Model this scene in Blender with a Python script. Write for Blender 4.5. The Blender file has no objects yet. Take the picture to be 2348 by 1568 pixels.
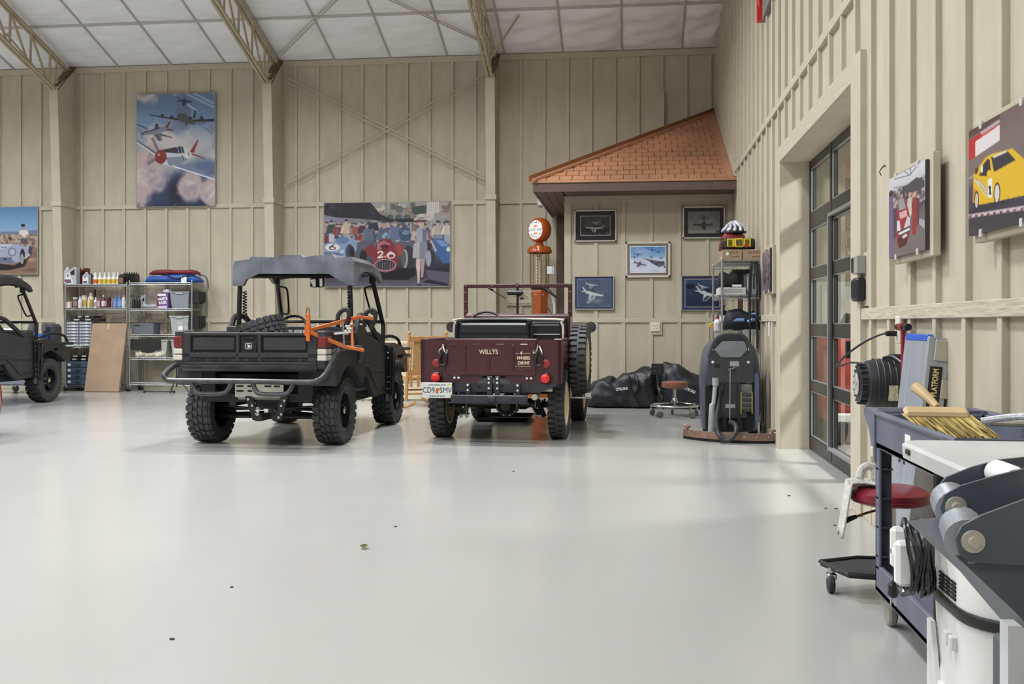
import bpy, bmesh, math, random
import numpy as np
from mathutils import Vector, Matrix
random.seed(7)
SC = bpy.context.scene
COL = SC.collection
R = math.radians

# ------------------------------------------------------------ camera
FPX, CAM_H = 2330.0, 1.19
YAW = math.atan(275 / FPX)
cam_d = bpy.data.cameras.new('camera')
cam_d.sensor_fit = 'HORIZONTAL'; cam_d.sensor_width = 36.0
cam_d.lens = 36.0 * FPX / 2348
cam_d.shift_y = -41.0 / 2348
cam_d.clip_start = 0.05; cam_d.clip_end = 200
cam = bpy.data.objects.new('camera', cam_d); COL.objects.link(cam)
cam.location = (0, 0, CAM_H); cam.rotation_euler = (R(90), 0, YAW)
SC.camera = cam
# ------------------------------------------------------------ world, lights, exposure
SC.view_settings.view_transform = 'Standard'
SC.view_settings.look = 'None'
SC.view_settings.gamma = 1.0
SC.view_settings.use_curve_mapping = False
SC.view_settings.exposure = 0.0
w = bpy.data.worlds.new('world'); SC.world = w; w.use_nodes = True
w.node_tree.nodes['Background'].inputs[0].default_value = (0.55, 0.6, 0.7, 1)
w.node_tree.nodes['Background'].inputs[1].default_value = 0.3
def area(name, loc, size, power, color=(.955, .972, 1.0), rot=(0, 0, 0), spread=180, shape='DISK', size_y=None):
    l = bpy.data.lights.new(name, 'AREA'); l.shape = shape; l.size = size
    if size_y: l.size_y = size_y
    l.energy = power; l.color = color; l.spread = R(spread)
    o = bpy.data.objects.new(name, l); COL.objects.link(o)
    o.location = loc; o.rotation_euler = rot
    return o
# high bay lamps under the roof, one grid over the whole hall
for lx in (-15.5, -11.0, -6.6, -2.2):
    for ly, lp in ((-4.2, 130), (.8, 152), (5.6, 198), (10.4, 278), (14.1, 60)):
        area('high_bay_lamp', (lx, ly, 6.2 if ly > 13 else 6.9), 0.9, lp, spread=152)
# lamp of the neighbouring bay behind the glass door
area('bay_lamp', (4.2, 8.2, 3.9), 0.9, 520, color=(1, .97, .93))

# ------------------------------------------------------------ helpers
def s2l(c):
    return tuple(((v / 255) / 12.92 if v / 255 <= .04045 else ((v / 255 + .055) / 1.055) ** 2.4) for v in c)
MATS = {}
def mat(name, rgb, rough=.5, metal=0., var=.06, vscale=8., bump=0., bscale=60., spec=.5, coat=0., stretch=None, emit=0., alpha_tr=0., rgb2=None):
    if name in MATS: return MATS[name]
    m = bpy.data.materials.new(name); m.use_nodes = True
    nt = m.node_tree; N = nt.nodes; L = nt.links
    b = N['Principled BSDF']
    tc = N.new('ShaderNodeTexCoord')
    mp = N.new('ShaderNodeMapping'); L.new(tc.outputs['Object'], mp.inputs[0])
    if stretch: mp.inputs['Scale'].default_value = stretch
    col = s2l(rgb)
    if var > 0:
        n = N.new('ShaderNodeTexNoise'); n.inputs['Scale'].default_value = vscale; n.inputs['Detail'].default_value = 4
        L.new(mp.outputs[0], n.inputs['Vector'])
        mx = N.new('ShaderNodeMix'); mx.data_type = 'RGBA'
        c2 = s2l(rgb2) if rgb2 else tuple(min(1, c * (1 + var * 2)) for c in col)
        c1 = col if rgb2 else tuple(c * (1 - var * 2) for c in col)
        rmp = N.new('ShaderNodeMapRange'); rmp.inputs[1].default_value = .3; rmp.inputs[2].default_value = .7
        L.new(n.outputs['Fac'], rmp.inputs[0])
        mx.inputs[6].default_value = (*c1, 1); mx.inputs[7].default_value = (*c2, 1)
        L.new(rmp.outputs[0], mx.inputs[0]); L.new(mx.outputs[2], b.inputs['Base Color'])
    else:
        b.inputs['Base Color'].default_value = (*col, 1)
    b.inputs['Roughness'].default_value = rough
    b.inputs['Metallic'].default_value = metal
    b.inputs['Specular IOR Level'].default_value = spec
    b.inputs['Coat Weight'].default_value = coat
    b.inputs['Coat Roughness'].default_value = .08
    if emit:
        b.inputs['Emission Color'].default_value = (*col, 1); b.inputs['Emission Strength'].default_value = emit
    if bump:
        n2 = N.new('ShaderNodeTexNoise'); n2.inputs['Scale'].default_value = bscale; n2.inputs['Detail'].default_value = 5
        L.new(mp.outputs[0], n2.inputs['Vector'])
        bp = N.new('ShaderNodeBump'); bp.inputs['Strength'].default_value = bump; bp.inputs['Distance'].default_value = .01
        L.new(n2.outputs['Fac'], bp.inputs['Height']); L.new(bp.outputs[0], b.inputs['Normal'])
    MATS[name] = m
    return m
def glass_mat(name, tint=(255, 255, 255), refl=.9, rough=0.0, ior=1.5):
    if name in MATS: return MATS[name]
    m = bpy.data.materials.new(name); m.use_nodes = True
    nt = m.node_tree; N = nt.nodes; L = nt.links; N.clear()
    o = N.new('ShaderNodeOutputMaterial'); mx = N.new('ShaderNodeMixShader')
    t = N.new('ShaderNodeBsdfTransparent'); t.inputs[0].default_value = (*s2l(tint), 1)
    g = N.new('ShaderNodeBsdfGlossy'); g.inputs['Roughness'].default_value = rough
    g.inputs[0].default_value = (refl, refl, refl, 1)
    lw = N.new('ShaderNodeLayerWeight'); pw = N.new('ShaderNodeMath'); pw.operation = 'POWER'; pw.inputs[1].default_value = 4.5
    L.new(lw.outputs['Facing'], pw.inputs[0]); fr = N.new('ShaderNodeMath'); fr.operation = 'MULTIPLY_ADD'; fr.inputs[1].default_value = .9; fr.inputs[2].default_value = ((ior - 1) / (ior + 1)) ** 2
    L.new(pw.outputs[0], fr.inputs[0])
    L.new(fr.outputs[0], mx.inputs[0]); L.new(t.outputs[0], mx.inputs[1]); L.new(g.outputs[0], mx.inputs[2])
    L.new(mx.outputs[0], o.inputs[0]); MATS[name] = m
    return m

class MB:
    """collects shapes, builds one mesh object"""
    def __init__(s): s.v = []; s.f = []
    def add(s, vs, fs):
        o = len(s.v); s.v += [tuple(v) for v in vs]; s.f += [tuple(i + o for i in f) for f in fs]; return s
    def box(s, x0, x1, y0, y1, z0, z1, b=0., M=None):
        if x0 > x1: x0, x1 = x1, x0
        if y0 > y1: y0, y1 = y1, y0
        if z0 > z1: z0, z1 = z1, z0
        if b <= 0:
            vs = [(x, y, z) for x in (x0, x1) for y in (y0, y1) for z in (z0, z1)]
            fs = [(0, 1, 3, 2), (4, 6, 7, 5), (0, 4, 5, 1), (2, 3, 7, 6), (0, 2, 6, 4), (1, 5, 7, 3)]
        else:
            b = min(b, (x1 - x0) * .49, (y1 - y0) * .49, (z1 - z0) * .49)
            vs = []; idx = {}
            for i, x in enumerate((x0, x1)):
                for j, y in enumerate((y0, y1)):
                    for k, z in enumerate((z0, z1)):
                        xi = x + b * (1 - 2 * i); yi = y + b * (1 - 2 * j); zi = z + b * (1 - 2 * k)
                        idx[i, j, k] = len(vs)
                        vs += [(x, yi, zi), (xi, y, zi), (xi, yi, z)]
            I = lambda i, j, k, a: idx[i, j, k] + a
            fs = []
            for i in (0, 1): q = [I(i, 0, 0, 0), I(i, 0, 1, 0), I(i, 1, 1, 0), I(i, 1, 0, 0)]; fs.append(q if i == 0 else q[::-1])
            for j in (0, 1): q = [I(0, j, 0, 1), I(1, j, 0, 1), I(1, j, 1, 1), I(0, j, 1, 1)]; fs.append(q if j == 0 else q[::-1])
            for k in (0, 1): q = [I(0, 0, k, 2), I(0, 1, k, 2), I(1, 1, k, 2), I(1, 0, k, 2)]; fs.append(q if k == 0 else q[::-1])
            for j in (0, 1):
                for k in (0, 1):
                    q = [I(0, j, k, 1), I(1, j, k, 1), I(1, j, k, 2), I(0, j, k, 2)]; fs.append(q if (j + k) % 2 else q[::-1])
            for i in (0, 1):
                for k in (0, 1):
                    q = [I(i, 0, k, 0), I(i, 1, k, 0), I(i, 1, k, 2), I(i, 0, k, 2)]; fs.append(q[::-1] if (i + k) % 2 else q)
            for i in (0, 1):
                for j in (0, 1):
                    q = [I(i, j, 0, 0), I(i, j, 1, 0), I(i, j, 1, 1), I(i, j, 0, 1)]; fs.append(q if (i + j) % 2 else q[::-1])
            for i in (0, 1):
                for j in (0, 1):
                    for k in (0, 1):
                        q = [I(i, j, k, 0), I(i, j, k, 1), I(i, j, k, 2)]; fs.append(q if (i + j + k) % 2 else q[::-1])
        if M is not None: vs = [M @ Vector(v) for v in vs]
        return s.add(vs, fs)
    def cbox(s, cx, cy, cz, sx, sy, sz, b=0., rot=None):
        M = Matrix.Translation((cx, cy, cz))
        if rot: M = M @ Matrix.Rotation(rot[2], 4, 'Z') @ Matrix.Rotation(rot[1], 4, 'Y') @ Matrix.Rotation(rot[0], 4, 'X')
        return s.box(-sx / 2, sx / 2, -sy / 2, sy / 2, -sz / 2, sz / 2, b, M)
    def prism(s, poly, a, b, axis='y', M=None):
        """poly in the plane across axis: y -> (x,z), x -> (y,z), z -> (x,y)"""
        n = len(poly)
        def P(p, t):
            return (p[0], t, p[1]) if axis == 'y' else (t, p[0], p[1]) if axis == 'x' else (p[0], p[1], t)
        vs = [P(p, a) for p in poly] + [P(p, b) for p in poly]
        if M is not None: vs = [M @ Vector(v) for v in vs]
        fs = [tuple(range(n))[::-1], tuple(range(n, 2 * n))] + [(i, (i + 1) % n, n + (i + 1) % n, n + i) for i in range(n)]
        return s.add(vs, fs)
    def tube(s, pts, r, seg=8, closed=False, caps=True, smooth=0):
        P = [Vector(p) for p in pts]
        if smooth:
            P = catmull(P, smooth, closed)
        n = len(P); rr = r if hasattr(r, '__len__') else [r] * n
        if hasattr(r, '__len__') and len(r) != n:
            rr = list(np.interp(np.linspace(0, 1, n), np.linspace(0, 1, len(r)), r))
        T = []
        for i in range(n):
            a = P[(i - 1) % n] if (closed or i > 0) else P[i]
            c = P[(i + 1) % n] if (closed or i < n - 1) else P[i]
            t = (c - a); T.append(t.normalized() if t.length > 1e-9 else Vector((0, 0, 1)))
        u = T[0].orthogonal().normalized(); vs = []
        for i in range(n):
            if i: 
                u = u - T[i] * u.dot(T[i])
                u = u.normalized() if u.length > 1e-6 else T[i].orthogonal().normalized()
            w_ = T[i].cross(u)
            for k in range(seg):
                an = 2 * math.pi * k / seg
                vs.append(P[i] + (u * math.cos(an) + w_ * math.sin(an)) * rr[i])
        fs = []
        for i in range(n if closed else n - 1):
            for k in range(seg):
                a = i * seg + k; b = i * seg + (k + 1) % seg; j = ((i + 1) % n) * seg
                fs.append((a, b, j + (k + 1) % seg, j + k))
        if caps and not closed:
            fs.append(tuple(range(seg))[::-1]); fs.append(tuple((n - 1) * seg + k for k in range(seg)))
        return s.add(vs, fs)
    def cyl(s, p0, p1, r, r1=None, seg=16, caps=True):
        return s.tube([p0, p1], [r, r if r1 is None else r1], seg, caps=caps)
    def lathe(s, prof, c=(0, 0, 0), axis='z', seg=24, arc=None):
        """prof: (radius, height) pairs"""
        c = Vector(c); n = len(prof); vs = []; full = arc is None
        A = (0, 2 * math.pi) if full else arc
        m = seg if full else seg + 1
        for k in range(m):
            an = A[0] + (A[1] - A[0]) * k / seg
            ca, sa = math.cos(an), math.sin(an)
            for r, hh in prof:
                p = (r * ca, r * sa, hh) if axis == 'z' else (hh, r * ca, r * sa) if axis == 'x' else (r * sa, hh, r * ca)
                vs.append(c + Vector(p))
        fs = []
        for k in range(seg):
            a = k * n; b = ((k + 1) % m) * n
            for i in range(n - 1):
                if prof[i][0] < 1e-7 and prof[i + 1][0] < 1e-7: continue
                fs.append((a + i, b + i, b + i + 1, a + i + 1))
        return s.add(vs, fs)
    def ell(s, c, rx, ry, rz, seg=16, rings=10, M=None):
        vs = []; fs = []
        for i in range(rings + 1):
            th = math.pi * i / rings
            for k in range(seg):
                ph = 2 * math.pi * k / seg
                vs.append(Vector((rx * math.sin(th) * math.cos(ph), ry * math.sin(th) * math.sin(ph), rz * math.cos(th))))
        if M is not None: vs = [M @ v for v in vs]
        vs = [v + Vector(c) for v in vs]
        for i in range(rings):
            for k in range(seg):
                fs.append((i * seg + k, (i + 1) * seg + k, (i + 1) * seg + (k + 1) % seg, i * seg + (k + 1) % seg))
        return s.add(vs, fs)
    def sheet(s, fn, nu, nv, thick=None):
        vs = [fn(i / nu, j / nv) for j in range(nv + 1) for i in range(nu + 1)]
        fs = [(j * (nu + 1) + i, j * (nu + 1) + i + 1, (j + 1) * (nu + 1) + i + 1, (j + 1) * (nu + 1) + i) for j in range(nv) for i in range(nu)]
        return s.add(vs, fs)
    def loft(s, rings, closed=True, caps=True):
        n = len(rings[0]); vs = [p for r in rings for p in r]; fs = []
        for i in range(len(rings) - 1):
            for k in range(n if closed else n - 1):
                fs.append((i * n + k, i * n + (k + 1) % n, (i + 1) * n + (k + 1) % n, (i + 1) * n + k))
        if caps: fs += [tuple(range(n))[::-1], tuple((len(rings) - 1) * n + k for k in range(n))]
        return s.add(vs, fs)
    def xf(s, M, start=0):
        s.v[start:] = [tuple(M @ Vector(v)) for v in s.v[start:]]; return s
    def mesh(s, name, m, ang=35, fix=True):
        me = bpy.data.meshes.new(name); me.from_pydata(s.v, [], s.f)
        if fix:
            bm = bmesh.new(); bm.from_mesh(me)
            bmesh.ops.remove_doubles(bm, verts=bm.verts, dist=1e-6)
            bmesh.ops.recalc_face_normals(bm, faces=bm.faces); bm.to_mesh(me); bm.free()
        if m: me.materials.append(m)
        me.shade_smooth(); me.set_sharp_from_angle(angle=R(ang)); me.update()
        return me
    def build(s, name, m, parent=None, ang=35, fix=True):
        return ob(name, s.mesh(name, m, ang, fix), parent)
def split_build(mb, name, m, parent=None, ang=35):
    """one object for each separate piece of a collected mesh"""
    par = list(range(len(mb.v)))
    def fd(i):
        while par[i] != i: par[i] = par[par[i]]; i = par[i]
        return i
    for f in mb.f:
        for i in f[1:]: par[fd(i)] = fd(f[0])
    grp = {}
    for f in mb.f: grp.setdefault(fd(f[0]), []).append(f)
    out = []
    for fs in grp.values():
        ids = sorted({i for f in fs for i in f}); k = {v: n for n, v in enumerate(ids)}
        out.append(MB().add([mb.v[i] for i in ids], [tuple(k[i] for i in f) for f in fs]).build(name, m, parent, ang))
    return out
def ob(name, me, parent=None):
    o = bpy.data.objects.new(name, me); COL.objects.link(o)
    if parent: o.parent = parent
    if name in ('bolts', 'slots', 'lug_nuts', 'bolt_hole', 'vent_fin', 'cooling_fin', 'chain', 'lettering', 'print_mark', 'wire_deck', 'bristle', 'grip_rib'): o['kind'] = 'stuff'
    return o
def catmull(P, k, closed=False):
    out = []; n = len(P)
    for i in range(n if closed else n - 1):
        g = (lambda j: P[j % n]) if closed else (lambda j: P[min(max(j, 0), n - 1)])
        a, b, c, d = g(i - 1), g(i), g(i + 1), g(i + 2)
        for j in range(k):
            t = j / k
            out.append(.5 * ((2 * b) + (c - a) * t + (2 * a - 5 * b + 4 * c - d) * t * t + (3 * b - a - 3 * c + d) * t ** 3))
    if not closed: out.append(P[-1])
    return out
def tag(o, label=None, cat=None, group=None, kind=None):
    if label: o['label'] = label
    if cat: o['category'] = cat
    if group: o['group'] = group
    if kind: o['kind'] = kind
    return o
def thing(name, label, cat, loc=(0, 0, 0), rz=0., group=None):
    o = bpy.data.objects.new(name, None); COL.objects.link(o); o.empty_display_size = .1
    o.location = loc; o.rotation_euler = (0, 0, rz)
    return tag(o, label, cat, group)
def copy_tree(o, parent=None, skip=()):
    c = o.copy(); COL.objects.link(c); c.parent = parent
    for ch in o.children:
        if ch.name.split('.')[0] not in skip: copy_tree(ch, c, skip)
    return c
def ray(px, py):
    a = (px - 1174) / FPX; s, c = math.sin(YAW), math.cos(YAW)
    return (c * a - s, s * a + c, (743 - py) / FPX)
def onY(px, py, Y):
    r = ray(px, py); t = Y / r[1]; return Vector((r[0] * t, Y, CAM_H + r[2] * t))
def onX(px, py, X):
    r = ray(px, py); t = X / r[0]; return Vector((X, r[1] * t, CAM_H + r[2] * t))
def onZ(px, py, Z):
    r = ray(px, py); t = (Z - CAM_H) / r[2]; return Vector((r[0] * t, r[1] * t, Z))
TXT = {}
def text(mb, s, size, M, depth=.0, bold=0., align='CENTER', sx=1., shear=0.):
    """flat or raised lettering; text plane is local x right, y up"""
    k = (s, depth, bold, align, shear)
    if k not in TXT:
        cu = bpy.data.curves.new('lettering', 'FONT'); cu.body = s; cu.align_x = align; cu.align_y = 'CENTER'
        cu.extrude = depth; cu.offset = bold; cu.shear = shear; cu.resolution_u = 3
        o = bpy.data.objects.new('lettering', cu); COL.objects.link(o)
        me = bpy.data.meshes.new_from_object(o.evaluated_get(bpy.context.evaluated_depsgraph_get()))
        TXT[k] = ([v.co.copy() for v in me.vertices], [tuple(p.vertices) for p in me.polygons])
        bpy.data.objects.remove(o); bpy.data.curves.remove(cu); bpy.data.meshes.remove(me)
    vs, fs = TXT[k]
    return mb.add([M @ Vector((v.x * size * sx, v.y * size, v.z)) for v in vs], fs)
def face_M(loc, nrm='-y', roll=0.):
    """matrix that puts a drawing (x right, y up) on a surface seen from its outside"""
    if nrm == '-y': B = Matrix(((1, 0, 0), (0, 0, -1), (0, 1, 0)))
    elif nrm == '-x': B = Matrix(((0, 0, -1), (-1, 0, 0), (0, 1, 0)))
    elif nrm == 'x': B = Matrix(((0, 0, 1), (1, 0, 0), (0, 1, 0)))
    else: B = Matrix(((1, 0, 0), (0, 1, 0), (0, 0, 1)))
    return Matrix.Translation(loc) @ B.to_4x4() @ Matrix.Rotation(roll, 4, 'Z')
# ------------------------------------------------------------ room shell
YF, XR = 17.6, 1.44
EAVE, SLOPE = 5.87, .325
SIDING = mat('painted_siding', (185, 177, 158), .72, var=.035, vscale=2.5, bump=.22, bscale=34, stretch=(2.2, 2.2, .8), spec=.3)
TRIM = mat('painted_trim', (187, 179, 160), .66, var=.03, vscale=5, bump=.12, bscale=60, spec=.3)
STEEL = mat('tan_steel', (176, 166, 140), .5, var=.04, spec=.4)
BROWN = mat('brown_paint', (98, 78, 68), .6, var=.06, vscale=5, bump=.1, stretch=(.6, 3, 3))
def fl():
    m = bpy.data.materials.new('epoxy_floor'); m.use_nodes = True
    nt = m.node_tree; N = nt.nodes; L = nt.links; b = N['Principled BSDF']
    tc = N.new('ShaderNodeTexCoord')
    n = N.new('ShaderNodeTexNoise'); n.inputs['Scale'].default_value = .8; n.inputs['Detail'].default_value = 6
    L.new(tc.outputs['Object'], n.inputs['Vector'])
    mx = N.new('ShaderNodeMix'); mx.data_type = 'RGBA'
    mx.inputs[6].default_value = (*s2l((163, 163, 159)), 1); mx.inputs[7].default_value = (*s2l((172, 172, 168)), 1)
    L.new(n.outputs['Fac'], mx.inputs[0]); L.new(mx.outputs[2], b.inputs['Base Color'])
    n2 = N.new('ShaderNodeTexNoise'); n2.inputs['Scale'].default_value = 1.7; n2.inputs['Detail'].default_value = 5
    L.new(tc.outputs['Object'], n2.inputs['Vector'])
    mr = N.new('ShaderNodeMapRange'); mr.inputs[3].default_value = .14; mr.inputs[4].default_value = .24
    L.new(n2.outputs['Fac'], mr.inputs[0]); L.new(mr.outputs[0], b.inputs['Roughness'])
    b.inputs['Specular IOR Level'].default_value = .55
    n3 = N.new('ShaderNodeTexNoise'); n3.inputs['Scale'].default_value = 3.; n3.inputs['Detail'].default_value = 3
    L.new(tc.outputs['Object'], n3.inputs['Vector'])
    bp = N.new('ShaderNodeBump'); bp.inputs['Strength'].default_value = .05; bp.inputs['Distance'].default_value = .01
    L.new(n3.outputs['Fac'], bp.inputs['Height']); L.new(bp.outputs[0], b.inputs['Normal'])
    return m
FLOOR = fl()
tag(MB().box(-20.2, 9, -10.2, 18, -.12, 0).build('floor', FLOOR), 'pale glossy epoxy floor', kind='structure')

wf = tag(MB().box(-20.2, 1.7, YF, YF + .15, 0, EAVE + .1).build('wall_far', SIDING), 'tan board and batten far wall', kind='structure')
COLX = [-10.13, -6.2, -2.3]          # right faces of the three wall columns
def batten(parent, x0, x1, y0, y1, z0, z1, nm='batten'):
    return MB().box(x0, x1, y0, y1, z0, z1, .003).build(nm, TRIM, parent)
bx0 = onY(237, 300, YF).x
k0 = int((-12.6 - bx0) / .405) - 1
for k in range(k0, 40):
    x = bx0 + k * .405
    if x > 1.40: break
    if any(c - .19 < x < c + .06 for c in COLX): continue
    batten(wf, x - .026, x + .026, YF - .03, YF + .01, 0, EAVE)
for z0, z1, nm in ((1.219, 1.288, 'rail'), (3.285, 3.36, 'rail'), (EAVE - .085, EAVE + .02, 'top_rail')):
    batten(wf, -12.8, 1.44, YF - .034, YF + .01, z0, z1, nm)
batten(wf, -12.8, -1.35, YF - .028, YF + .01, 0, .10, 'baseboard')
batten(wf, onY(1503, 200, YF).x, onY(1523, 200, YF).x, YF - .10, YF, 4.0, 5.17, 'vent_chase')
tag(MB().box(-1.30, -.98, YF - .03, YF, 0, 3.05).build('trim_1', BROWN), 'brown panel painted as eave shade beside corner room', kind='structure')  # added brown panel: eave shade and copper colour bounce painted onto the wall
# tapered wall columns
for i, c in enumerate(COLX):
    o = tag(MB().prism([(YF, 0), (YF - .36, 0), (YF - .63, EAVE - .47), (YF, EAVE + .0)], c - .16, c, 'x').build('column_%d' % (i + 1), TRIM), 'tapered tan boxed steel column', kind='structure')
    o.name = 'trim_%d' % (i + 2)
    yb = YF - .36 - .27 * 3.34 / 5.4
    MB().box(c - .178, c + .018, yb - .02, YF, 3.30, 3.39, .004).build('band', TRIM, o)
    MB().box(c - .172, c + .012, YF - .37, YF, 0, .12, .004).build('plinth', TRIM, o)
# ceiling: insulation panels between seams
VINYL = mat('white_vinyl', (240, 242, 246), .5, var=.03, vscale=3, bump=.35, bscale=5, stretch=(.5, 2.5, 1), spec=.4)
SEAM = mat('seam_tape', (186, 183, 180), .6, var=.02)
def zr(y): return EAVE + SLOPE * (YF - y)
RIDGE = 4.0
cl = tag(MB().prism([(YF + .2, zr(YF + .2) + .1), (RIDGE, zr(RIDGE) + .1), (-10.2, zr(RIDGE) + .1 - SLOPE * 14.2), (-10.2, zr(RIDGE) + .2 - SLOPE * 14.2), (RIDGE, zr(RIDGE) + .2), (YF + .2, zr(YF + .2) + .2)], -20.2, 1.8, 'x').build('ceiling', VINYL), 'white vinyl insulation under sloped roof', kind='structure')
sx0 = onY(394, 152, YF).x
ys = [YF, 16.36, 14.86, 13.36, 11.86]
for k in range(-5, 11):
    x0 = sx0 + k * 1.015; x1 = x0 + 1.015
    if x1 < -13: continue
    x1 = min(x1, 1.45)
    if x0 > 1.4: break
    for j in range(4):
        ya, yb = ys[j], ys[j + 1]
        ph = random.random() * 9; wr = .02 if x0 < -2.4 else .05
        def fn(u, v):
            x = x0 + .008 + (x1 - x0 - .016) * u; y = ya - .008 + (yb - ya + .016) * v
            e = min(u, 1 - u, v, 1 - v)
            sag = .05 * (1 - (2 * u - 1) ** 4) * (1 - (2 * v - 1) ** 4)
            wri = wr * math.sin(9 * v + 3 * u + ph + 2.2 * math.sin(4 * u + ph)) * min(1, e * 8) * .5 + wr * .6 * math.sin(23 * v - 6 * u + ph * 2) * min(1, e * 8) * (.3 + .7 * v * (1 - v) * 4) * .5
            return (x, y, zr(y) + .03 - sag + wri)
        MB().sheet(fn, 14, 18).build('insulation_panel', VINYL, cl, ang=180, fix=False)
    MB().prism([(YF, zr(YF)), (ys[-1], zr(ys[-1])), (ys[-1], zr(ys[-1]) + .04), (YF, zr(YF) + .04)], x0 - .012, x0 + .012, 'x').build('seam', SEAM, cl)
for y in ys[1:]:
    MB().prism([(y - .025, zr(y) + .02), (y + .025, zr(y) - .005), (y + .025, zr(y) + .05), (y - .025, zr(y) + .06)], -13, 1.44, 'x').build('purlin_strap', SEAM, cl)
# rafter trusses
for i, c in enumerate(COLX):
    t = thing('roof_truss', ['tan steel roof truss above the leftmost wall column', 'tan steel roof truss above the middle wall column', 'tan steel roof truss above the column beside the copper roof'][i], 'truss', (c - .08, YF - .3, EAVE - .4), 0, 'roof trusses')
    o0 = Vector(t.location)
    def q(y, dz): return (0, y - o0.y, zr(y) - .04 + dz - o0.z)
    yt, yb0, ye = YF - .05, YF - .6, RIDGE
    def chord(dz0, y0, y1, nm, w_=.042):
        m = MB()
        for sx in (-1, 1):
            m.prism([(q(y0, dz0)[1], q(y0, dz0)[2]), (q(y1, dz0)[1], q(y1, dz0)[2]), (q(y1, dz0 + .042)[1], q(y1, dz0 + .042)[2]), (q(y0, dz0 + .042)[1], q(y0, dz0 + .042)[2])], sx * .012, sx * (.012 + w_), 'x')
        m.build(nm, STEEL, t)
    chord(-.10, yt, ye, 'top_chord'); 
    D = -.69
    chord(D, yb0, ye, 'bottom_chord')
    a, b = q(yb0 - .02, D), q(yt, -.06)
    n = 11
    y = yb0 - .12; flip = 0
    while y > 9:
        y2 = y - .50
        if flip: MB().cyl(q(y, D + .04), q(y2, -.08), .022, seg=6).build('web', STEEL, t)
        else: MB().cyl(q(y, -.08), q(y - .02, D + .04), .022, seg=6).build('web', STEEL, t)
        y = y2 if flip else y - .08
        flip = 1 - flip
    MB().cyl(q(yb0 - .02, D + .05), q(yb0 + .1, -.08), .02, seg=6).build('web', STEEL, t)
    m = MB()
    p0 = Vector(q(yb0 - .02, D)); p1 = Vector((0, yt - o0.y, EAVE - .0 - o0.z)); d = (p1 - p0)
    m.prism([(p0.y, p0.z), (p1.y, p1.z), (p1.y, p1.z + .02), (p0.y, p0.z + .02)], -.09, .09, 'x')
    for k in range(7):
        p = p0 + d * (k + .7) / 8
        m.cbox(.05, p.y, p.z + .05, .05, .045, .07, rot=(R(38), 0, 0))
    m.build('end_plate', mat('dark_tan_steel', (104, 92, 72), .6), t)
    m = MB()
    if i != 1:
        sx = 1 if i == 2 else -1
        m.cyl(q(yb0 - .35, D + .05), (sx * .55, yb0 - .55 - o0.y, zr(yb0 - .55) - .03 - o0.z), .02, seg=6).build('flange_brace', STEEL, t)
# X bracing, pairs of rods
def rods(name, label, p, q_, off, r=.012, cat='brace'):
    t = thing(name, label, cat, p)
    p, q_, off = Vector(p), Vector(q_), Vector(off)
    for k in (-.5, .5):
        MB().cyl(off * k, q_ - p + off * k, r, seg=6).build('rod', TRIM, t)
    return t
wb = [onY(652, 180, YF - .12), onY(1112, 408, YF - .12), onY(652, 420, YF - .12), onY(1113, 176, YF - .12)]
rods('wall_brace', 'pair of thin tan rods crossing wall down to the right', wb[0], wb[1], (0, 0, .075))
rods('wall_brace', 'pair of thin tan rods crossing wall up to the right', wb[2], wb[3], (0, 0, .075))
rods('roof_brace', 'pair of thin rods under ceiling rising right from middle truss', (-6.15, YF - .35, zr(YF - .35) - .07), (-2.5, 13.6, zr(13.6) - .07), (.05, .05, 0), .01)
rods('roof_brace', 'pair of thin rods under ceiling rising left from third truss', (-2.42, YF - .5, zr(YF - .5) - .09), (-6.1, 13.75, zr(13.75) - .09), (-.05, .05, 0), .01)

# right wall with its door opening
Y0, Y1, DH = 6.76, 9.95, 2.74
tw = .26
wr = tag(MB().prism([(Y1, 0), (YF + .15, 0), (YF + .15, EAVE), (RIDGE, zr(RIDGE)), (-10.2, zr(RIDGE) - SLOPE * 14.2), (-10.2, 0), (Y0, 0), (Y0, DH), (Y1, DH)], XR, XR + tw, 'x').build('wall_right', SIDING), 'tan board and batten right wall', kind='structure')
GRAIN = mat('grained_trim', (187, 179, 160), .66, var=.04, vscale=30, bump=.8, bscale=34, stretch=(1, .22, 1.5), spec=.3)
def rb(y0, y1, z0, z1, t=.03, nm='batten'):
    return MB().box(XR - t, XR + .01, y0, y1, z0, z1, .003).build(nm, GRAIN if nm in ('rail', 'door_header') else TRIM, wr)
for k in range(-12, 40):
    y = 6.289 - .032 - k * .43
    y = 4.554 + .43 * (k + 8) - 8 * .43
    if y < 1.2 or y > YF - .1: continue
    if Y0 - .35 < y < Y1 + .25: rb(y - .025, y + .025, DH + .14, zr(y)); continue
    if 14.2 < y: rb(y - .025, y + .025, 3.2, zr(y)) ; continue
    rb(y - .025, y + .025, 0, zr(y))
for y0, y1 in ((1.0, Y0 - .28), (Y1 + .22, 14.86)):
    rb(y0, y1, 1.217, 1.287, .036, 'rail'); rb(y0, y1, 0, .1, .024, 'baseboard')
rb(1.0, YF, 3.285, 3.36, .034, 'rail'); rb(1.0, 10.9, 5.5, 5.58, .034, 'rail')
rb(Y0 - .27, Y0 + .004, 0, DH + .15, .04, 'door_casing'); rb(Y1 - .004, Y1 + .22, 0, DH + .004, .04, 'door_casing'); rb(Y0, Y1 + .22, DH, DH + .15, .04, 'door_header')
m = MB().box(XR - .03, XR + tw, Y1 - .006, Y1, 0, DH).box(XR - .03, XR + tw, Y0, Y0 + .006, 0, DH).box(XR - .03, XR + tw, Y0, Y1, DH - .006, DH)
m.build('door_jamb', TRIM, wr)
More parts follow.
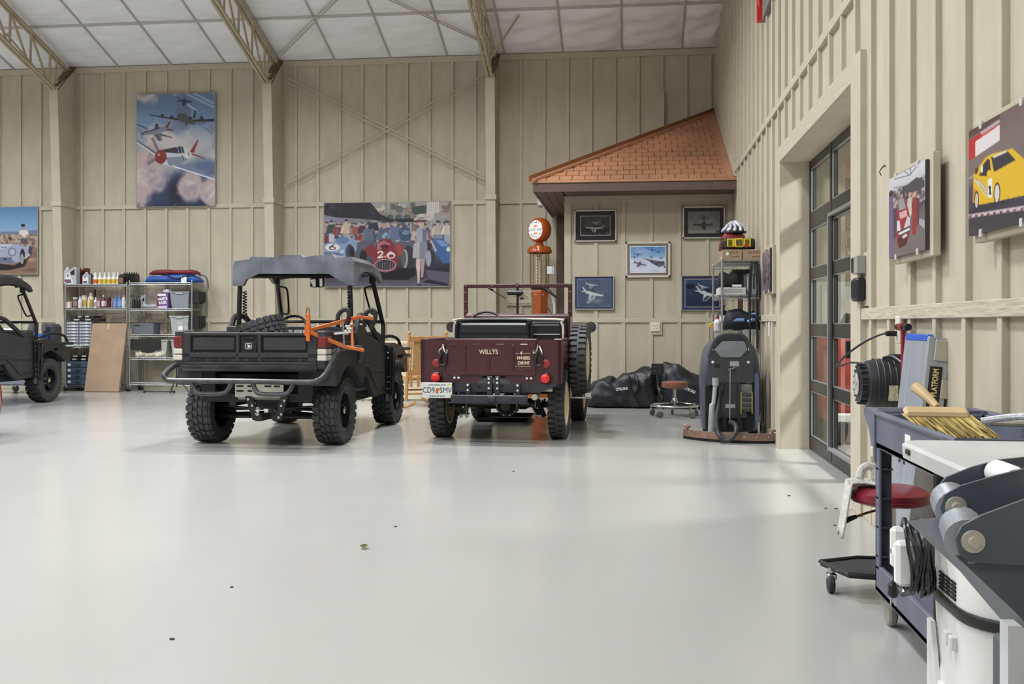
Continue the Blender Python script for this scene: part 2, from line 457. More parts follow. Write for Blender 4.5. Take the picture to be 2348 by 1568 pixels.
# unseen side of the hall and the neighbouring bay
tag(MB().box(-20.35, -20.2, -10.2, 18, 0, 12).build('wall_left', SIDING), kind='structure', label='tan left wall of the hall')
tag(MB().box(-20.2, 1.8, -10.35, -10.2, 0, 7).build('wall_back', SIDING), kind='structure', label='tan wall behind the viewer')
BAY = mat('bay_wall_paint', (205, 196, 178), .7, var=.02)
tag(MB().box(1.7, 9, 14.4, 14.55, 0, 4.2).build('wall_bay_far', BAY), kind='structure', label='pale end wall of the bay behind glass door')
tag(MB().box(8.9, 9.0, 0, 14.5, 0, 4.2).build('wall_bay_side', BAY), kind='structure', label='pale side wall of the bay behind glass door')
tag(MB().box(1.7, 9, 0, .12, 0, 4.2).build('wall_bay_near', BAY), kind='structure', label='pale near wall of the bay behind glass door')
tag(MB().box(1.7, 9, 0, 14.5, 4.2, 4.3).build('ceiling_bay', mat('bay_ceiling', (215, 212, 205), .8, var=0)), kind='structure', label='pale ceiling of the bay behind glass door')
# sectional glass door with a pass door
BLK = mat('black_aluminium', (36, 34, 32), .38, var=.05, spec=.5)
ALU = mat('grey_aluminium', (158, 160, 162), .35, metal=.6, var=.03)
GLS = glass_mat('door_glass', (225, 230, 228), .75, ior=1.6)
XG = 1.68
d = tag(MB().box(XG, XG + .06, Y0, Y1, DH - .08, DH).box(XG, XG + .06, Y0, Y1, 0, .13).build('door_1', BLK), 'black framed sectional glass door with pass door', kind='structure')
zs = [(.135, .56), (.66, 1.08), (1.19, 1.61), (1.715, 2.085), (2.245, 2.66)]
ysd = [Y1 - .06, 8.93, 8.87, 7.93, 7.87, Y0 + .06]
zp = .13
for a, b in zs:
    if a - zp > .01: MB().box(XG, XG + .05, Y0, Y1, zp, a, .003).build('rail', BLK, d)
    for k in range(3):
        y1, y0 = ysd[2 * k], ysd[2 * k + 1]
        pn = MB().add([(XG + .025, y0, a), (XG + .025, y1, a), (XG + .025, y1, b), (XG + .025, y0, b)], [(0, 1, 2, 3)]).build('pane', GLS, d)
        m = MB()
        for (p0, p1, q0, q1) in ((y0, y1, a, a + .008), (y0, y1, b - .008, b), (y0, y0 + .008, a, b), (y1 - .008, y1, a, b)):
            m.box(XG + .004, XG + .02, p0, p1, q0, q1)
        m.build('glazing_bead', ALU, pn)
    zp = b
for y in (Y1 - .03, 8.9, 7.9, Y0 + .03):
    MB().box(XG - .004, XG + .054, y - .03, y + .03, 0.02, DH, .003).build('stile', BLK, d)
pd = MB()
pd.box(XG - .03, XG + .01, 8.885, 8.915, .1, 2.12, .003).box(XG - .03, XG + .01, 7.93, 7.95, .1, 2.12, .003).box(XG - .03, XG + .01, 7.93, 8.915, 2.10, 2.13, .003).box(XG - .03, XG + .01, 7.93, 8.9, .12, .15, .003)
po = pd.build('pass_door_frame', ALU, d)
MB().box(XG - .06, XG, 7.985, 8.02, .93, 1.06, .004).build('lock_box', BLK, po)
m = MB()
for y0 in (7.96, 8.80): m.box(XG - .012, XG + .0, y0, y0 + .075, .15, 2.1)
m.build('pass_door_stile', BLK, po)

# corner room: walls, soffit, copper hip roof
HF, HX = 14.86, -.976
wh = tag(MB().box(HX, XR, HF, HF + .12, 0, 3.1).box(HX, HX + .12, HF + .12, YF, 0, 3.1).build('wall_corner_room', SIDING), 'tan board and batten front wall of corner room', kind='structure')
for px in (1364.5, 1427.5, 1491, 1555.5, 1620):
    x = onY(px + 2, 743, HF).x
    MB().box(x - .028, x + .028, HF - .02, HF + .01, .1, 2.98, .003).build('batten', TRIM, wh)
MB().box(HX - .005, HX + .09, HF - .026, HF + .02, 0, 3.06, .003).build('corner_board', TRIM, wh)
MB().box(XR - .07, XR - .002, HF - .022, HF + .02, 0, 3.06, .003).build('corner_board', TRIM, wh)
for z0, z1, nm in ((1.213, 1.272, 'rail'), (2.97, 3.06, 'frieze_board'), (0, .1, 'baseboard')):
    MB().box(HX, XR - .01, HF - .024, HF + .01, z0, z1, .003).build(nm, TRIM, wh)
COPPER = mat('copper', (192, 142, 110), .36, metal=.4, var=.09, vscale=1.4, bump=.05, bscale=9)
COPPER2 = mat('copper_flashing', (158, 112, 80), .38, metal=.6, var=.08, vscale=2)
YE, XE, ZB, ZT, ZA = 14.28, -1.39, 3.05, 3.20, 4.80
hr = tag(MB().add([(XE, YE, ZT), (XR, YE, ZT), (XR, YF, ZA), (XE, YF, ZT)], [(0, 1, 2), (0, 2, 3)]).add([(XE + .03, YE + .03, ZB + .03), (XR, YE + .03, ZB + .03), (XR, YF, ZB + .03), (XE + .03, YF, ZB + .03)], [(0, 1, 2, 3)]).build('roof_corner_room', COPPER2), 'copper shingled hip roof over corner room', kind='structure')
nrow = 17
ey = (YF - YE) / nrow; ez = (ZA - ZT) / nrow
nrm = Vector((0, -(ZA - ZT), (YF - YE))).normalized()
for r in range(nrow):
    ya, za = YE + r * ey - .01, ZT + r * ez
    xl = XE + (XR - XE) * (r + .02) / nrow
    x = XR - .12 + (.09 if r % 2 else 0) - .18 * 20
    while x < XR - .12:
        x0, x1 = x + .006, min(x + .18, XR - .11) - .004; x += .18
        if x1 - x0 < .03: continue
        f = (XR - XE) / (YF - YE)
        def hipx(y): return XE + (y - YE) * f + .05
        if x1 < hipx(ya) + .02: continue
        yb, zb = ya + ey * 1.12, za + ez * 1.12
        t = random.uniform(.016, .024); lo = nrm * t; hi = nrm * .003
        poly = [(max(x0, hipx(ya)), ya, za), (x1, ya, za)]
        yx1 = YE + (x1 - XE - .05) / f; yx0 = YE + (x0 - XE - .05) / f
        if yx1 < yb: poly += [(x1, max(yx1, ya + .01), za + (max(yx1, ya + .01) - ya) / ey * ez)]
        else: poly += [(x1, yb, zb)]
        if hipx(yb) > x0:
            if hipx(yb) < x1: poly += [(hipx(yb), yb, zb)]
            if x0 > hipx(ya): poly += [(x0, max(yx0, ya), za + (max(yx0, ya) - ya) / ey * ez)]
        else: poly += [(x0, yb, zb)]
        n = len(poly)
        top = [Vector(p) + (lo if abs(p[1] - ya) < 1e-6 else lo + (hi - lo) * min(1, (p[1] - ya) / (yb - ya))) for p in poly]
        MB().add(top + [Vector(p) for p in poly], [tuple(range(n)), tuple(range(n, 2 * n))[::-1]] + [(i, n + i, n + (i + 1) % n, (i + 1) % n) for i in range(n)]).build('shingle', COPPER, hr, fix=False)
pa, pb = Vector((XE, YE, ZT)), Vector((XR, YF, ZA))
def strip(a, b, wv, hv, nm, m_=COPPER2):
    a, b, wv, hv = map(Vector, (a, b, wv, hv))
    MB().add([a - wv, a + wv, a + wv + hv, a - wv + hv, b - wv, b + wv, b + wv + hv, b - wv + hv], [(0, 1, 2, 3), (7, 6, 5, 4), (0, 4, 5, 1), (1, 5, 6, 2), (2, 6, 7, 3), (3, 7, 4, 0)]).build(nm, m_, hr)
strip(pa + Vector((-.01, -.02, 0)), pb, (.05, -.045, -.005), (0, 0, .035), 'hip_cap', COPPER)
strip(pa + Vector((-.05, -.02, .012)), pb + Vector((-.04, 0, .012)), (.012, -.01, 0), (0, 0, .07), 'hip_rib')
strip((XR - .07, YE, ZT + .012), (XR - .07, YF, ZA + .012), (.07, 0, 0), (0, 0, .018), 'wall_flashing', COPPER)
MB().prism([(YE - .02, ZT + .03), (YF, ZA + .03), (YF, ZA + .15), (YE - .02, ZT + .15)], XR - .045, XR, 'x').build('wall_trim_board', TRIM, hr)
MB().box(XE - .02, XR, YE - .02, YE + .02, 3.175, 3.215, .006).box(XE - .02, XE + .02, YE, YF, 3.175, 3.215, .006).build('drip_edge', COPPER, hr)
MB().box(XE, XR, YE, YE + .035, ZB, 3.18, .003).box(XE, XE + .035, YE + .035, YF, ZB, 3.18, .003).build('fascia', BROWN, hr)
for k in range(3):
    MB().box(XE + .04 + k * .125, XE + .16 + k * .125, YE + .04, YF - .04, ZB + .005, ZB + .02, .003).build('soffit_board', BROWN, hr)
for k in range(4):
    MB().box(HX + .02, XR - .01, YE + .04 + k * .135, YE + .17 + k * .135, ZB + .005, ZB + .02, .003).build('soffit_board', BROWN, hr)
# ------------------------------------------------------------ vehicles
RUBBER = mat('tire_rubber', (57, 57, 59), .62, var=.12, vscale=12, bump=.1, bscale=90)
RIMBLK = mat('satin_black_rim', (24, 24, 25), .4, var=.05)
BLACKP = mat('black_plastic', (43, 43, 46), .55, var=.16, vscale=5, bump=.12, bscale=90)
BLACK = mat('black_steel', (26, 26, 27), .42, var=.08)
DARK = mat('dark_underside', (17, 17, 18), .7, var=.1)
TUBE = mat('scuffed_black_tube', (52, 53, 56), .36, var=.25, vscale=14)
CHROME = mat('chrome', (205, 206, 208), .18, metal=1., var=.03)
STAINLESS = mat('brushed_steel', (188, 184, 172), .42, metal=.55, var=.05)
FADED = mat('faded_grey_plastic', (112, 117, 127), .45, var=.16, vscale=5, bump=.1, bscale=40)
REDL = mat('red_lens', (150, 34, 36), .2, var=.05, spec=.6)
REDD = mat('dark_red_lens', (112, 44, 46), .25, var=.06)
WHITEL = mat('clear_lens', (205, 200, 188), .25, var=.04)
WHITE = mat('white_paint', (225, 225, 222), .5, var=.02)
def wheel(parent, x, y, rad, w, side, rim_r, rimm, kind, name='wheel', blocks=None):
    """axis along x; side +1 when the outer face looks to +x"""
    we = thing(name, None, None, (x, y, rad)); we.parent = parent
    h = w / 2
    prof = [(rim_r, -h * .78), (rim_r + .03, -h * .95), (rad * .80, -h * 1.0), (rad * .92, -h * .92), (rad * .945, -h * .72), (rad * .95, 0), (rad * .945, h * .72), (rad * .92, h * .92), (rad * .80, h), (rim_r + .03, h * .95), (rim_r, h * .78)]
    m = MB().lathe(prof, axis='x', seg=48)
    def block(a0, a1, x0, x1, r0, r1, sk=0., sh=.92):
        vs = []
        for r, e in ((r0, 1), (r1, sh)):
            for (a, xx) in ((a0, x0), (a1, x0), (a1 + sk, x1), (a0 + sk, x1)):
                ac = (a0 + a1 + sk) / 2; xc = (x0 + x1) / 2
                a_, x_ = ac + (a - ac) * e, xc + (xx - xc) * e
                vs.append((x_, r * math.cos(a_), r * math.sin(a_)))
        m.add(vs, [(0, 1, 2, 3), (7, 6, 5, 4), (0, 4, 5, 1), (1, 5, 6, 2), (2, 6, 7, 3), (3, 7, 4, 0)])
    if kind == 'mud':
        n = 26
        for k in range(n):
            a = 2 * math.pi * k / n; d_ = 2 * math.pi / n
            for s_ in (-1, 1):
                o = .5 * d_ if s_ > 0 else 0
                block(a + o, a + o + d_ * .74, s_ * h * .03, s_ * h * .36, rad * .93, rad * 1.0, s_ * d_ * .28)
                block(a + o + d_ * .3, a + o + d_ * 1.0, s_ * h * .42, s_ * h * .80, rad * .925, rad * .995, -s_ * d_ * .12)
                block(a + o + d_ * .25, a + o + d_ * .95, s_ * h * .80, s_ * h * .99, rad * .90, rad * .972, 0)
    else:
        n = 34
        for k in range(n):
            a = 2 * math.pi * k / n; d_ = 2 * math.pi / n
            for s_ in (-1, 1):
                o = .5 * d_ if s_ > 0 else 0
                block(a + o, a + o + d_ * .58, s_ * h * .10, s_ * h * .97, rad * .93, rad * 1.0, 0, .95)
                block(a + o, a + o + d_ * .58, s_ * h * .82, s_ * h * 1.04, rad * .84, rad * .965, 0, .95)
        m.lathe([(rad * .95, -h * .12), (rad * .998, -h * .10), (rad * .998, h * .10), (rad * .95, h * .12)], axis='x', seg=48)
    m.build('tire', RUBBER, we, fix=False)
    s = side
    m = MB().lathe([(rim_r + .012, s * h * .86), (rim_r, s * h * .9), (rim_r - .014, s * h * .8), (rim_r - .02, s * h * .2), (rim_r - .03, -s * h * .1)] , axis='x', seg=32)
    m.lathe([(rim_r + .012, -s * h * .86), (rim_r, -s * h * .9), (rim_r - .014, -s * h * .8), (rim_r - .02, 0)], axis='x', seg=32)
    if kind == 'mud':
        m.lathe([(rim_r - .02, s * h * .05), (.05, s * h * .15), (.05, s * h * .30), (0, s * h * .30)], axis='x', seg=24)
        for k in range(5):
            a = 2 * math.pi * k / 5; M = Matrix.Rotation(a, 4, 'X')
            m.box(min(s * h * .1, s * h * .42), max(s * h * .1, s * h * .42), -.028, .028, .04, rim_r - .01, .006, M)
    else:
        m.lathe([(rim_r - .02, s * h * .2), (rim_r * .75, s * h * .1), (rim_r * .62, s * h * .45), (rim_r * .3, s * h * .5), (.035, s * h * .5), (.035, s * h * .8), (0, s * h * .8)], axis='x', seg=32)
    rm = m.build('rim', rimm, we)
    if kind == 'mud':
        m = MB().lathe([(.036, s * h * .3), (.036, s * h * .78), (.026, s * h * .84), (0, s * h * .84)], axis='x', seg=16)
        m.build('hub_cap', CHROME, we)
        m = MB()
        for k in range(4):
            a = math.pi / 4 + k * math.pi / 2
            m.cyl((s * h * .3, .055 * math.cos(a), .055 * math.sin(a)), (s * h * .42, .055 * math.cos(a), .055 * math.sin(a)), .009, seg=6)
        m.build('lug_nuts', CHROME, we)
    return we

# ---- dark utility vehicle
G = thing('utility_vehicle', 'dark four wheel utility vehicle with cargo bed and orange tool over its tailgate', 'utility vehicle', (-3.58, 9.85, 0), R(-1.3), 'dark utility vehicles')
for sx in (-1, 1):
    wheel(G, sx * .645, 0, .335, .255, sx, .185, RIMBLK, 'mud')
    wheel(G, sx * .64, 2.05, .335, .235, sx, .185, RIMBLK, 'mud')
# under-body
m = MB()
for sx in (-1, 1): m.box(sx * .24 - .03, sx * .24 + .03, -.42, 2.35, .40, .50)
m.box(-.55, .55, -.42, -.36, .44, .52).box(-.28, .28, .5, 1.9, .36, .44)
m.box(-.45, .5, -.3, .35, .52, .70)
m.build('frame', DARK, G)
MB().box(-.08, .22, -.28, .15, .36, .54, .03).box(-.05, .19, -.32, -.28, .39, .51, .01).build('gearbox', BLACKP, G)
m = MB()
for sx in (-1, 1):
    m.box(sx * .2, sx * .55, -.10, -.03, .435, .475, .005)
    m.cyl((sx * .15, -.2, .285), (sx * .56, -.06, .27), .022, seg=8); m.cyl((sx * .15, .15, .285), (sx * .56, .03, .27), .022, seg=8)
    m.cyl((sx * .1, 0, .345), (sx * .55, 0, .335), .016, seg=8)
    m.cyl((sx * .12, -.2, .36), (sx * .5, -.12, .38), .011, seg=6)
    m.cyl((sx * .2, 2.05, .40), (sx * .56, 2.05, .36), .02, seg=8)
split_build(m, 'suspension_arm', BLACK, G)
for sx in (-1, 1):
    m = MB(); p0, p1 = Vector((sx * .5, .06, .36)), Vector((sx * .36, .1, .74))
    m.cyl(p0, p1, .018, seg=8)
    hx = []
    for k in range(60):
        t = k / 59; an = t * 2 * math.pi * 6; c_ = p0.lerp(p1, .15 + .7 * t)
        hx.append(c_ + Vector((math.cos(an) * .04, math.sin(an) * .04, 0)))
    m.tube(hx, .008, 5); m.build('shock_absorber', BLACK, G)
m = MB()
for x0, x1, t in ((-.07, .0, .09), (.29, .22, -.06)):
    m.prism([(x0 - .03, .50), (x0 + .04, .50), (x1 + .05, .27), (x1 - .02, .27)], -.47, -.44)
bk = split_build(m, 'hitch_bracket', BLACK, G)[0]
m = MB()
for x, z in ((-.06, .47), (-.02, .41), (.02, .33), (.30, .46), (.27, .41), (.27, .33), (.245, .30)):
    m.cyl((x, -.485, z), (x, -.468, z), .012, seg=6)
m.build('bolts', CHROME, bk)
MB().box(.06, .13, -.62, -.35, .275, .335, .006).box(.0, .25, -.40, -.36, .29, .33).build('hitch_receiver', BLACK, G)
MB().lathe([(0, .05), (.02, .045), (.026, .025), (.02, .004), (.012, 0), (.012, -.02), (.022, -.02), (.022, -.035), (.014, -.035), (.014, -.075), (0, -.075)], (.085, -.60, .36), seg=14).build('hitch_ball', CHROME, G)
pl = MB().box(-.2, .285, -.462, -.452, .49, .64).prism([(-.46, .49), (-.452, .49), (-.40, .46), (-.41, .455)], -.18, .26, 'x').build('skid_plate', STAINLESS, G)
m = MB()
for x, wd in ((-.15, .07), (-.04, .07), (.13, .07), (.22, .06)): m.cbox(x, -.4615, .595, wd, .004, .018, .001)
for x, wd in ((-.15, .07), (-.05, .045)): m.cbox(x, -.4615, .548, wd, .004, .018, .001)
m.build('slots', DARK, pl)
# cargo bed
MB().box(-.70, .70, -.56, .50, .74, .80).build('bed_floor', BLACKP, G)
for sx in (-1, 1):
    m = MB().box(sx * .66, sx * .72, -.56, .50, .78, 1.10, .012).box(sx * .65, sx * .735, -.56, .5, 1.085, 1.115, .01)
    m.box(sx * .715, sx * .73, -.38, .44, .90, 1.02, .008)
    m.build('bed_side', BLACKP, G)
MB().box(-.70, .70, .47, .52, .78, 1.17, .01).build('headboard', BLACKP, G)
m = MB()
for x in (-.06, .05, .15): m.box(x, x + .045, .464, .4695, 1.07, 1.13).box(x + .048, x + .09, .465, .4695, 1.07, 1.13)
split_build(m, 'warning_label', mat('printed_label', (196, 194, 188), .5, var=.3, vscale=60), G)
tg = MB()
for z0, z1 in ((1.082, 1.112), (.868, .92), (.80, .835)): tg.box(-.665, .665, -.605, -.56, z0, z1, .008)
for x0, x1 in ((-.665, -.585), (-.135, -.098), (.082, .118), (.572, .665)): tg.box(x0, x1, -.605, -.56, .83, 1.10, .008)
tg.box(-.665, .665, -.57, -.53, .77, 1.10)
tgo = tg.build('tailgate', BLACKP, G)
for x0, x1 in ((-.572, -.148), (.131, .559)):
    MB().box(x0, x1, -.592, -.565, .935, 1.07, .012).build('tailgate_inset', BLACKP, tgo)
MB().prism([(-.095, 1.08), (.08, 1.08), (.06, .915), (-.075, .915)], -.585, -.568).build('latch_recess', DARK, tgo)
MB().box(-.06, .05, -.60, -.575, 1.045, 1.068, .006).build('latch_handle', BLACK, tgo)
MB().box(-.065, .052, -.598, -.57, .945, 1.02, .015).build('latch_plate', BLACKP, tgo)
em = MB()
em.tube([(-.032, -.6, .955), (-.036, -.6, .962), (-.036, -.6, 1.0), (-.03, -.6, 1.008), (.016, -.6, 1.008), (.022, -.6, 1.0), (.022, -.6, .962), (.016, -.6, .955)], .0022, 5, closed=True)
em.prism([(-.026, .962), (-.012, .978), (-.018, .99), (-.010, 1.002), (-.008, .99), (.004, .992), (.012, .985), (.014, .972), (.002, .975), (-.008, .970), (.012, .962), (-.004, .964), (-.014, .972)], -.602, -.599)
em.build('emblem', WHITE, tgo)
MB().box(-.60, .575, -.60, -.568, .838, .866, .004).build('vent_slot', DARK, tgo)
m = MB()
for k in range(9): m.box(-.56 + k * .13, -.53 + k * .13, -.602, -.57, .84, .864)
m.build('vent_fin', BLACKP, tgo)
MB().prism([(-.60, .805), (-.615, .79), (-.615, .765), (-.59, .745), (-.5, .745), (-.5, .805)], -.67, .67, 'x').build('lower_lip', mat('worn_black_plastic', (36, 36, 38), .4, var=.35, vscale=9), G)
for sx in (-1, 1):
    cb = MB().box(sx * .655, sx * .75, -.60, -.40, .765, 1.13, .014).build('corner_post', BLACKP, G)
    MB().box(sx * .668, sx * .757, -.61, -.44, .965, 1.075, .01).build('tail_light', REDD, cb)
    MB().box(sx * .668, sx * .757, -.61, -.44, .905, .957, .008).box(sx * .668, sx * .757, -.61, -.44, .845, .898, .008).build('reverse_light', WHITEL, cb)
    # rear fender flare over the tire
    arc = [(.43 * math.cos(a), .335 + .45 * math.sin(a)) for a in [R(v) for v in range(10, 171, 16)]]
    poly = [(.52, .80), (.52, .92), (.40, .955), (-.30, .955), (-.42, .90), (-.45, .76)] 
    MB().prism(poly[:5] + [(-.43, .60)] + [(p[0], p[1]) for p in arc[::-1] if p[1] > .6] + [(.46, .55)], sx * .55, sx * .80, 'x').build('fender_flare', BLACKP, G)
    MB().box(sx * .42, sx * .56, -.42, .48, .50, .80).build('inner_fender', DARK, G)
nb = MB().tube([(-.66, -.42, .84), (-.73, -.62, .80), (-.765, -.76, .72), (-.74, -.775, .675), (-.66, -.78, .66), (0, -.78, .66), (.62, -.78, .655), (.72, -.76, .67), (.775, -.70, .72), (.82, -.60, .85), (.845, -.5, .945), (.85, -.4, .96), (.85, .12, .955), (.84, .24, .93), (.82, .30, .86), (.80, .32, .80)], .026, 10, smooth=4)
nb.build('rear_bumper_tube', TUBE, G)
for x0, x1 in ((-.47, -.10), (.13, .50)):
    MB().tube([(x0 - .02, -.78, .645), (x0 + .01, -.79, .58), (x0 + .07, -.80, .545), (x1 - .09, -.80, .545), (x1 - .03, -.79, .58), (x1, -.78, .645)], .022, 10, smooth=4).build('step_loop', TUBE, G)
# cab tub, doors, front fenders, hood
MB().box(-.60, .60, .52, 1.75, .36, .46, .01).build('cab_floor', DARK, G)
MB().box(-.62, .62, .53, .70, .46, .80).build('engine_cover', BLACKP, G)
MB().box(-.58, .58, .66, 1.12, .66, .79, .04).build('seat_cushion', mat('seat_vinyl', (34, 34, 35), .5, var=.08), G)
for sx in (-1, 1):
    MB().cbox(sx * .29, .68, .96, .50, .11, .36, .04, rot=(R(-8), 0, 0)).build('seat_back', mat('seat_vinyl', (34, 34, 35)), G)
    poly = [(.53, .62), (.53, 1.06), (.60, 1.09), (1.0, 1.06), (1.40, .99), (1.62, .96), (1.66, .44), (1.60, .40), (1.22, .38), (1.05, .48), (.92, .62)]
    dr = MB().prism(poly, sx * .655, sx * .715, 'x').build('door', BLACKP, G)
    MB().prism([(.62, .72), (.62, .98), (1.3, .92), (1.56, .88), (1.58, .5), (1.3, .46), (1.1, .6), (.95, .7)], sx * .705, sx * .726, 'x').build('door_panel', BLACKP, dr)
    MB().tube([(sx * .72, .62, .74), (sx * .722, .95, .74), (sx * .722, 1.05, .69), (sx * .722, 1.55, .66)], .011, 6, smooth=3).build('door_ridge', BLACK, dr)
    MB().tube([(sx * .69, .54, 1.02), (sx * .69, .60, 1.20), (sx * .69, .70, 1.275), (sx * .69, .92, 1.27), (sx * .69, 1.08, 1.20), (sx * .69, 1.45, 1.0), (sx * .69, 1.60, .93)], .032, 8, smooth=3).build('door_hoop', BLACKP, G)
    MB().prism([(.60, 1.06), (.66, 1.18), (.85, 1.18), (.98, 1.08)], sx * .675, sx * .70, 'x').build('door_infill', BLACK, G)
    ff = [(1.64, .38), (1.62, .95), (1.95, .97), (2.35, .92), (2.58, .79), (2.60, .60), (2.46, .60), (2.32, .72), (2.05, .79), (1.84, .74), (1.73, .62), (1.72, .38)]
    f_ = MB().prism(ff, sx * .50, sx * .745, 'x').build('front_fender', mat('gloss_black_panel', (28, 28, 30), .22, var=.08), G)
    m = MB()
    for y, z in ((1.66, .86), (1.66, .80), (1.67, .58), (1.67, .52), (1.67, .44)): m.cyl((sx * .745, y, z), (sx * .755, y, z), .012, seg=8)
    m.build('bolts', CHROME, f_)
MB().prism([(1.7, .46), (1.7, 1.03), (1.9, 1.02), (2.25, .97), (2.60, .84), (2.66, .46)], -.52, .52, 'x').build('hood', BLACKP, G)
MB().box(-.61, .61, 1.62, 1.86, .90, 1.10, .03).build('dashboard', BLACKP, G)
MB().box(-.36, .36, 2.64, 2.68, .52, .78, .01).build('grille', DARK, G)
m = MB().tube([(-.33 + .17 * math.cos(a), 1.42 + .10 * math.sin(a), 1.15 + .135 * math.sin(a)) for a in [2 * math.pi * k / 20 for k in range(20)]], .015, 8, closed=True)
m.cyl((-.33, 1.42, 1.15), (-.33, 1.65, .98), .02, seg=8).cyl((-.5, 1.42, 1.15), (-.16, 1.42, 1.15), .012, seg=6)
m.build('steering_wheel', BLACK, G)
for sx in (-1, 1):
    MB().tube([(sx * .765, 1.76, .36), (sx * .775, 1.77, .60), (sx * .775, 1.79, .84), (sx * .775, 1.86, .885), (sx * .775, 2.3, .89), (sx * .75, 2.66, .885), (sx * .62, 2.80, .88), (0, 2.84, .88)], .021, 8, smooth=4).build('brush_guard_tube', BLACK, G)
    MB().tube([(sx * .76, 2.2, .80), (sx * .75, 2.6, .80), (sx * .64, 2.78, .79), (0, 2.82, .79)], .022, 8, smooth=4).build('brush_guard_tube', BLACK, G)
    MB().tube([(sx * .42, 2.25, .96), (sx * .46, 2.42, 1.02), (sx * .52, 2.60, 1.04), (sx * .58, 2.74, 1.0), (sx * .60, 2.80, .90)], .02, 8, smooth=4).build('brush_guard_hoop', BLACK, G)
    MB().tube([(sx * .755, 1.70, .40), (sx * .77, 1.70, .93)], .017, 6).build('hinge_bar', BLACK, G)
    MB().box(sx * .72, sx * .745, 1.64, 1.70, .30, .62, .006).build('mud_flap', mat('dusty_rubber', (70, 68, 66), .8, var=.2), G)
    # roll cage
    MB().tube([(sx * .615, .62, .75), (sx * .62, .62, 1.25), (sx * .605, .62, 1.66), (sx * .59, .66, 1.74), (sx * .575, .8, 1.765), (sx * .565, 1.45, 1.77), (sx * .57, 1.58, 1.73), (sx * .615, 1.86, 1.24), (sx * .625, 1.885, 1.16), (sx * .62, 1.87, .92)], .026, 10, smooth=4).build('roll_bar', BLACK, G)
    MB().tube([(sx * .585, 1.63, 1.63), (sx * .50, 1.64, 1.62), (sx * .47, 1.66, 1.58), (sx * .50, 1.79, 1.34), (sx * .54, 1.81, 1.31), (sx * .60, 1.80, 1.33)], .012, 6, smooth=3).build('grab_handle', BLACK, G)
    MB().lathe([(.026, -.035), (.04, -.03), (.04, .03), (.026, .035)], (sx * .575, 1.60, 1.69), seg=12).build('clamp', BLACK, G)
    m = MB(); hx = []
    for k in range(72):
        t = k / 71; an = t * 2 * math.pi * 8
        hx.append((sx * (.565 if sx < 0 else .62) + .02 * math.cos(an) + (.03 if sx < 0 else .0), .60 + .02 * math.sin(an) - .03, 1.30 + .24 * t))
    m.tube(hx, .007, 5).cyl(Vector(hx[0]), Vector(hx[0]) + Vector((0, 0, -.05)), .008, seg=6)
    m.build('bed_spring', BLACK, G)
MB().cyl((-.62, 1.86, 1.22), (.62, 1.86, 1.22), .018, seg=8).build('cross_bar', BLACK, G)
MB().cyl((-.6, .62, 1.70), (.6, .62, 1.70), .022, seg=8).build('cross_bar', BLACK, G)
MB().add([(-.57, 1.56, 1.72), (.57, 1.56, 1.72), (.60, 1.87, 1.24), (-.60, 1.87, 1.24)], [(0, 1, 2, 3)]).build('windshield', glass_mat('clear_glass', (246, 248, 246), .8, ior=1.3), G)
mi = MB().box(-.115, .055, 1.42, 1.45, 1.61, 1.725, .02).build('rear_view_mirror', BLACK, G)
MB().cbox(-.03, 1.412, 1.667, .152, .005, .097, .001, rot=(R(5), 0, R(-9))).build('mirror_glass', mat('mirror', (215, 215, 215), .03, metal=1., var=0), mi)
# roof
def rx(px): return -.655 + (px - 540) * 1.31 / 276
def rz_(py): return 1.19 + (743 - py) * .00463
out = [(538, 655), (539, 606), (548, 597), (576, 594), (581, 588), (643, 590), (650, 585), (696, 585), (703, 590), (768, 583), (777, 593), (812, 590), (819, 600), (819, 655), (806, 655), (788, 645), (762, 629), (600, 627), (570, 640), (562, 655)]
P = [(rx(a), rz_(b)) for a, b in out]
roof = MB()
top = P[1:13]
n = len(top)
def rsec(y, dz, k, t=.035):
    up = [(x * k, y, z + dz) for x, z in top]; lo = [(x * k * .97, y, z + dz - t) for x, z in top[::-1]]
    return up + lo
roof.loft([rsec(.60, 0, 1), rsec(.8, .0, 1.0), rsec(1.2, -.005, 1.0), rsec(1.5, -.04, .98), rsec(1.62, -.085, .95), rsec(1.66, -.12, .93)])
ro = roof.build('roof', FADED, G)
MB().prism(P, .555, .605).build('roof_rear_valance', FADED, ro)
for sx in (-1, 1):
    MB().prism([(.58, 1.86), (1.2, 1.86), (1.55, 1.81), (1.68, 1.75), (1.73, 1.68), (1.68, 1.665), (1.56, 1.72), (1.3, 1.77), (.95, 1.76), (.78, 1.70), (.72, 1.60), (.58, 1.60)], sx * .615, sx * .662, 'x').build('roof_side_skirt', FADED, ro)
MB().box(-.6, .6, .62, 1.6, 1.775, 1.79).build('roof_liner', DARK, ro)
for x in (-.36, .20):
    MB().box(x, x + .012, .55, .57, 1.74, 1.90, .003).build('roof_rib', FADED, ro)

# the second one, parked at the left edge of view
G2 = copy_tree(G)
G2.location = (-9.53, 12.52, 0); G2.rotation_euler = (0, 0, R(1))
G2['label'] = 'dark utility vehicle cut off by the left edge, in front of the sports car poster'
for ch in list(G2.children):
    if ch.name.split('.')[0] == 'roof':
        for r_ in [ch] + list(ch.children):
            r_.material_slots[0].link = 'OBJECT'; r_.material_slots[0].material = BLACKP
    if ch.name.split('.')[0] == 'bed_spring':
        bpy.data.objects.remove(ch)

# ---- spare tire and orange tool carried by the first one
sp = thing('spare_tire', 'chunky black spare tire lying tilted in the vehicle cargo bed', 'tire', (-3.80, 9.98, .80))
w_ = wheel(sp, 0, 0, .32, .24, 1, .17, RIMBLK, 'mud', 'tire_assembly')
w_.location = (0, 0, 0)
w_.rotation_euler = (0, R(-68), 0); w_.location = (0, 0, .262)
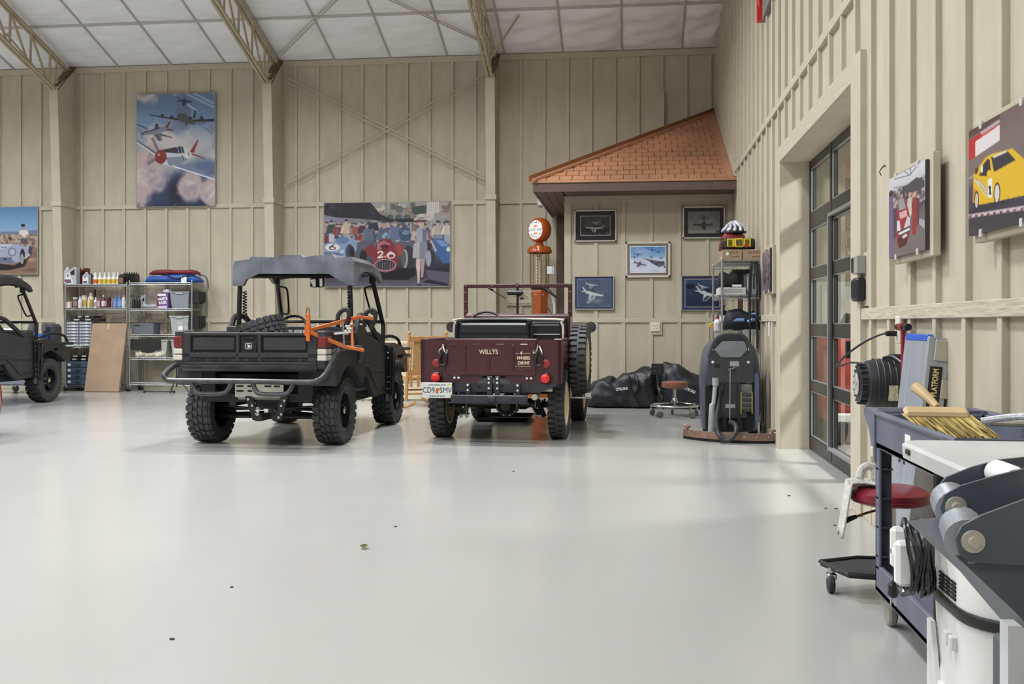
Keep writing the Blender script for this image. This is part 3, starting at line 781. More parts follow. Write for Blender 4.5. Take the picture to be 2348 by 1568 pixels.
# flatten: the tire parts hang directly under the thing
for ch in list(w_.children):
    ch.parent = sp; ch.location = (0, 0, .262); ch.rotation_euler = (0, R(-113), R(-8))
bpy.data.objects.remove(w_)
ORANGE = mat('orange_steel', (196, 100, 36), .42, var=.08, vscale=10)
ot = thing('boom_tool', 'orange steel frame with black hook and chain laid over tailgate corner', 'tool', (-2.98, 9.30, .86), R(-1.3))
def bar(p, q, w1, w2, nm, mt=ORANGE, par=ot):
    p, q = Vector(p), Vector(q); d = q - p
    M = Matrix.Translation(p) @ d.to_track_quat('X', 'Z').to_matrix().to_4x4()
    return MB().box(0, d.length, -w1 / 2, w1 / 2, -w2 / 2, w2 / 2, .003, M).build(nm, mt, par)
bar((-.02, -.10, .17), (-.02, -.10, .43), .03, .035, 'upright_bar')
bar((-.03, -.09, .27), (.34, .34, .40), .02, .035, 'upper_arm'); bar((-.02, -.09, .26), (.30, .06, .11), .02, .035, 'lower_arm')
bar((.30, .06, .115), (.46, .10, .08), .02, .03, 'foot_bar'); bar((.34, .34, .40), (.48, .42, .38), .02, .03, 'upper_tip')
bar((.30, .22, .36), (.34, .12, .10), .025, .03, 'cross_link')
bar((-.06, -.085, .27), (.0, -.085, .27), .01, .10, 'gusset')
for x, y in ((.22, .2), (.42, .42)):
    MB().tube([(x - .05, y, .30), (x - .045, y, .42), (x + .02, y, .47), (x + .06, y, .44), (x + .05, y, .36), (x + .01, y, .28)], .022, 8, smooth=4).build('rubber_loop', mat('black_rubber', (34, 32, 31), .7, var=.15), ot)
m = MB()
for k in range(9): m.ell((.27 + .02 * (k % 3), .10 + .01 * k, .24 + .022 * (k // 2)), .018, .014, .014, 8, 6)
m.build('chain', STAINLESS, ot)
MB().cyl((.20, .0, .24), (.36, .02, .26), .014, seg=8).cyl((.28, .0, .36), (.29, .02, .12), .011, seg=8).build('ratchet', CHROME, ot)
# ------------------------------------------------------------ maroon open four-wheel drive
MAROON = mat('maroon_paint', (70, 33, 39), .28, var=.04, coat=.4)
CREAM = mat('cream_paint', (216, 200, 166), .35, var=.03)
CHASSIS = mat('blue_grey_chassis', (46, 49, 57), .4, var=.06)
SEATV = mat('black_seat_vinyl', (40, 43, 46), .42, var=.05)
J = thing('open_jeep', 'maroon open vintage four wheel drive with cream wheels and side mounted spare', 'car', (-1.365, 10.6, 0), R(-2.6))
for sx in (-1, 1):
    wheel(J, sx * .617, 0, .362, .165, sx, .215, CREAM, 'ndt')
    wheel(J, sx * .612, 2.045, .362, .165, sx, .215, CREAM, 'ndt')
spw = wheel(J, .80, .38, .375, .17, 1, .215, CREAM, 'ndt', 'spare_wheel'); spw.location.z = .81
for sx in (-1, 1):
    side = [(-.60, .61), (-.60, 1.035), (1.30, 1.035), (1.30, .52), (.46, .52), (.45, .70), (.36, .80), (-.34, .80), (-.42, .70), (-.43, .61)]
    s_ = MB().prism(side, sx * .665, sx * .705, 'x').build('body_side', MAROON, J)
    MB().box(sx * .63, sx * .715, -.60, 1.30, 1.02, 1.045, .008).build('body_rail', MAROON, s_)
    MB().box(sx * .40, sx * .70, -.50, .50, .80, .84, .01).build('wheel_house', MAROON, J)
    MB().box(sx * .695, sx * .722, -.60, -.53, .93, 1.02, .004).build('side_catch', MAROON, J)
MB().box(-.66, .66, -.58, 1.30, .56, .60).build('body_floor', DARK, J)
rp = MB().prism([(-.705, .605), (-.705, 1.035), (.705, 1.035), (.705, .605), (.205, .605), (.145, .672), (-.085, .672), (-.145, .605)], -.60, -.575).build('rear_panel', MAROON, J)
m = MB()
for x in (-.705, .705): m.cyl((x, -.588, .605), (x, -.588, 1.035), .014, seg=8)
split_build(m, 'corner_bead', MAROON, rp)
tg = MB().box(-.452, .452, -.622, -.60, .682, 1.035, .004).build('tailgate', MAROON, J)
m = MB().cyl((-.46, -.612, 1.035), (.46, -.612, 1.035), .011, seg=8); m.build('tailgate_bead', MAROON, tg)
for x in (-.262, -.017, .228):
    MB().box(x - .008, x + .008, -.628, -.62, .73 if x != -.017 else .73, .985 if x != -.017 else .86, .003).box(x + .014, x + .018, -.628, -.62, .73, .985 if x != -.017 else .86, .0015).build('pressed_rib', MAROON, tg)
MB().box(-.44, -.25, -.627, -.62, .728, .742, .003).build('pressed_rib', MAROON, tg); MB().box(.235, .43, -.627, -.62, .728, .742, .003).build('pressed_rib', MAROON, tg)
for x in (-.375, -.145, .10, .335):
    MB().tube([(x - .035, -.622, .99), (x + .035, -.622, .99), (x + .04, -.622, .98), (x + .035, -.622, .968), (x - .035, -.622, .968), (x - .04, -.622, .98)], .004, 5, closed=True).build('pressed_slot', MAROON, tg)
MB().box(-.118, .084, -.626, -.62, .875, .945, .002).build('name_plate', MAROON, tg)
LET = mat('cream_lettering', (216, 200, 172), .5, var=.03)
m = text(MB(), 'WILLYS', .062, face_M((-.017, -.6275, .912)), .0008, bold=.012, sx=.92); m.build('lettering', LET, tg)
m = MB()
text(m, '4', .05, face_M((.305, -.6245, .905)), .0006, .02, shear=.2); text(m, 'WHEEL', .043, face_M((.33, -.6245, .855)), .0006, .03, shear=.25); text(m, 'DRIVE', .043, face_M((.33, -.6245, .805)), .0006, .03, shear=.25)
m.box(.25, .285, -.6245, -.622, .90, .904).box(.325, .40, -.6245, -.622, .90, .904).box(.25, .262, -.6245, -.622, .772, .776).box(.275, .40, -.6245, -.622, .772, .776)
m.build('lettering', LET, tg)
m = MB()
for x in (-.345, .385):
    m.box(x - .04, x + .04, -.628, -.60, .672, .69, .002)
h_ = split_build(m, 'hinge', MAROON, J)[0]
m = MB()
for x in (-.365, -.323, .365, .407): m.lathe([(.0, -.634), (.008, -.632), (.012, -.626), (.012, -.60)], (x, 0, .655), axis='y', seg=10)
m.build('bolts', WHITE, h_)
for sx, x in ((-1, -.555), (1, .55)):
    MB().lathe([(0, -.62), (.03, -.618), (.041, -.612), (.043, -.60), (.043, -.59)], (x, 0, .80), axis='y', seg=24).build('reflector', mat('dull_red_reflector', (140, 44, 48), .35, var=.05), J)
    lm = MB().lathe([(.058, -.60), (.058, -.63), (.05, -.64), (.05, -.6)], (x + .008, 0, .655), axis='y', seg=24).build('lamp_housing', BLACK, J)
    MB().lathe([(0, -.662), (.03, -.66), (.044, -.65), (.047, -.635), (.047, -.61)], (x, 0, .655), axis='y', seg=24).build('tail_light', mat('bright_red_lens', (214, 46, 42), .25, var=.12, vscale=60), lm)
    # hook and wrapped chain
    hk = MB().tube([(x * .87, -.635, .985), (x * .87 - sx * .012, -.64, .94), (x * .87 - sx * .035, -.64, .90), (x * .87 - sx * .05, -.64, .915), (x * .87 - sx * .04, -.64, .935)], .007, 6, smooth=4)
    hk.tube([(x * .87 + .012, -.636, .97), (x * .87 + sx * .03, -.64, .93), (x * .87 + sx * .04, -.64, .905), (x * .87 + sx * .028, -.64, .89)], .006, 6, smooth=3)
    ho = hk.build('chain_hook', CHROME, J)
    MB().tube([(x * .87 - .01, -.635, .90), (x * .87 - .03, -.64, .84), (x * .87 - .022, -.64, .79), (x * .87 + .012, -.64, .782), (x * .87 + .035, -.64, .80), (x * .87 + .035, -.64, .86), (x * .87 + .02, -.635, .91)], .0135, 8, smooth=4).build('covered_chain', BLACK, ho)
# frame, bumper, plate
MB().prism([(-.36, .515), (-.36, .60), (.66, .60), (.66, .585), (.50, .515)], -.62, -.58).build('rear_crossmember', CHASSIS, J)
MB().box(-.375, .385, -.75, -.68, .415, .492, .004).prism([(-.76, .412), (-.68, .412), (-.68, .422), (-.77, .422)], -.40, .40, 'x').build('drawbar', CHASSIS, J)
m = MB()
for x0, x1, z0, z1 in ((-.028, .022, .49, .672), (.052, .098, .49, .672), (-.245, -.20, .47, .60), (.255, .30, .47, .60)): m.box(x0, x1, -.66, -.615, z0, z1, .003)
m.box(.0, .07, -.77, -.70, .43, .48, .003)
db = split_build(m, 'drawbar_bracket', CHASSIS, J)[0]
m = MB()
for x, z in ((-.01, .65), (-.01, .61), (.075, .65), (.075, .61), (-.222, .585), (-.222, .535), (.278, .585), (.278, .535), (-.01, .555), (.075, .555)): m.lathe([(0, -.672), (.009, -.67), (.011, -.66), (.011, -.65)], (x, 0, z), axis='y', seg=10)
m.build('bolts', WHITE, db)
m = MB()
for x, z, r in ((-.12, .57, .017), (.12, .575, .01), (-.25, .455, .008), (.25, .455, .008)): m.cyl((x, -.625 if z > .5 else -.752, z), (x, -.60 if z > .5 else -.74, z), r, seg=12)
m.build('bolt_hole', DARK, db)
pl = MB().box(-.665, -.365, -.735, -.728, .460, .612, .004).build('licence_plate', mat('plate_white', (206, 210, 208), .4, var=.03), J)
m = MB(); text(m, 'CD9', .076, face_M((-.600, -.7365, .535)), .0006, .0, sx=.85); text(m, '5MV', .076, face_M((-.428, -.7365, .535)), .0006, .0, sx=.85)
text(m, 'MYFLORIDA.COM', .022, face_M((-.515, -.7365, .588)), .0004); text(m, 'IN GOD WE TRUST', .018, face_M((-.515, -.7365, .478)), .0004, .02)
m.build('lettering', mat('plate_green', (38, 58, 54), .5, var=0), pl)
MB().ell((-.516, -.7362, .528), .016, .0008, .026, 12, 8).ell((-.508, -.7362, .545), .02, .0008, .014, 12, 8).build('plate_emblem', mat('plate_orange', (188, 96, 52), .5, var=.2, vscale=90), pl)
MB().box(-.41, -.383, -.7365, -.734, .588, .604).build('plate_sticker', mat('yellow_sticker', (196, 178, 60), .5, var=.1), pl)
MB().box(-.56, -.47, -.73, -.60, .53, .56).build('plate_bracket', CHASSIS, pl)
# under-body
m = MB()
for sx in (-1, 1): m.box(sx * .30 - .03, sx * .30 + .03, -.58, 2.5, .47, .55)
m.build('frame', CHASSIS, J)
for y0 in (0, 2.045):
    MB().cyl((-.56, y0, .352), (.56, y0, .352), .034, seg=12).build('axle', BLACK, J)
    if y0 == 0:
        d_ = MB().lathe([(0, -.20), (.05, -.195), (.085, -.16), (.098, -.10), (.118, -.095), (.118, -.07), (.12, .05), (.05, .22), (0, .22)], (.075, 0, .345), axis='y', seg=20).build('differential', BLACK, J)
        m = MB()
        for k in range(10):
            a = 2 * math.pi * k / 10; m.cyl((.075 + .108 * math.cos(a), -.105, .345 + .108 * math.sin(a)), (.075 + .108 * math.cos(a), -.09, .345 + .108 * math.sin(a)), .008, seg=6)
        m.build('bolts', WHITE, d_)
        m = MB()
        for k in range(-3, 4): m.box(.075 + k * .02 - .004, .075 + k * .02 + .004, -.205 + .005 * k * k, -.12, .30, .39)
        m.build('cooling_fin', BLACK, d_)
for sx in (-1, 1):
    m = MB()
    for k in range(5):
        L_ = .50 - k * .09; z = .30 - k * .012
        m.tube([(sx * .40, -L_, z + L_ * L_ * .28), (sx * .40, -L_ / 2, z + L_ * L_ * .07), (sx * .40, 0, z), (sx * .40, L_ / 2, z + L_ * L_ * .07), (sx * .40, L_, z + L_ * L_ * .28)], .011, 4)
    m.build('leaf_spring', BLACK, J)
    m = MB().box(sx * .40 - .05, sx * .40 + .05, -.06, .06, .232, .25, .003)
    for a in (-.032, .032):
        for b in (-.045, .045): m.cyl((sx * .40 + a, b, .20), (sx * .40 + a, b, .40), .007, seg=6)
    m.build('u_bolt', STAINLESS, J)
    MB().cyl((sx * .46, -.05, .24), (sx * .36, -.25, .55), .026, seg=10).build('shock_absorber', BLACK, J)
MB().cyl((.12, -.50, .545), (.34, -.50, .55), .02, seg=10).cyl((.34, -.5, .55), (.60, -.46, .54), .026, seg=10).build('exhaust_pipe', mat('pale_exhaust', (186, 178, 160), .5, metal=.3, var=.1), J)
MB().lathe([(0, -.62), (.03, -.62), (.032, -.55), (.032, -.4)], (.44, 0, .47), axis='y', seg=12).build('exhaust_tip', STAINLESS, J)
MB().box(-.25, .25, .2, 1.2, .28, .33, .02).build('skid_plate', DARK, J)
# spare carrier
MB().cyl((.66, .38, .80), (.78, .38, .80), .05, seg=12).box(.86, .93, .20, .32, .41, .47, .008).box(.69, .93, .24, .29, .40, .42, .003).box(.70, .72, .25, .28, .41, .80).build('spare_carrier', CHROME, J)
# seats
MB().box(-.565, .235, .44, .53, .80, 1.225, .05).build('front_seat_back', SEATV, J)
MB().tube([(-.585, .475, .84), (-.585, .475, 1.14), (-.565, .475, 1.20), (-.51, .475, 1.235), (.18, .475, 1.235), (.235, .475, 1.20), (.255, .475, 1.14), (.255, .475, .84)], .018, 8, smooth=3).build('seat_piping', BLACK, J)
MB().box(-.53, .22, .434, .445, 1.085, 1.10).build('seat_seam', BLACK, J)
MB().box(-.62, .585, .56, .66, .84, 1.215, .04).build('passenger_seat_back', mat('dark_seat_vinyl', (20, 20, 21), .5, var=.04), J)
MB().tube([(-.635, .575, .86), (-.635, .575, 1.14), (-.615, .575, 1.205), (-.55, .575, 1.242), (.50, .575, 1.242), (.565, .575, 1.205), (.588, .575, 1.14), (.588, .575, .86)], .014, 8, smooth=3).build('seat_frame_tube', mat('cream_tube', (205, 196, 180), .4, var=.03), J)
MB().box(.26, .56, .553, .56, 1.075, 1.083).build('seat_seam', WHITE, J)
MB().box(-.6, .58, .45, .95, .70, .82, .03).build('seat_cushion', SEATV, J)
m = MB().cyl((-.02, .42, .9), (-.02, .42, 1.06), .008, seg=6).cyl((.20, .42, .9), (.20, .42, 1.06), .008, seg=6); split_build(m, 'seat_post', CHROME, J)
# cowl, windshield, hood, fenders
MB().box(-.62, .62, 1.02, 1.30, 1.02, 1.30, .02).box(-.63, .63, 1.16, 1.30, .56, 1.04).build('cowl', MAROON, J)
MB().box(-.58, .58, .98, 1.02, 1.00, 1.26, .01).build('dashboard', mat('dash_black', (22, 18, 18), .5, var=.05), J)
wy = 1.10
wo = MB().box(-.635, .635, wy - .02, wy + .02, 1.61, 1.655, .008).box(-.635, .635, wy - .02, wy + .02, 1.275, 1.31, .006).box(-.635, -.588, wy - .02, wy + .02, 1.28, 1.65, .008).box(.588, .635, wy - .02, wy + .02, 1.28, 1.65, .008)
wo.prism([(.59, 1.31), (.61, 1.31), (.61, 1.36)], wy - .02, wy + .02)
wfm = wo.build('windshield_frame', MAROON, J)
MB().box(-.012, .012, wy - .026, wy + .02, 1.30, 1.66, .004).build('center_post', BLACK, wfm)
for sx in (-1, 1):
    MB().add([(sx * .012, wy, 1.31), (sx * .588, wy, 1.31), (sx * .588, wy, 1.61), (sx * .012, wy, 1.61)], [(0, 1, 2, 3)]).build('windshield_glass', MATS['clear_glass'], wfm)
    m = MB().cyl((sx * .31 - .02, wy - .03, 1.60), (sx * .31 + .17, wy - .03, 1.49), .006, seg=6).cyl((sx * .31 - .03, wy - .03, 1.61), (sx * .31 + .03, wy - .03, 1.585), .011, seg=6)
    m.build('wiper', BLACK, wfm)
m = MB()
for x in (-.61, -.30, .0, .30, .61):
    m.lathe([(0, -.028), (.007, -.026), (.008, -.018)], (x, wy, 1.635), axis='y', seg=8)
for x in (-.612, .612):
    for z in (1.34, 1.45, 1.56): m.lathe([(0, -.028), (.006, -.026), (.007, -.018)], (x, wy, z), axis='y', seg=8)
m.build('bolts', CHROME, wfm)
MB().box(-.115, .075, wy - .075, wy - .045, 1.525, 1.575, .014).build('rear_view_mirror', BLACK, wfm)
m = MB().tube([(-.33 + .20 * math.cos(a), .80 + .10 * math.sin(a), 1.16 + .17 * math.sin(a)) for a in [2 * math.pi * k / 24 for k in range(24)]], .012, 8, closed=True)
m.cyl((-.33, .80, 1.16), (-.33, 1.05, 1.0), .02, seg=8).cyl((-.52, .8, 1.16), (-.14, .8, 1.16), .008, seg=6)
m.build('steering_wheel', BLACK, J)
for sx, x in ((-1, -.80), (1, .845)):
    m = MB().lathe([(0, -.012), (.058, -.012), (.062, 0), (.05, .02), (0, .03)], (x, 1.16, 1.155), axis='y', seg=20).cyl((x, 1.18, 1.12), (sx * .62, 1.2, 1.03), .008, seg=6)
    mo = m.build('side_mirror', BLACK, J)
    MB().lathe([(0, -.0135), (.056, -.0135), (.056, -.012)], (x, 1.16, 1.155), axis='y', seg=20).build('mirror_glass', mat('side_mirror_glass', (120, 124, 126), .08, metal=.9, var=.03), mo)
MB().prism([(1.28, .60), (1.28, 1.06), (2.35, .98), (2.45, .95), (2.45, .55), (1.9, .5)], -.40, .40, 'x').build('hood', MAROON, J)
for sx in (-1, 1):
    MB().prism([(1.30, .52), (1.30, .80), (1.5, .86), (2.40, .86), (2.52, .78), (2.52, .74), (2.38, .82), (1.62, .82), (1.48, .70), (1.45, .52)], sx * .40, sx * .72, 'x').build('front_fender', MAROON, J)
    MB().lathe([(.0, .04), (.07, .03), (.085, 0), (.085, -.05)], (sx * .27, 2.46, .80), axis='y', seg=16).build('headlight', CHROME, J)
MB().box(-.5, .5, 2.62, 2.70, .46, .56, .01).build('front_bumper', CHASSIS, J)

# drip tray under it
dt = MB()
def ring(x, y, z): return [(-x, -y, z), (x, -y, z), (x, y, z), (-x, y, z)]
dt.loft([ring(.30, .33, .0), ring(.335, .365, .055), ring(.325, .355, .055), ring(.29, .32, .008)], caps=False)
dt.add(ring(.30, .33, 0), [(3, 2, 1, 0)]).add(ring(.29, .32, .008), [(0, 1, 2, 3)])
o = dt.build('drip_tray', mat('tray_black', (20, 20, 21), .5, var=.05)); o.location = (-1.57, 12.58, 0.001)
tag(o, 'shallow black drip tray on floor under the maroon car', 'tray')
# ------------------------------------------------------------ prints on the walls
RNG = np.random.default_rng(5)
class Art:
    """a small painted print: colours are laid on a fine grid of vertices"""
    def __init__(s, w, h, fx=None, fy=None):
        s.w, s.h = w, h
        s.U, s.V = np.meshgrid((np.arange(w) + .5) / w, (np.arange(h) + .5) / h)
        s.a = np.zeros((h, w, 3)); s.map = fx or (lambda x, y: (x, y))
    def pts(s, P): return [s.map(*p) for p in P]
    def mix(s, m, c): 
        m = np.clip(m, 0, 1)[..., None]; s.a = s.a * (1 - m) + np.array(c, float) * m; return s
    def vgrad(s, stops):
        ys = [p[0] for p in stops]
        for k in range(3): s.a[..., k] = np.interp(s.V, ys, [p[1][k] for p in stops])
        return s
    def noise(s, n, octs=4, ar=None):
        out = np.zeros((s.h, s.w)); amp = 1.; tot = 0
        ar = ar or s.w / s.h
        for o in range(octs):
            gx, gy = int(n * ar * 2 ** o) + 2, int(n * 2 ** o) + 2
            g = RNG.random((gy, gx)); x = s.U * (gx - 1.001); y = s.V * (gy - 1.001)
            i, j = x.astype(int), y.astype(int); fx, fy = x - i, y - j
            fx = fx * fx * (3 - 2 * fx); fy = fy * fy * (3 - 2 * fy)
            out += amp * (g[j, i] * (1 - fx) * (1 - fy) + g[j, i + 1] * fx * (1 - fy) + g[j + 1, i] * (1 - fx) * fy + g[j + 1, i + 1] * fx * fy)
            tot += amp; amp *= .5
        return out / tot
    def poly(s, P, c, al=1.):
        P = s.pts(P); acc = np.zeros((s.h, s.w))
        for ox, oy in ((-.25, -.25), (.25, -.25), (-.25, .25), (.25, .25)):
            X = s.U + ox / s.w; Y = s.V + oy / s.h; ins = np.zeros((s.h, s.w), bool)
            for k in range(len(P)):
                (x0, y0), (x1, y1) = P[k], P[(k + 1) % len(P)]
                if y0 == y1: continue
                cr = ((y0 > Y) != (y1 > Y)) & (X < (x1 - x0) * (Y - y0) / (y1 - y0) + x0); ins ^= cr
            acc += ins / 4
        return s.mix(acc * al, c)
    def ell(s, cx, cy, rx, ry, c, soft=.08, al=1., rot=0.):
        u0, v0 = s.map(cx, cy); u1, v1 = s.map(cx + rx, cy); u2, v2 = s.map(cx, cy + ry)
        a, b = max(abs(u1 - u0), 1e-4), max(abs(v2 - v0), 1e-4)
        asp = s.h / s.w
        dx, dy = (s.U - u0), (s.V - v0) * asp; b_ = b * asp
        ca, sa = math.cos(rot), math.sin(rot)
        d = np.sqrt(((dx * ca + dy * sa) / a) ** 2 + ((-dx * sa + dy * ca) / b_) ** 2)
        return s.mix((1 - d) / soft + .5 if soft < .5 else (1 - d) / soft, c) if al == 1. else s.mix(np.clip((1 - d) / soft, 0, 1) * al, c)
    def line(s, p, q, wd, c, al=1.):
        p, q = np.array(p, float), np.array(q, float); d = q - p; n = np.array((-d[1], d[0])); n = n / (np.hypot(*n) + 1e-9) * wd / 2
        return s.poly([p + n, q + n, q - n, p - n], c, al)
    def build(s, name, parent, width, height, M, rough=.35):
        me = bpy.data.meshes.new(name); w, h = s.w, s.h
        xs = np.linspace(-width / 2, width / 2, w); ys = np.linspace(height / 2, -height / 2, h)
        X, Y = np.meshgrid(xs, ys); v = np.stack([X, Y, np.zeros_like(X)], -1).reshape(-1, 3)
        v = v @ np.array(M.to_3x3()).T + np.array(M.translation)
        idx = np.arange(w * h).reshape(h, w)
        f = np.stack([idx[:-1, :-1], idx[1:, :-1], idx[1:, 1:], idx[:-1, 1:]], -1).reshape(-1, 4)
        me.vertices.add(len(v)); me.vertices.foreach_set('co', v.ravel().astype(np.float32))
        me.loops.add(f.size); me.loops.foreach_set('vertex_index', f.ravel().astype(np.int32))
        me.polygons.add(len(f)); me.polygons.foreach_set('loop_start', (np.arange(len(f)) * 4).astype(np.int32)); me.polygons.foreach_set('loop_total', np.full(len(f), 4, np.int32))
        me.update(calc_edges=True)
        ca = me.color_attributes.new('print', 'FLOAT_COLOR', 'POINT')
        c = np.clip(s.a, 0, 255) / 255; lin = np.where(c <= .04045, c / 12.92, ((c + .055) / 1.055) ** 2.4)
        ca.data.foreach_set('color', np.concatenate([lin, np.ones((h, w, 1))], -1).ravel().astype(np.float32))
        k = 'print_%.2f' % rough
        if k not in MATS:
            m = bpy.data.materials.new(k); m.use_nodes = True; b = m.node_tree.nodes['Principled BSDF']
            at = m.node_tree.nodes.new('ShaderNodeVertexColor'); at.layer_name = 'print'
            m.node_tree.links.new(at.outputs[0], b.inputs['Base Color']); b.inputs['Roughness'].default_value = rough; MATS[k] = m
        me.materials.append(MATS[k])
        return ob(name, me, parent)
def fighter(A, cx, cy, L, ang, body, dark, nose=None, tail=None, flip=1, bands=False):
    """small three-quarter view of a propeller fighter, nose at +x before flip"""
    ca, sa = math.cos(ang), math.sin(ang)
    def T(P): return [(cx + flip * L * (x * ca - y * sa), cy + L * (x * sa + y * ca)) for x, y in P]
    A.poly(T([(.10, .0), (.02, -.22), (-.06, -.22), (-.08, .0)]), dark)
    A.poly(T([(.5, 0), (.42, -.055), (.15, -.07), (.05, -.10), (-.1, -.09), (-.42, -.03), (-.44, .02), (-.1, .075), (.2, .07), (.42, .045)]), body)
    A.poly(T([(.42, -.05), (.15, -.07), (.05, -.10), (-.1, -.09), (-.1, -.06), (.15, -.035), (.42, -.02)]), dark)
    A.poly(T([(-.32, -.02), (-.47, -.20), (-.41, -.21), (-.26, -.05)]), tail or body)
    A.poly(T([(-.34, 0), (-.50, .08), (-.44, .09), (-.26, .03)]), tail or dark)
    A.poly(T([(.18, .03), (.02, .32), (-.10, .33), (-.12, .04)]), body); A.poly(T([(.10, .08), (.0, .3), (-.06, .31), (-.02, .1)]), dark, .6)
    if bands:
        for k in range(3): A.poly(T([(-.02 + k * .05, .10), (-.10 + k * .04, .30), (-.07 + k * .04, .30), (.005 + k * .05, .10)]), dark)
    A.poly(T([(.5, 0), (.42, -.05), (.42, .045)]), nose or dark)
    A.line(*T([(.49, -.14), (.49, .14)]), L * .02, dark, .8)
def backing(t, w, h, d, M_=TRIM, nm='backing'):
    return MB().box(-w / 2, w / 2, 0, d, -h / 2, h / 2, .003).build(nm, M_, t)
ZI = Matrix.Identity(4)
def grommets(t, w, h, y):
    for x, z in ((-1, 1), (0, 1), (1, 1), (-1, -1), (0, -1), (1, -1), (-1, 0), (1, 0)):
        MB().lathe([(0, -.006), (.008, -.006), (.012, -.002), (.012, .002)], (x * (w / 2 - .025), y, z * (h / 2 - .025)), axis='y', seg=10).build('grommet', CHROME, t)

# ---- warbirds poster
def mp1(x, y): return ((x - 55) / 1005, (y - 78) / 1455)
A = Art(150, 216, mp1)
A.vgrad([(0, (96, 118, 152)), (.25, (112, 142, 180)), (.45, (160, 166, 176)), (.62, (110, 122, 148)), (1, (40, 46, 72))])
n = A.noise(4, 5); n2 = A.noise(6, 4)
A.mix(np.clip((n - .46 + .25 * (A.V - .35) * (A.V < .6) - .25 * (A.U - .4) - .35 * np.clip(.2 - A.V, 0, 1)) * 6, 0, 1) * np.clip((.80 - A.V) * 4, 0, 1), (196, 188, 186))
A.mix(np.clip((n2 - .55) * 6, 0, 1) * np.clip((.8 - A.V) * 4, 0, 1) * .7, (104, 106, 128))
A.ell(850, 760, 330, 260, (178, 176, 180), .9, .8); A.ell(900, 1010, 300, 120, (78, 98, 136), .8, .9)
A.ell(560, 1330, 170, 250, (32, 34, 56), .7, .95); A.ell(250, 1420, 220, 120, (52, 64, 96), .8, .9); A.ell(650, 1180, 180, 130, (34, 42, 70), .8, .8)
n3 = A.noise(5, 5)
for cx_, cy_, rx_, ry_ in ((.08, .68, .30, .26), (.68, .83, .15, .16), (.95, .88, .14, .14), (.2, .55, .2, .1)):
    d_ = np.sqrt(((A.U - cx_) / rx_) ** 2 + ((A.V - cy_) / ry_) ** 2)
    A.mix(np.clip((1.05 - d_ + (n3 - .5) * 1.6) * 2.6, 0, 1) * .95, (182, 164, 164)); A.mix(np.clip((.7 - d_ + (n2 - .5) * 2) * 2.4, 0, 1) * .7, (206, 192, 188)); A.mix(np.clip((n2 - .52) * 7, 0, 1) * np.clip((1 - d_) * 2, 0, 1) * .5, (120, 108, 128))
for k in range(2): A.line((690 + 100 * k, 85), (1050, 270 - 50 * k), 26, (190, 205, 226), .5)
A.line((710, 225), (830, 310), 20, (200, 212, 228), .7)
fighter(A, 668, 180, 200, .1, (46, 66, 96), (40, 56, 84))
bd, bk_ = (70, 76, 74), (34, 38, 42)
A.poly([(222, 338), (380, 368), (580, 400), (800, 420), (1052, 415), (1052, 450), (820, 452), (560, 420), (360, 380), (222, 350)], bk_)
A.poly([(575, 360), (610, 335), (680, 345), (760, 420), (820, 470), (800, 490), (690, 470), (600, 430)], bd)
for x, y in ((382, 365), (506, 385), (742, 405), (886, 405)): A.ell(x, y, 26, 24, (40, 44, 46)); A.line((x - 4, y - 55), (x, y + 30), 6, (60, 62, 66), .7)
A.poly([(775, 400), (800, 300), (818, 300), (812, 405)], (52, 58, 62)); A.poly([(800, 462), (945, 462), (945, 470), (810, 474)], bk_); A.ell(692, 484, 16, 14, bk_)
A.line((850, 480), (1020, 595), 16, (90, 96, 110), .6)
fighter(A, 320, 555, 420, .18, (122, 126, 140), (46, 48, 62), tail=(104, 32, 42), flip=-1)
A.poly([(62, 455), (190, 520), (185, 530), (62, 470)], (40, 44, 60)); A.poly([(360, 590), (515, 640), (510, 650), (350, 612)], (70, 76, 96))
A.poly([(55, 660), (330, 840), (300, 870), (55, 705)], (104, 108, 124)); A.line((55, 695), (300, 868), 14, (218, 222, 230))
A.poly([(500, 1000), (640, 995), (1055, 1165), (1055, 1195), (700, 1080)], (110, 124, 150)); A.line((520, 1012), (1055, 1192), 16, (214, 220, 230))
A.poly([(300, 860), (330, 820), (400, 795), (560, 770), (680, 770), (745, 830), (770, 880), (700, 950), (600, 1005), (430, 1000), (340, 950)], (190, 194, 202))
A.poly([(430, 900), (640, 890), (720, 930), (600, 1005), (470, 1000)], (124, 134, 150)); A.poly([(380, 800), (560, 768), (600, 850), (430, 835)], (46, 36, 42))
A.poly([(300, 870), (330, 818), (400, 800), (432, 870), (430, 940), (370, 990), (320, 930)], (122, 38, 42)); A.ell(366, 890, 76, 88, (126, 36, 40)); A.ell(340, 862, 20, 18, (196, 130, 130))
A.poly([(545, 790), (590, 760), (650, 765), (672, 845), (600, 850)], (36, 44, 62)); A.line((580, 770), (600, 845), 8, (150, 162, 180)); A.line((625, 768), (640, 845), 8, (150, 162, 180))
A.poly([(738, 832), (835, 680), (850, 682), (790, 850)], (134, 34, 46)); A.poly([(750, 845), (935, 920), (930, 930), (770, 870)], (112, 34, 50))
A.line((640, 870), (660, 930), 10, (40, 40, 52)); A.line((690, 860), (700, 910), 14, (230, 230, 232)); A.line((715, 880), (730, 840), 10, (90, 30, 40))
A.line((255, 640), (340, 830), 36, (70, 62, 74), .55); A.line((190, 980), (310, 910), 40, (80, 66, 72), .5)
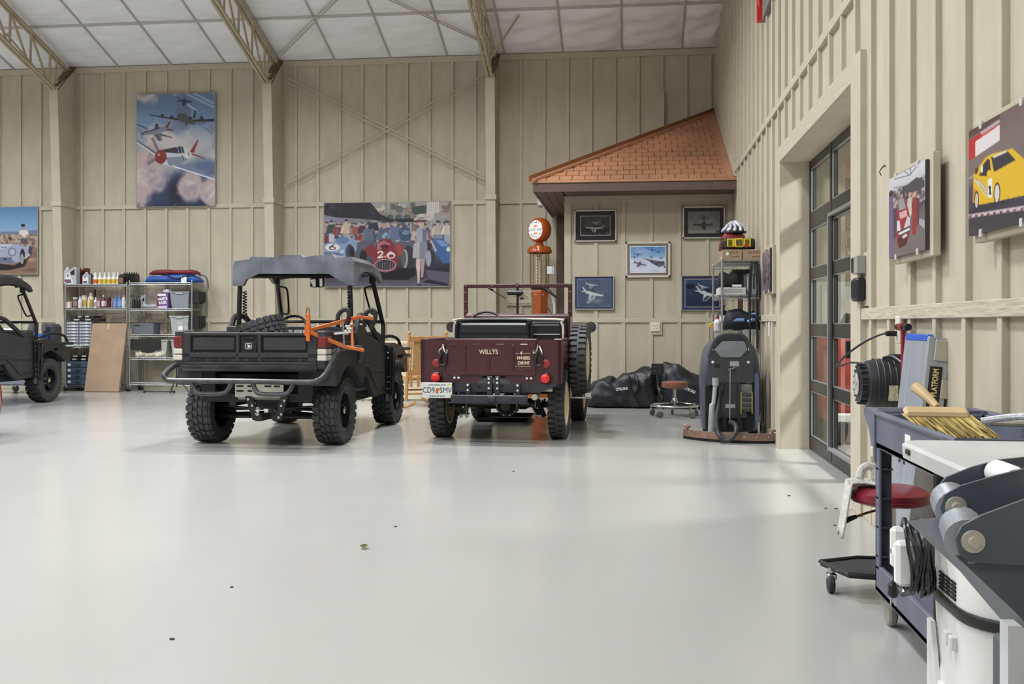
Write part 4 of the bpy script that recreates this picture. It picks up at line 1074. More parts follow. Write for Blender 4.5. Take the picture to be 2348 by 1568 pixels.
def poster(name, label, art, x0, x1, z0, z1, y, parts=True):
    w, h = x1 - x0, z1 - z0
    t = thing(name, label, 'poster', ((x0 + x1) / 2, y, (z0 + z1) / 2))
    MB().box(-w / 2 - .012, w / 2 + .012, .004, .03, -h / 2 - .012, h / 2 + .012, .002).build('panel', mat('poster_edge', (150, 146, 138), .5, var=.02), t)
    art.build('print', t, w, h, face_M((0, .0035, 0)), .3)
    grommets(t, w, h, .003)
    return t
poster('poster', 'tall poster of propeller fighter planes with red nose above clouds', A, -8.93, -7.455, 3.32, 5.355, YF - .070)

# ---- crowd and racing cars poster
def mp2(x, y): return ((x - 62) / 2210, (y - 42) / 1432)
A = Art(276, 180, mp2)
A.vgrad([(0, (120, 120, 120)), (.25, (120, 122, 128)), (.4, (84, 86, 104)), (.6, (92, 94, 106)), (.8, (44, 42, 54)), (1, (98, 92, 106))])
n = A.noise(9, 4); nf = A.noise(40, 2)
A.poly([(900, 40), (2275, 40), (2275, 330), (1850, 360), (1300, 400), (1000, 300)], (150, 148, 142))
for k in range(46):
    x = 920 + RNG.random() * 1330; y = 45 + RNG.random() * 230; w_, h_ = 40 + RNG.random() * 90, 40 + RNG.random() * 80
    c = [(176, 172, 160), (196, 192, 182), (128, 112, 104), (90, 96, 92), (150, 128, 112)][RNG.integers(5)]
    A.poly([(x, y), (x + w_, y), (x + w_, y + h_), (x, y + h_)], c, .9)
    for q in range(3): A.line((x + 12 + q * w_ / 3, y + 10), (x + 12 + q * w_ / 3, y + 26), 9, (84, 84, 88))
A.poly([(1870, 45), (2080, 45), (2080, 230), (1870, 230)], (206, 204, 198))
for i in range(6):
    for j in range(5): A.line((1890 + i * 32, 60 + j * 34), (1890 + i * 32, 78 + j * 34), 12, (110, 112, 120))
A.poly([(1590, 130), (1870, 100), (1860, 240), (1640, 260)], (66, 76, 70)); A.poly([(1000, 230), (1560, 235), (1640, 300), (1600, 340), (1100, 330)], (132, 134, 126))
for x in (1230, 1380, 1530): A.ell(x, 300, 60, 48, (84, 88, 88))
A.poly([(62, 42), (880, 42), (960, 130), (1050, 240), (1250, 330), (1700, 320), (1650, 390), (1200, 385), (900, 330), (300, 290), (62, 260)], (40, 40, 50))
A.mix(np.clip((n - .5) * 5, 0, 1) * (A.V < .24) * (A.U < .5) * .5, (76, 76, 84))
crowd = (A.V > .24) & (A.V < .47)
A.mix(crowd * np.clip((nf - .45) * 6, 0, 1) * .85, (176, 168, 166)); A.mix(crowd * np.clip((.46 - nf) * 6, 0, 1) * .7, (50, 50, 72))
A.mix(((A.U > .78) & (A.V > .16) & (A.V < .4)) * np.clip((nf - .42) * 5, 0, 1) * .7, (164, 158, 154))
A.poly([(62, 240), (300, 300), (500, 330), (62, 380)], (132, 128, 158), .8)
def man(x, y, hgt, top, leg=None, skin=(186, 158, 146)):
    A.ell(x, y - hgt * .40, hgt * .075, hgt * .085, skin); A.ell(x, y - hgt * .46, hgt * .08, hgt * .045, (60, 56, 60))
    A.poly([(x - hgt * .17, y - hgt * .28), (x - hgt * .06, y - hgt * .33), (x + hgt * .06, y - hgt * .33), (x + hgt * .17, y - hgt * .28), (x + hgt * .19, y), (x + hgt * .12, y + hgt * .08), (x - hgt * .12, y + hgt * .08), (x - hgt * .19, y)], top)
    A.line((x - hgt * .15, y - hgt * .22), (x - hgt * .21, y + hgt * .06), hgt * .075, tuple(min(255, int(v * 1.15)) for v in top)); A.line((x + hgt * .15, y - hgt * .22), (x + hgt * .2, y + hgt * .06), hgt * .075, tuple(int(v * .75) for v in top))
    if leg: A.poly([(x - hgt * .12, y + hgt * .06), (x + hgt * .12, y + hgt * .06), (x + hgt * .13, y + hgt * .42), (x - hgt * .13, y + hgt * .42)], leg)
man(110, 530, 330, (150, 140, 130)); man(195, 540, 400, (62, 70, 72), (178, 178, 186)); man(290, 560, 330, (120, 66, 66)); man(350, 560, 330, (108, 74, 78)); man(460, 540, 430, (186, 166, 150), (150, 150, 160)); man(620, 560, 340, (142, 84, 80)); man(740, 540, 330, (76, 50, 58)); man(950, 500, 360, (52, 52, 66))
man(2060, 580, 430, (176, 166, 156), (120, 134, 160)); man(2220, 580, 420, (188, 182, 172), (150, 160, 176)); man(1660, 520, 300, (120, 110, 112))
A.poly([(62, 620), (150, 580), (150, 720), (62, 720)], (112, 52, 58)); A.poly([(610, 660), (720, 580), (800, 640), (720, 700)], (140, 52, 48))
A.poly([(1400, 560), (1460, 480), (1560, 490), (1600, 620), (1580, 700), (1420, 710)], (62, 82, 108)); A.ell(1500, 560, 60, 40, (110, 134, 158))
A.poly([(62, 740), (300, 690), (560, 660), (660, 680), (640, 860), (420, 980), (62, 950)], (128, 146, 176)); A.ell(390, 680, 110, 60, (96, 118, 152)); A.poly([(62, 880), (420, 900), (380, 960), (62, 960)], (86, 104, 140))
A.ell(215, 800, 130, 62, (214, 208, 206)); A.line((245, 755), (160, 800), 20, (40, 38, 46)); A.ell(215, 815, 62, 30, (40, 38, 46)); A.ell(215, 815, 40, 16, (214, 208, 206))
A.ell(520, 880, 75, 130, (64, 66, 84)); A.ell(560, 890, 46, 100, (34, 34, 42)); A.poly([(350, 860), (430, 840), (410, 900), (360, 920)], (170, 190, 206))
man(860, 660, 560, (92, 100, 122), (84, 88, 108)); A.ell(890, 455, 50, 40, (52, 58, 78)); man(1120, 640, 540, (84, 94, 112)); A.poly([(1080, 610), (1160, 540), (1190, 590), (1110, 680)], (124, 160, 180)); A.ell(1125, 440, 46, 50, (170, 140, 122)); man(1310, 640, 560, (96, 108, 138)); A.ell(1315, 385, 40, 26, (120, 120, 112))
A.poly([(780, 830), (900, 740), (960, 820), (940, 960), (830, 960)], (118, 50, 54)); A.poly([(1320, 780), (1400, 740), (1470, 830), (1420, 960), (1340, 930)], (150, 70, 58))
A.ell(720, 960, 95, 150, (78, 80, 92)); A.ell(760, 960, 66, 110, (38, 36, 44)); A.ell(1550, 1000, 110, 220, (52, 52, 62)); A.ell(1490, 1000, 52, 160, (150, 152, 162)); A.ell(1470, 1000, 40, 130, (92, 84, 92))
A.poly([(700, 1250), (960, 1180), (1650, 1160), (1680, 1280), (1550, 1360), (1150, 1360)], (26, 24, 34)); 
A.poly([(1000, 720), (1100, 660), (1220, 670), (1290, 760), (1360, 900), (1370, 1060), (1330, 1190), (1150, 1240), (980, 1200), (920, 1080), (930, 900)], (124, 48, 58)); A.poly([(1000, 740), (1120, 690), (1250, 760), (1180, 800), (1000, 860)], (164, 104, 116)); A.ell(1135, 840, 52, 36, (96, 34, 40)); A.ell(1135, 790, 80, 30, (74, 26, 34))
for P in ([(1010, 905), (1050, 875), (1100, 885), (1095, 920), (1010, 990)], [(1010, 985), (1110, 968)]):
    for a, b in zip(P, P[1:]): A.line(a, b, 24, (224, 214, 206))
A.ell(1245, 945, 75, 55, (224, 214, 206)); A.ell(1250, 955, 48, 30, (132, 54, 62)); A.line((1190, 940), (1250, 875), 22, (224, 214, 206)); A.ell(1140, 965, 18, 14, (226, 150, 130))
A.ell(1140, 1110, 190, 105, (176, 160, 160)); A.ell(1140, 1108, 174, 90, (52, 44, 58))
for x in range(1000, 1290, 46): A.line((x, 1040), (x, 1190), 10, (140, 118, 124))
A.poly([(1940, 720), (2020, 660), (2160, 690), (2275, 800), (2275, 1080), (2150, 1090), (2060, 960), (1960, 860)], (66, 100, 152)); A.poly([(2020, 690), (2150, 700), (2260, 800), (2120, 800)], (116, 148, 190)); A.ell(2250, 850, 45, 40, (196, 214, 214))
A.ell(1935, 1000, 80, 150, (52, 52, 64)); A.ell(1900, 1000, 46, 140, (150, 156, 172)); A.poly([(1840, 1190), (2275, 1240), (2275, 1475), (1400, 1475), (1900, 1330)], (92, 86, 104)); A.poly([(1790, 1400), (1900, 1350), (2275, 1440), (2275, 1475)], (38, 34, 52))
A.poly([(1690, 1000), (1760, 1000), (1750, 1200), (1740, 1420), (1715, 1425), (1700, 1250), (1680, 1120)], (206, 184, 178)); A.poly([(1770, 1000), (1840, 1000), (1820, 1200), (1800, 1340), (1770, 1330), (1760, 1150)], (170, 146, 150)); A.ell(1740, 1440, 26, 18, (58, 40, 48)); A.ell(1795, 1340, 28, 16, (58, 40, 48))
A.poly([(1640, 760), (1700, 715), (1860, 715), (1870, 800), (1850, 1000), (1620, 990)], (170, 168, 170)); A.poly([(1750, 720), (1860, 720), (1840, 1000), (1740, 1000)], (126, 130, 146))
A.poly([(1690, 500), (1760, 470), (1840, 480), (1870, 560), (1860, 715), (1700, 715), (1680, 620)], (156, 160, 176)); A.poly([(1790, 500), (1870, 520), (1860, 715), (1800, 715)], (104, 110, 136))
A.line((1660, 540), (1610, 690), 50, (186, 170, 158)); A.line((1620, 680), (1690, 560), 36, (186, 170, 158)); A.line((1890, 530), (1940, 700), 48, (128, 96, 104)); A.line((1940, 700), (2030, 880), 34, (196, 170, 162)); A.poly([(1880, 720), (1960, 760), (1940, 870), (1880, 870)], (58, 52, 58))
A.ell(1770, 410, 52, 66, (198, 166, 152)); A.ell(1770, 340, 128, 52, (186, 178, 166)); A.ell(1770, 368, 110, 26, (96, 74, 74)); A.ell(1775, 285, 62, 40, (196, 190, 180)); A.line((1715, 320), (1830, 310), 18, (92, 90, 106))
poster('poster', 'wide poster of a red racing car numbered 26 in a crowd', A, -5.43, -3.165, 1.855, 3.335, YF - .070)

# ---- roadster poster at the left edge
def mp3(x, y): return ((x + 1400) / 2170, (y - 45) / 1440)
A = Art(190, 126, mp3)
A.vgrad([(0, (88, 126, 170)), (.2, (112, 152, 194)), (.37, (134, 166, 198)), (.375, (150, 136, 130)), (.5, (156, 138, 128)), (.7, (120, 96, 86)), (1, (136, 108, 92))])
nf = A.noise(30, 3); A.mix(((A.V > .40) & (A.V < .66)) * np.clip((nf - .45) * 5, 0, 1) * .7, (98, 76, 74)); A.mix(((A.V > .39) & (A.V < .6)) * np.clip((.48 - nf) * 5, 0, 1) * .6, (196, 178, 164))
A.ell(700, 590, 250, 40, (110, 122, 150)); A.ell(250, 600, 300, 30, (110, 122, 150))
A.poly([(-300, 1200), (300, 1300), (640, 1100), (500, 1330), (200, 1400), (-300, 1400)], (36, 30, 36)); A.ell(650, 1180, 160, 60, (196, 160, 130), .8, .7); A.ell(640, 1400, 200, 60, (92, 72, 66), .8, .7)
A.ell(235, 760, 34, 50, (150, 116, 104)); A.ell(230, 725, 36, 24, (52, 40, 44))
A.poly([(-500, 870), (0, 830), (380, 835), (520, 900), (600, 840), (650, 900), (640, 1040), (500, 1150), (400, 1220), (300, 1250), (0, 1250), (-500, 1220)], (154, 160, 182)); A.poly([(-500, 1110), (180, 1120), (340, 1240), (0, 1250), (-500, 1220)], (104, 110, 138)); A.poly([(-400, 850), (0, 840), (300, 850), (100, 940), (-400, 960)], (184, 190, 208))
A.ell(265, 1010, 80, 90, (90, 98, 124)); A.ell(265, 1010, 60, 70, (166, 172, 190)); A.ell(120, 1162, 45, 16, (38, 38, 48)); A.ell(235, 1140, 26, 30, (88, 96, 120))
A.ell(470, 1110, 52, 170, (36, 34, 46)); A.ell(460, 1160, 36, 110, (150, 146, 156)); A.ell(625, 990, 34, 110, (60, 58, 74)); A.line((500, 1150), (620, 1060), 20, (214, 208, 204))
A.ell(-60, 900, 60, 20, (60, 60, 70)); A.ell(-60, 900, 40, 10, (184, 190, 208)); A.ell(95, 905, 55, 18, (60, 60, 70)); A.ell(95, 905, 35, 9, (184, 190, 208))
A.poly([(440, 720), (570, 720), (570, 830), (500, 850), (430, 800)], (92, 76, 84)); A.poly([(400, 570), (440, 540), (550, 540), (590, 580), (590, 660), (550, 720), (440, 720), (410, 650)], (214, 204, 200)); A.line((415, 640), (490, 715), 34, (150, 116, 110)); A.line((580, 640), (520, 715), 30, (160, 124, 114))
A.ell(483, 480, 34, 56, (172, 140, 126)); A.ell(482, 440, 42, 34, (46, 40, 46))
poster('poster', 'poster of a silver roadster and standing man in a dry field', A, -12.99, -10.86, 2.115, 3.345, YF - .070)

# ---- framed plane pictures on the corner room
def framed(label, x0, x1, z0, z1, art, frame, matc, inner, mat_w=.075, fw=.022, matc2=None):
    w, h = x1 - x0, z1 - z0
    t = thing('framed_picture', label, 'picture', ((x0 + x1) / 2, HF - .045, (z0 + z1) / 2), 0, 'framed plane pictures on the corner room wall')
    m = MB()
    for a in ((-w / 2, w / 2, h / 2 - fw, h / 2), (-w / 2, w / 2, -h / 2, -h / 2 + fw), (-w / 2, -w / 2 + fw, -h / 2, h / 2), (w / 2 - fw, w / 2, -h / 2, h / 2)):
        m.box(a[0], a[1], 0, .03, a[2], a[3], .003)
    m.build('frame', frame, t)
    MB().box(-w / 2 + fw, w / 2 - fw, .012, .028, -h / 2 + fw, h / 2 - fw).build('mat_board', matc, t)
    iw, ih = w - 2 * fw - 2 * mat_w, h - 2 * fw - 2 * mat_w
    MB().box(-iw / 2 - .01, iw / 2 + .01, .0085, .012, -ih / 2 - .01, ih / 2 + .01).build('inner_line', inner, t)
    art.build('print', t, iw, ih, face_M((0, .008, 0)), .15)
SILV = mat('silver_frame', (196, 192, 184), .3, metal=.5, var=.03)
def sky(stops, nz=.0, c=(0, 0, 0)):
    A = Art(80, 62, lambda x, y: (x / 100, y / 100)); A.vgrad(stops)
    if nz: A.mix(np.clip((A.noise(3, 4) - .45) * 4, 0, 1) * nz, c)
    return A
A = sky([(0, (70, 64, 66)), (1, (44, 40, 44))], .5, (104, 98, 98)); fighter(A, 46, 62, 70, .0 - .12, (170, 164, 162), (54, 50, 52), flip=-1); fighter(A, 52, 33, 38, -.12, (150, 144, 142), (60, 56, 58), flip=-1)
framed('black and silver framed grey photo of two planes, upper left of five', -.836, -.221, 2.389, 2.854, A, SILV, mat('black_mat', (38, 36, 42), .2, var=.02), mat('inner_silver', (150, 146, 140), .4, var=.02))
A = sky([(0, (96, 90, 92)), (1, (142, 136, 136))], .4, (150, 144, 144)); fighter(A, 50, 62, 70, -.02, (72, 68, 72), (34, 32, 36), flip=-1); fighter(A, 50, 30, 40, .0, (84, 78, 80), (40, 38, 40), flip=-1)
framed('black framed sepia photo of two planes, upper right of five, behind helmet', .725, 1.326, 2.418, 2.884, A, SILV, mat('black_mat', (38, 36, 42)), mat('inner_grey', (108, 104, 102), .4, var=.02), .062)
A = sky([(0, (74, 128, 190)), (.35, (134, 176, 216)), (.5, (200, 212, 230)), (1, (214, 216, 232))], .6, (176, 188, 220))
for x, y, l in ((22, 30, 24), (12, 40, 18), (60, 40, 16), (62, 12, 24), (80, 20, 16), (88, 44, 14)): fighter(A, x, y, l, -.1, (84, 104, 140), (70, 90, 126), flip=-1)
fighter(A, 26, 66, 40, .35, (104, 104, 124), (84, 84, 106)); A.poly([(34, 44), (62, 52), (98, 60), (98, 72), (82, 80), (66, 68), (56, 58)], (96, 96, 116))
for x, y in ((62, 60), (73, 67), (82, 62), (92, 60), (98, 78)): A.ell(x, y, 3.4, 4, (60, 62, 82))
framed('white framed colour print of bombers over clouds, center of five', -.094, .551, 1.865, 2.382, A, mat('white_frame', (206, 200, 186), .4, var=.02), mat('taupe_mat', (122, 116, 108), .3, var=.02), mat('inner_white', (222, 224, 226), .4, var=0), .045, .03)
A = sky([(0, (78, 90, 116)), (1, (70, 84, 104))], .5, (96, 108, 126)); fighter(A, 46, 52, 78, .22, (186, 196, 196), (64, 72, 84)); fighter(A, 42, 20, 44, .12, (160, 170, 174), (70, 80, 94)); A.poly([(42, 66), (24, 86), (34, 90), (56, 68)], (150, 164, 168), .8); A.ell(60, 80, 20, 12, (146, 160, 166), .9, .5)
framed('blue framed photo of two silver planes, lower left of five beside car windshield', -.836, -.258, 1.399, 1.891, A, SILV, mat('navy_mat', (58, 66, 100), .2, var=.02), mat('inner_blue', (98, 108, 140), .4, var=.02), .035, .014)
A = sky([(0, (60, 76, 106)), (1, (34, 44, 68))], .5, (48, 58, 82)); fighter(A, 66, 52, 86, .25, (190, 200, 202), (36, 42, 58), bands=True); fighter(A, 52, 26, 40, .3, (160, 172, 178), (60, 70, 90)); A.ell(14, 26, 14, 10, (24, 32, 56))
framed('navy framed photo of striped wing planes, lower right of five behind shelf', .707, 1.30, 1.384, 1.889, A, SILV, mat('navy_mat2', (46, 54, 92), .2, var=.02), mat('inner_silver', (150, 146, 140)), .045, .012)

# ---- photographs on the right wall
def wall_photo(label, y0, y1, z0, z1, art, group='race photos on the right wall', bd=.0, by=0.):
    w, h = abs(y1 - y0), z1 - z0
    t = thing('race_photo', label, 'photo', (XR - .088, (y0 + y1) / 2, (z0 + z1) / 2), 0, group)
    MB().box(.02, .055, -w / 2 - by, w / 2 - .01, -h / 2 - .03, h / 2 + .03, .003).build('backing_board', TRIM, t)
    MB().box(.002, .02, -w / 2, w / 2, -h / 2, h / 2, .002).build('panel', mat('photo_edge', (60, 56, 58), .4, var=0), t)
    art.build('print', t, w, h, face_M((0.0, 0, 0), '-x'), .3)
    for a in (-.6, .6):
        for b in (-1, 1): MB().box(-.004, .01, a * w / 2 - .012, a * w / 2 + .012, b * h / 2 - .016, b * h / 2 + .016, .003).build('clip', mat('clear_clip', (206, 204, 198), .2, var=.02), t)
    return t
def mp4(x, y):
    u = (x - 78) / 412; return (u, (y - (690 - 175 * u)) / (830 + 95 * u))
A = Art(110, 140, mp4)
A.vgrad([(0, (206, 208, 214)), (.16, (190, 192, 198)), (.2, (120, 112, 120)), (.5, (98, 86, 92)), (.8, (112, 104, 104)), (1, (104, 96, 96))])
nf = A.noise(20, 3); A.mix(((A.V > .16) & (A.V < .5)) * np.clip((nf - .5) * 7, 0, 1) * .8, (190, 176, 176)); A.mix(((A.V > .18) & (A.V < .52)) * np.clip((.45 - nf) * 7, 0, 1) * .8, (48, 40, 50))
A.poly([(240, 800), (400, 690), (480, 730), (480, 800), (300, 860)], (66, 70, 76)); 
for a, b in (((130, 670), (440, 540)), ((150, 690), (330, 660)), ((330, 660), (440, 530)), ((140, 780), (250, 770)), ((250, 600), (320, 660)), ((330, 570), (340, 650))): A.line(a, b, 9, (110, 106, 108))
A.poly([(430, 1110), (480, 1140), (480, 1220), (420, 1170)], (190, 190, 196), .7)
A.poly([(80, 860), (130, 870), (160, 1200), (150, 1450), (80, 1500)], (104, 92, 122)); A.ell(105, 840, 24, 34, (46, 40, 44)); A.poly([(130, 1000), (180, 980), (180, 1250), (140, 1350)], (70, 62, 76))
A.poly([(300, 900), (345, 890), (350, 1060), (320, 1120), (300, 1080)], (196, 182, 170)); A.ell(328, 860, 18, 26, (190, 150, 130)); A.poly([(360, 890), (405, 900), (410, 1080), (395, 1270), (350, 1280), (355, 1060)], (140, 42, 46)); A.ell(376, 862, 18, 26, (196, 158, 130)); A.poly([(405, 900), (430, 910), (425, 1180), (405, 1180)], (78, 56, 66))
A.poly([(190, 900), (260, 885), (310, 1010), (335, 1130), (330, 1260), (290, 1370), (210, 1410), (175, 1370), (175, 1120)], (150, 40, 52)); A.poly([(195, 905), (255, 895), (285, 1000), (200, 1020)], (140, 150, 156)); A.poly([(205, 1040), (290, 1015), (300, 1080), (215, 1110)], (206, 160, 164)); A.poly([(178, 1130), (210, 1120), (225, 1230), (180, 1230)], (206, 204, 210)); A.poly([(300, 1080), (330, 1100), (332, 1190), (250, 1230)], (196, 190, 198)); A.poly([(195, 1235), (330, 1180), (325, 1240), (200, 1290)], (38, 30, 34)); A.line((200, 1262), (325, 1212), 26, (214, 214, 214)); A.poly([(180, 1310), (310, 1260), (290, 1370), (210, 1410)], (66, 26, 30)); A.line((245, 1300), (295, 1270), 30, (200, 198, 196))
wall_photo('photo of a red racing car in a busy pit lane, on right wall', 4.908, 5.578, 1.535, 1.955, A, by=.05)
def mp5(x, y):
    u = .5 * (x - 988) / 340; e = (x - 988) / 340; return (u, (y - (215 - 180 * e)) / (1070 + 105 * e))
A = Art(150, 100, mp5)
A.vgrad([(0, (110, 92, 92)), (.3, (120, 106, 104)), (.5, (110, 98, 98)), (.56, (70, 64, 82)), (.78, (62, 58, 76)), (.86, (52, 50, 60)), (1, (58, 58, 62))])
A.poly([(988, 215), (1328, 40), (1328, 90), (988, 290)], (86, 62, 66)); A.poly([(988, 310), (1140, 230), (1328, 140), (1328, 300), (1060, 480), (988, 520)], (180, 40, 44)); A.poly([(1066, 320), (1328, 150), (1328, 310), (1066, 475)], (216, 210, 210)); A.line((1130, 240), (1328, 110), 34, (200, 190, 188), .7)
A.line((988, 700), (1060, 655), 18, (190, 180, 176), .6); A.poly([(988, 1060), (1900, 960), (1900, 1010), (988, 1095)], (200, 184, 188)); 
for k in range(14): A.poly([(1000 + k * 66, 1068 - k * 7), (1030 + k * 66, 1064 - k * 7), (1020 + k * 66, 1088 - k * 7), (990 + k * 66, 1090 - k * 7)], (110, 60, 70))
A.ell(1250, 960, 330, 50, (40, 36, 50), .5, .8)
A.poly([(1035, 930), (1045, 690), (1060, 610), (1110, 570), (1180, 480), (1230, 450), (1450, 400), (1560, 520), (1640, 640), (1660, 800), (1600, 880), (1300, 930), (1120, 960), (1040, 940)], (216, 176, 40)); A.poly([(1040, 800), (1060, 790), (1110, 950), (1040, 935)], (178, 128, 34))
A.poly([(1110, 665), (1150, 560), (1200, 495), (1225, 500), (1235, 610), (1195, 670)], (44, 42, 50)); A.poly([(1240, 480), (1400, 420), (1480, 520), (1270, 630)], (46, 46, 60)); A.line((1260, 480), (1400, 425), 20, (216, 214, 206)); A.ell(1215, 640, 22, 30, (222, 184, 44)); A.poly([(1060, 600), (1110, 575), (1090, 640), (1062, 650)], (70, 50, 40))
for k in range(4): A.line((1045 + k * 22, 690 + k * 8), (1190 + k * 18, 880 - k * 8), 12, (232, 224, 200)); A.line((1052 + k * 22, 690 + k * 8), (1196 + k * 18, 880 - k * 8), 4, (60, 46, 40))
A.poly([(1205, 700), (1250, 690), (1250, 890), (1205, 890)], (226, 222, 214)); A.line((1218, 770), (1236, 860), 16, (40, 36, 40)); A.line((1236, 770), (1218, 860), 12, (40, 36, 40))
A.ell(1080, 915, 26, 95, (36, 30, 36)); A.ell(1080, 915, 18, 74, (196, 188, 178)); A.ell(1300, 850, 34, 110, (36, 30, 36)); A.ell(1300, 850, 26, 90, (204, 198, 190)); A.ell(1140, 600, 12, 40, (214, 214, 214))
wall_photo('photo of a yellow racing car beside red and white barrier', 3.60, 4.294, 1.545, 1.968, A, by=-.04)
A = Art(40, 40, lambda x, y: (x / 100, y / 100)); A.vgrad([(0, (150, 144, 146)), (.2, (96, 86, 92)), (1, (52, 44, 52))]); nf = A.noise(9, 3); A.mix(np.clip((nf - .5) * 6, 0, 1) * .7, (150, 130, 134)); A.mix(np.clip((.44 - nf) * 6, 0, 1) * .7, (40, 28, 36))
wall_photo('small dark crowd photo on right wall beside the wire shelf', 10.25, 10.83, 1.52, 1.945, A, by=.02)
# ------------------------------------------------------------ chrome wire shelves and what stands on them
WIRE = mat('chrome_wire', (186, 188, 190), .28, metal=.75, var=.04)
def wire_shelf(label, x0, x1, y0, y1, zs, ztop, group=None, casters=True, name='wire_shelf'):
    cx, cy = (x0 + x1) / 2, (y0 + y1) / 2; w, d = x1 - x0, y1 - y0
    t = thing(name, label, 'shelf', (cx, cy, 0), 0, group)
    X, Y = w / 2, d / 2
    zb = .13 if casters else 0
    for sx in (-1, 1):
        for sy in (-1, 1):
            MB().cyl((sx * X, sy * Y, zb - .01), (sx * X, sy * Y, ztop), .0125, seg=10).lathe([(0, .012), (.010, .01), (.0135, 0)], (sx * X, sy * Y, ztop), seg=10).build('post', WIRE, t)
            if casters:
                m = MB().cyl((sx * X, sy * Y - .0, .10), (sx * X, sy * Y, .14), .012, seg=8).box(sx * X - .016, sx * X - .012, sy * Y - .03, sy * Y + .03, .045, .11).box(sx * X + .012, sx * X + .016, sy * Y - .03, sy * Y + .03, .045, .11)
                c_ = m.build('caster', WIRE, t)
                MB().lathe([(0, -.011), (.045, -.011), (.05, -.006), (.05, .006), (.045, .011), (0, .011)], (sx * X, sy * Y, .05), axis='x', seg=18).build('caster_wheel', mat('caster_rubber', (40, 40, 42), .6, var=.05), c_)
    for z in zs:
        m = MB()
        for zz in (z, z - .032):
            m.tube([(-X, -Y, zz), (X, -Y, zz), (X, Y, zz), (-X, Y, zz)], .0042, 5, closed=True)
        sh = m.build('shelf', WIRE, t)
        m = MB()
        for (a, b) in (((-X, -Y), (X, -Y)), ((X, -Y), (X, Y)), ((X, Y), (-X, Y)), ((-X, Y), (-X, -Y))):
            n = max(4, int(math.dist(a, b) / .05))
            P = []
            for k in range(n + 1):
                u = k / n; P.append((a[0] + (b[0] - a[0]) * u, a[1] + (b[1] - a[1]) * u, z if k % 2 else z - .032))
            m.tube(P, .003, 4)
        n = int(d / .03)
        for k in range(1, n): m.tube([(-X, -Y + d * k / n, z), (X, -Y + d * k / n, z)], .002, 4, caps=False)
        for k in range(1, 4): m.tube([(-X + w * k / 4, -Y, z - .006), (-X + w * k / 4, Y, z - .006)], .003, 4, caps=False)
        m.build('wire_deck', WIRE, sh)
    return t
ZCL = 18.05; MPP = ZCL / FPX                      # metres a pixel at the left shelves
YS = 17.06
def zl(y): return CAM_H + (743 - y) * MPP
S1 = [zl(652), zl(706), zl(793.5), zl(884)]
S2 = [zl(649), zl(708.5), zl(767), zl(820), zl(877)]
sx0, sx1 = onY(150, 743, YS).x, onY(291, 743, YS).x
tx0, tx1 = onY(298, 743, YS).x, onY(441, 743, YS).x
wire_shelf('chrome wire shelf with oil and cleaner bottles beside the leftmost column', sx0, sx1, YS, YS + .46, S1, zl(648), 'chrome wire shelves by the far wall')
wire_shelf('chrome wire shelf holding totes and folded blue and red bags', tx0, tx1, YS - .02, YS + .44, S2, zl(645), 'chrome wire shelves by the far wall')
PC = {}
def pm(c, rough=.4, metal=0.):
    k = 'plastic_%d_%d_%d_%d' % (*c, int(metal * 10)); return mat(k, c, rough, metal, var=.05)
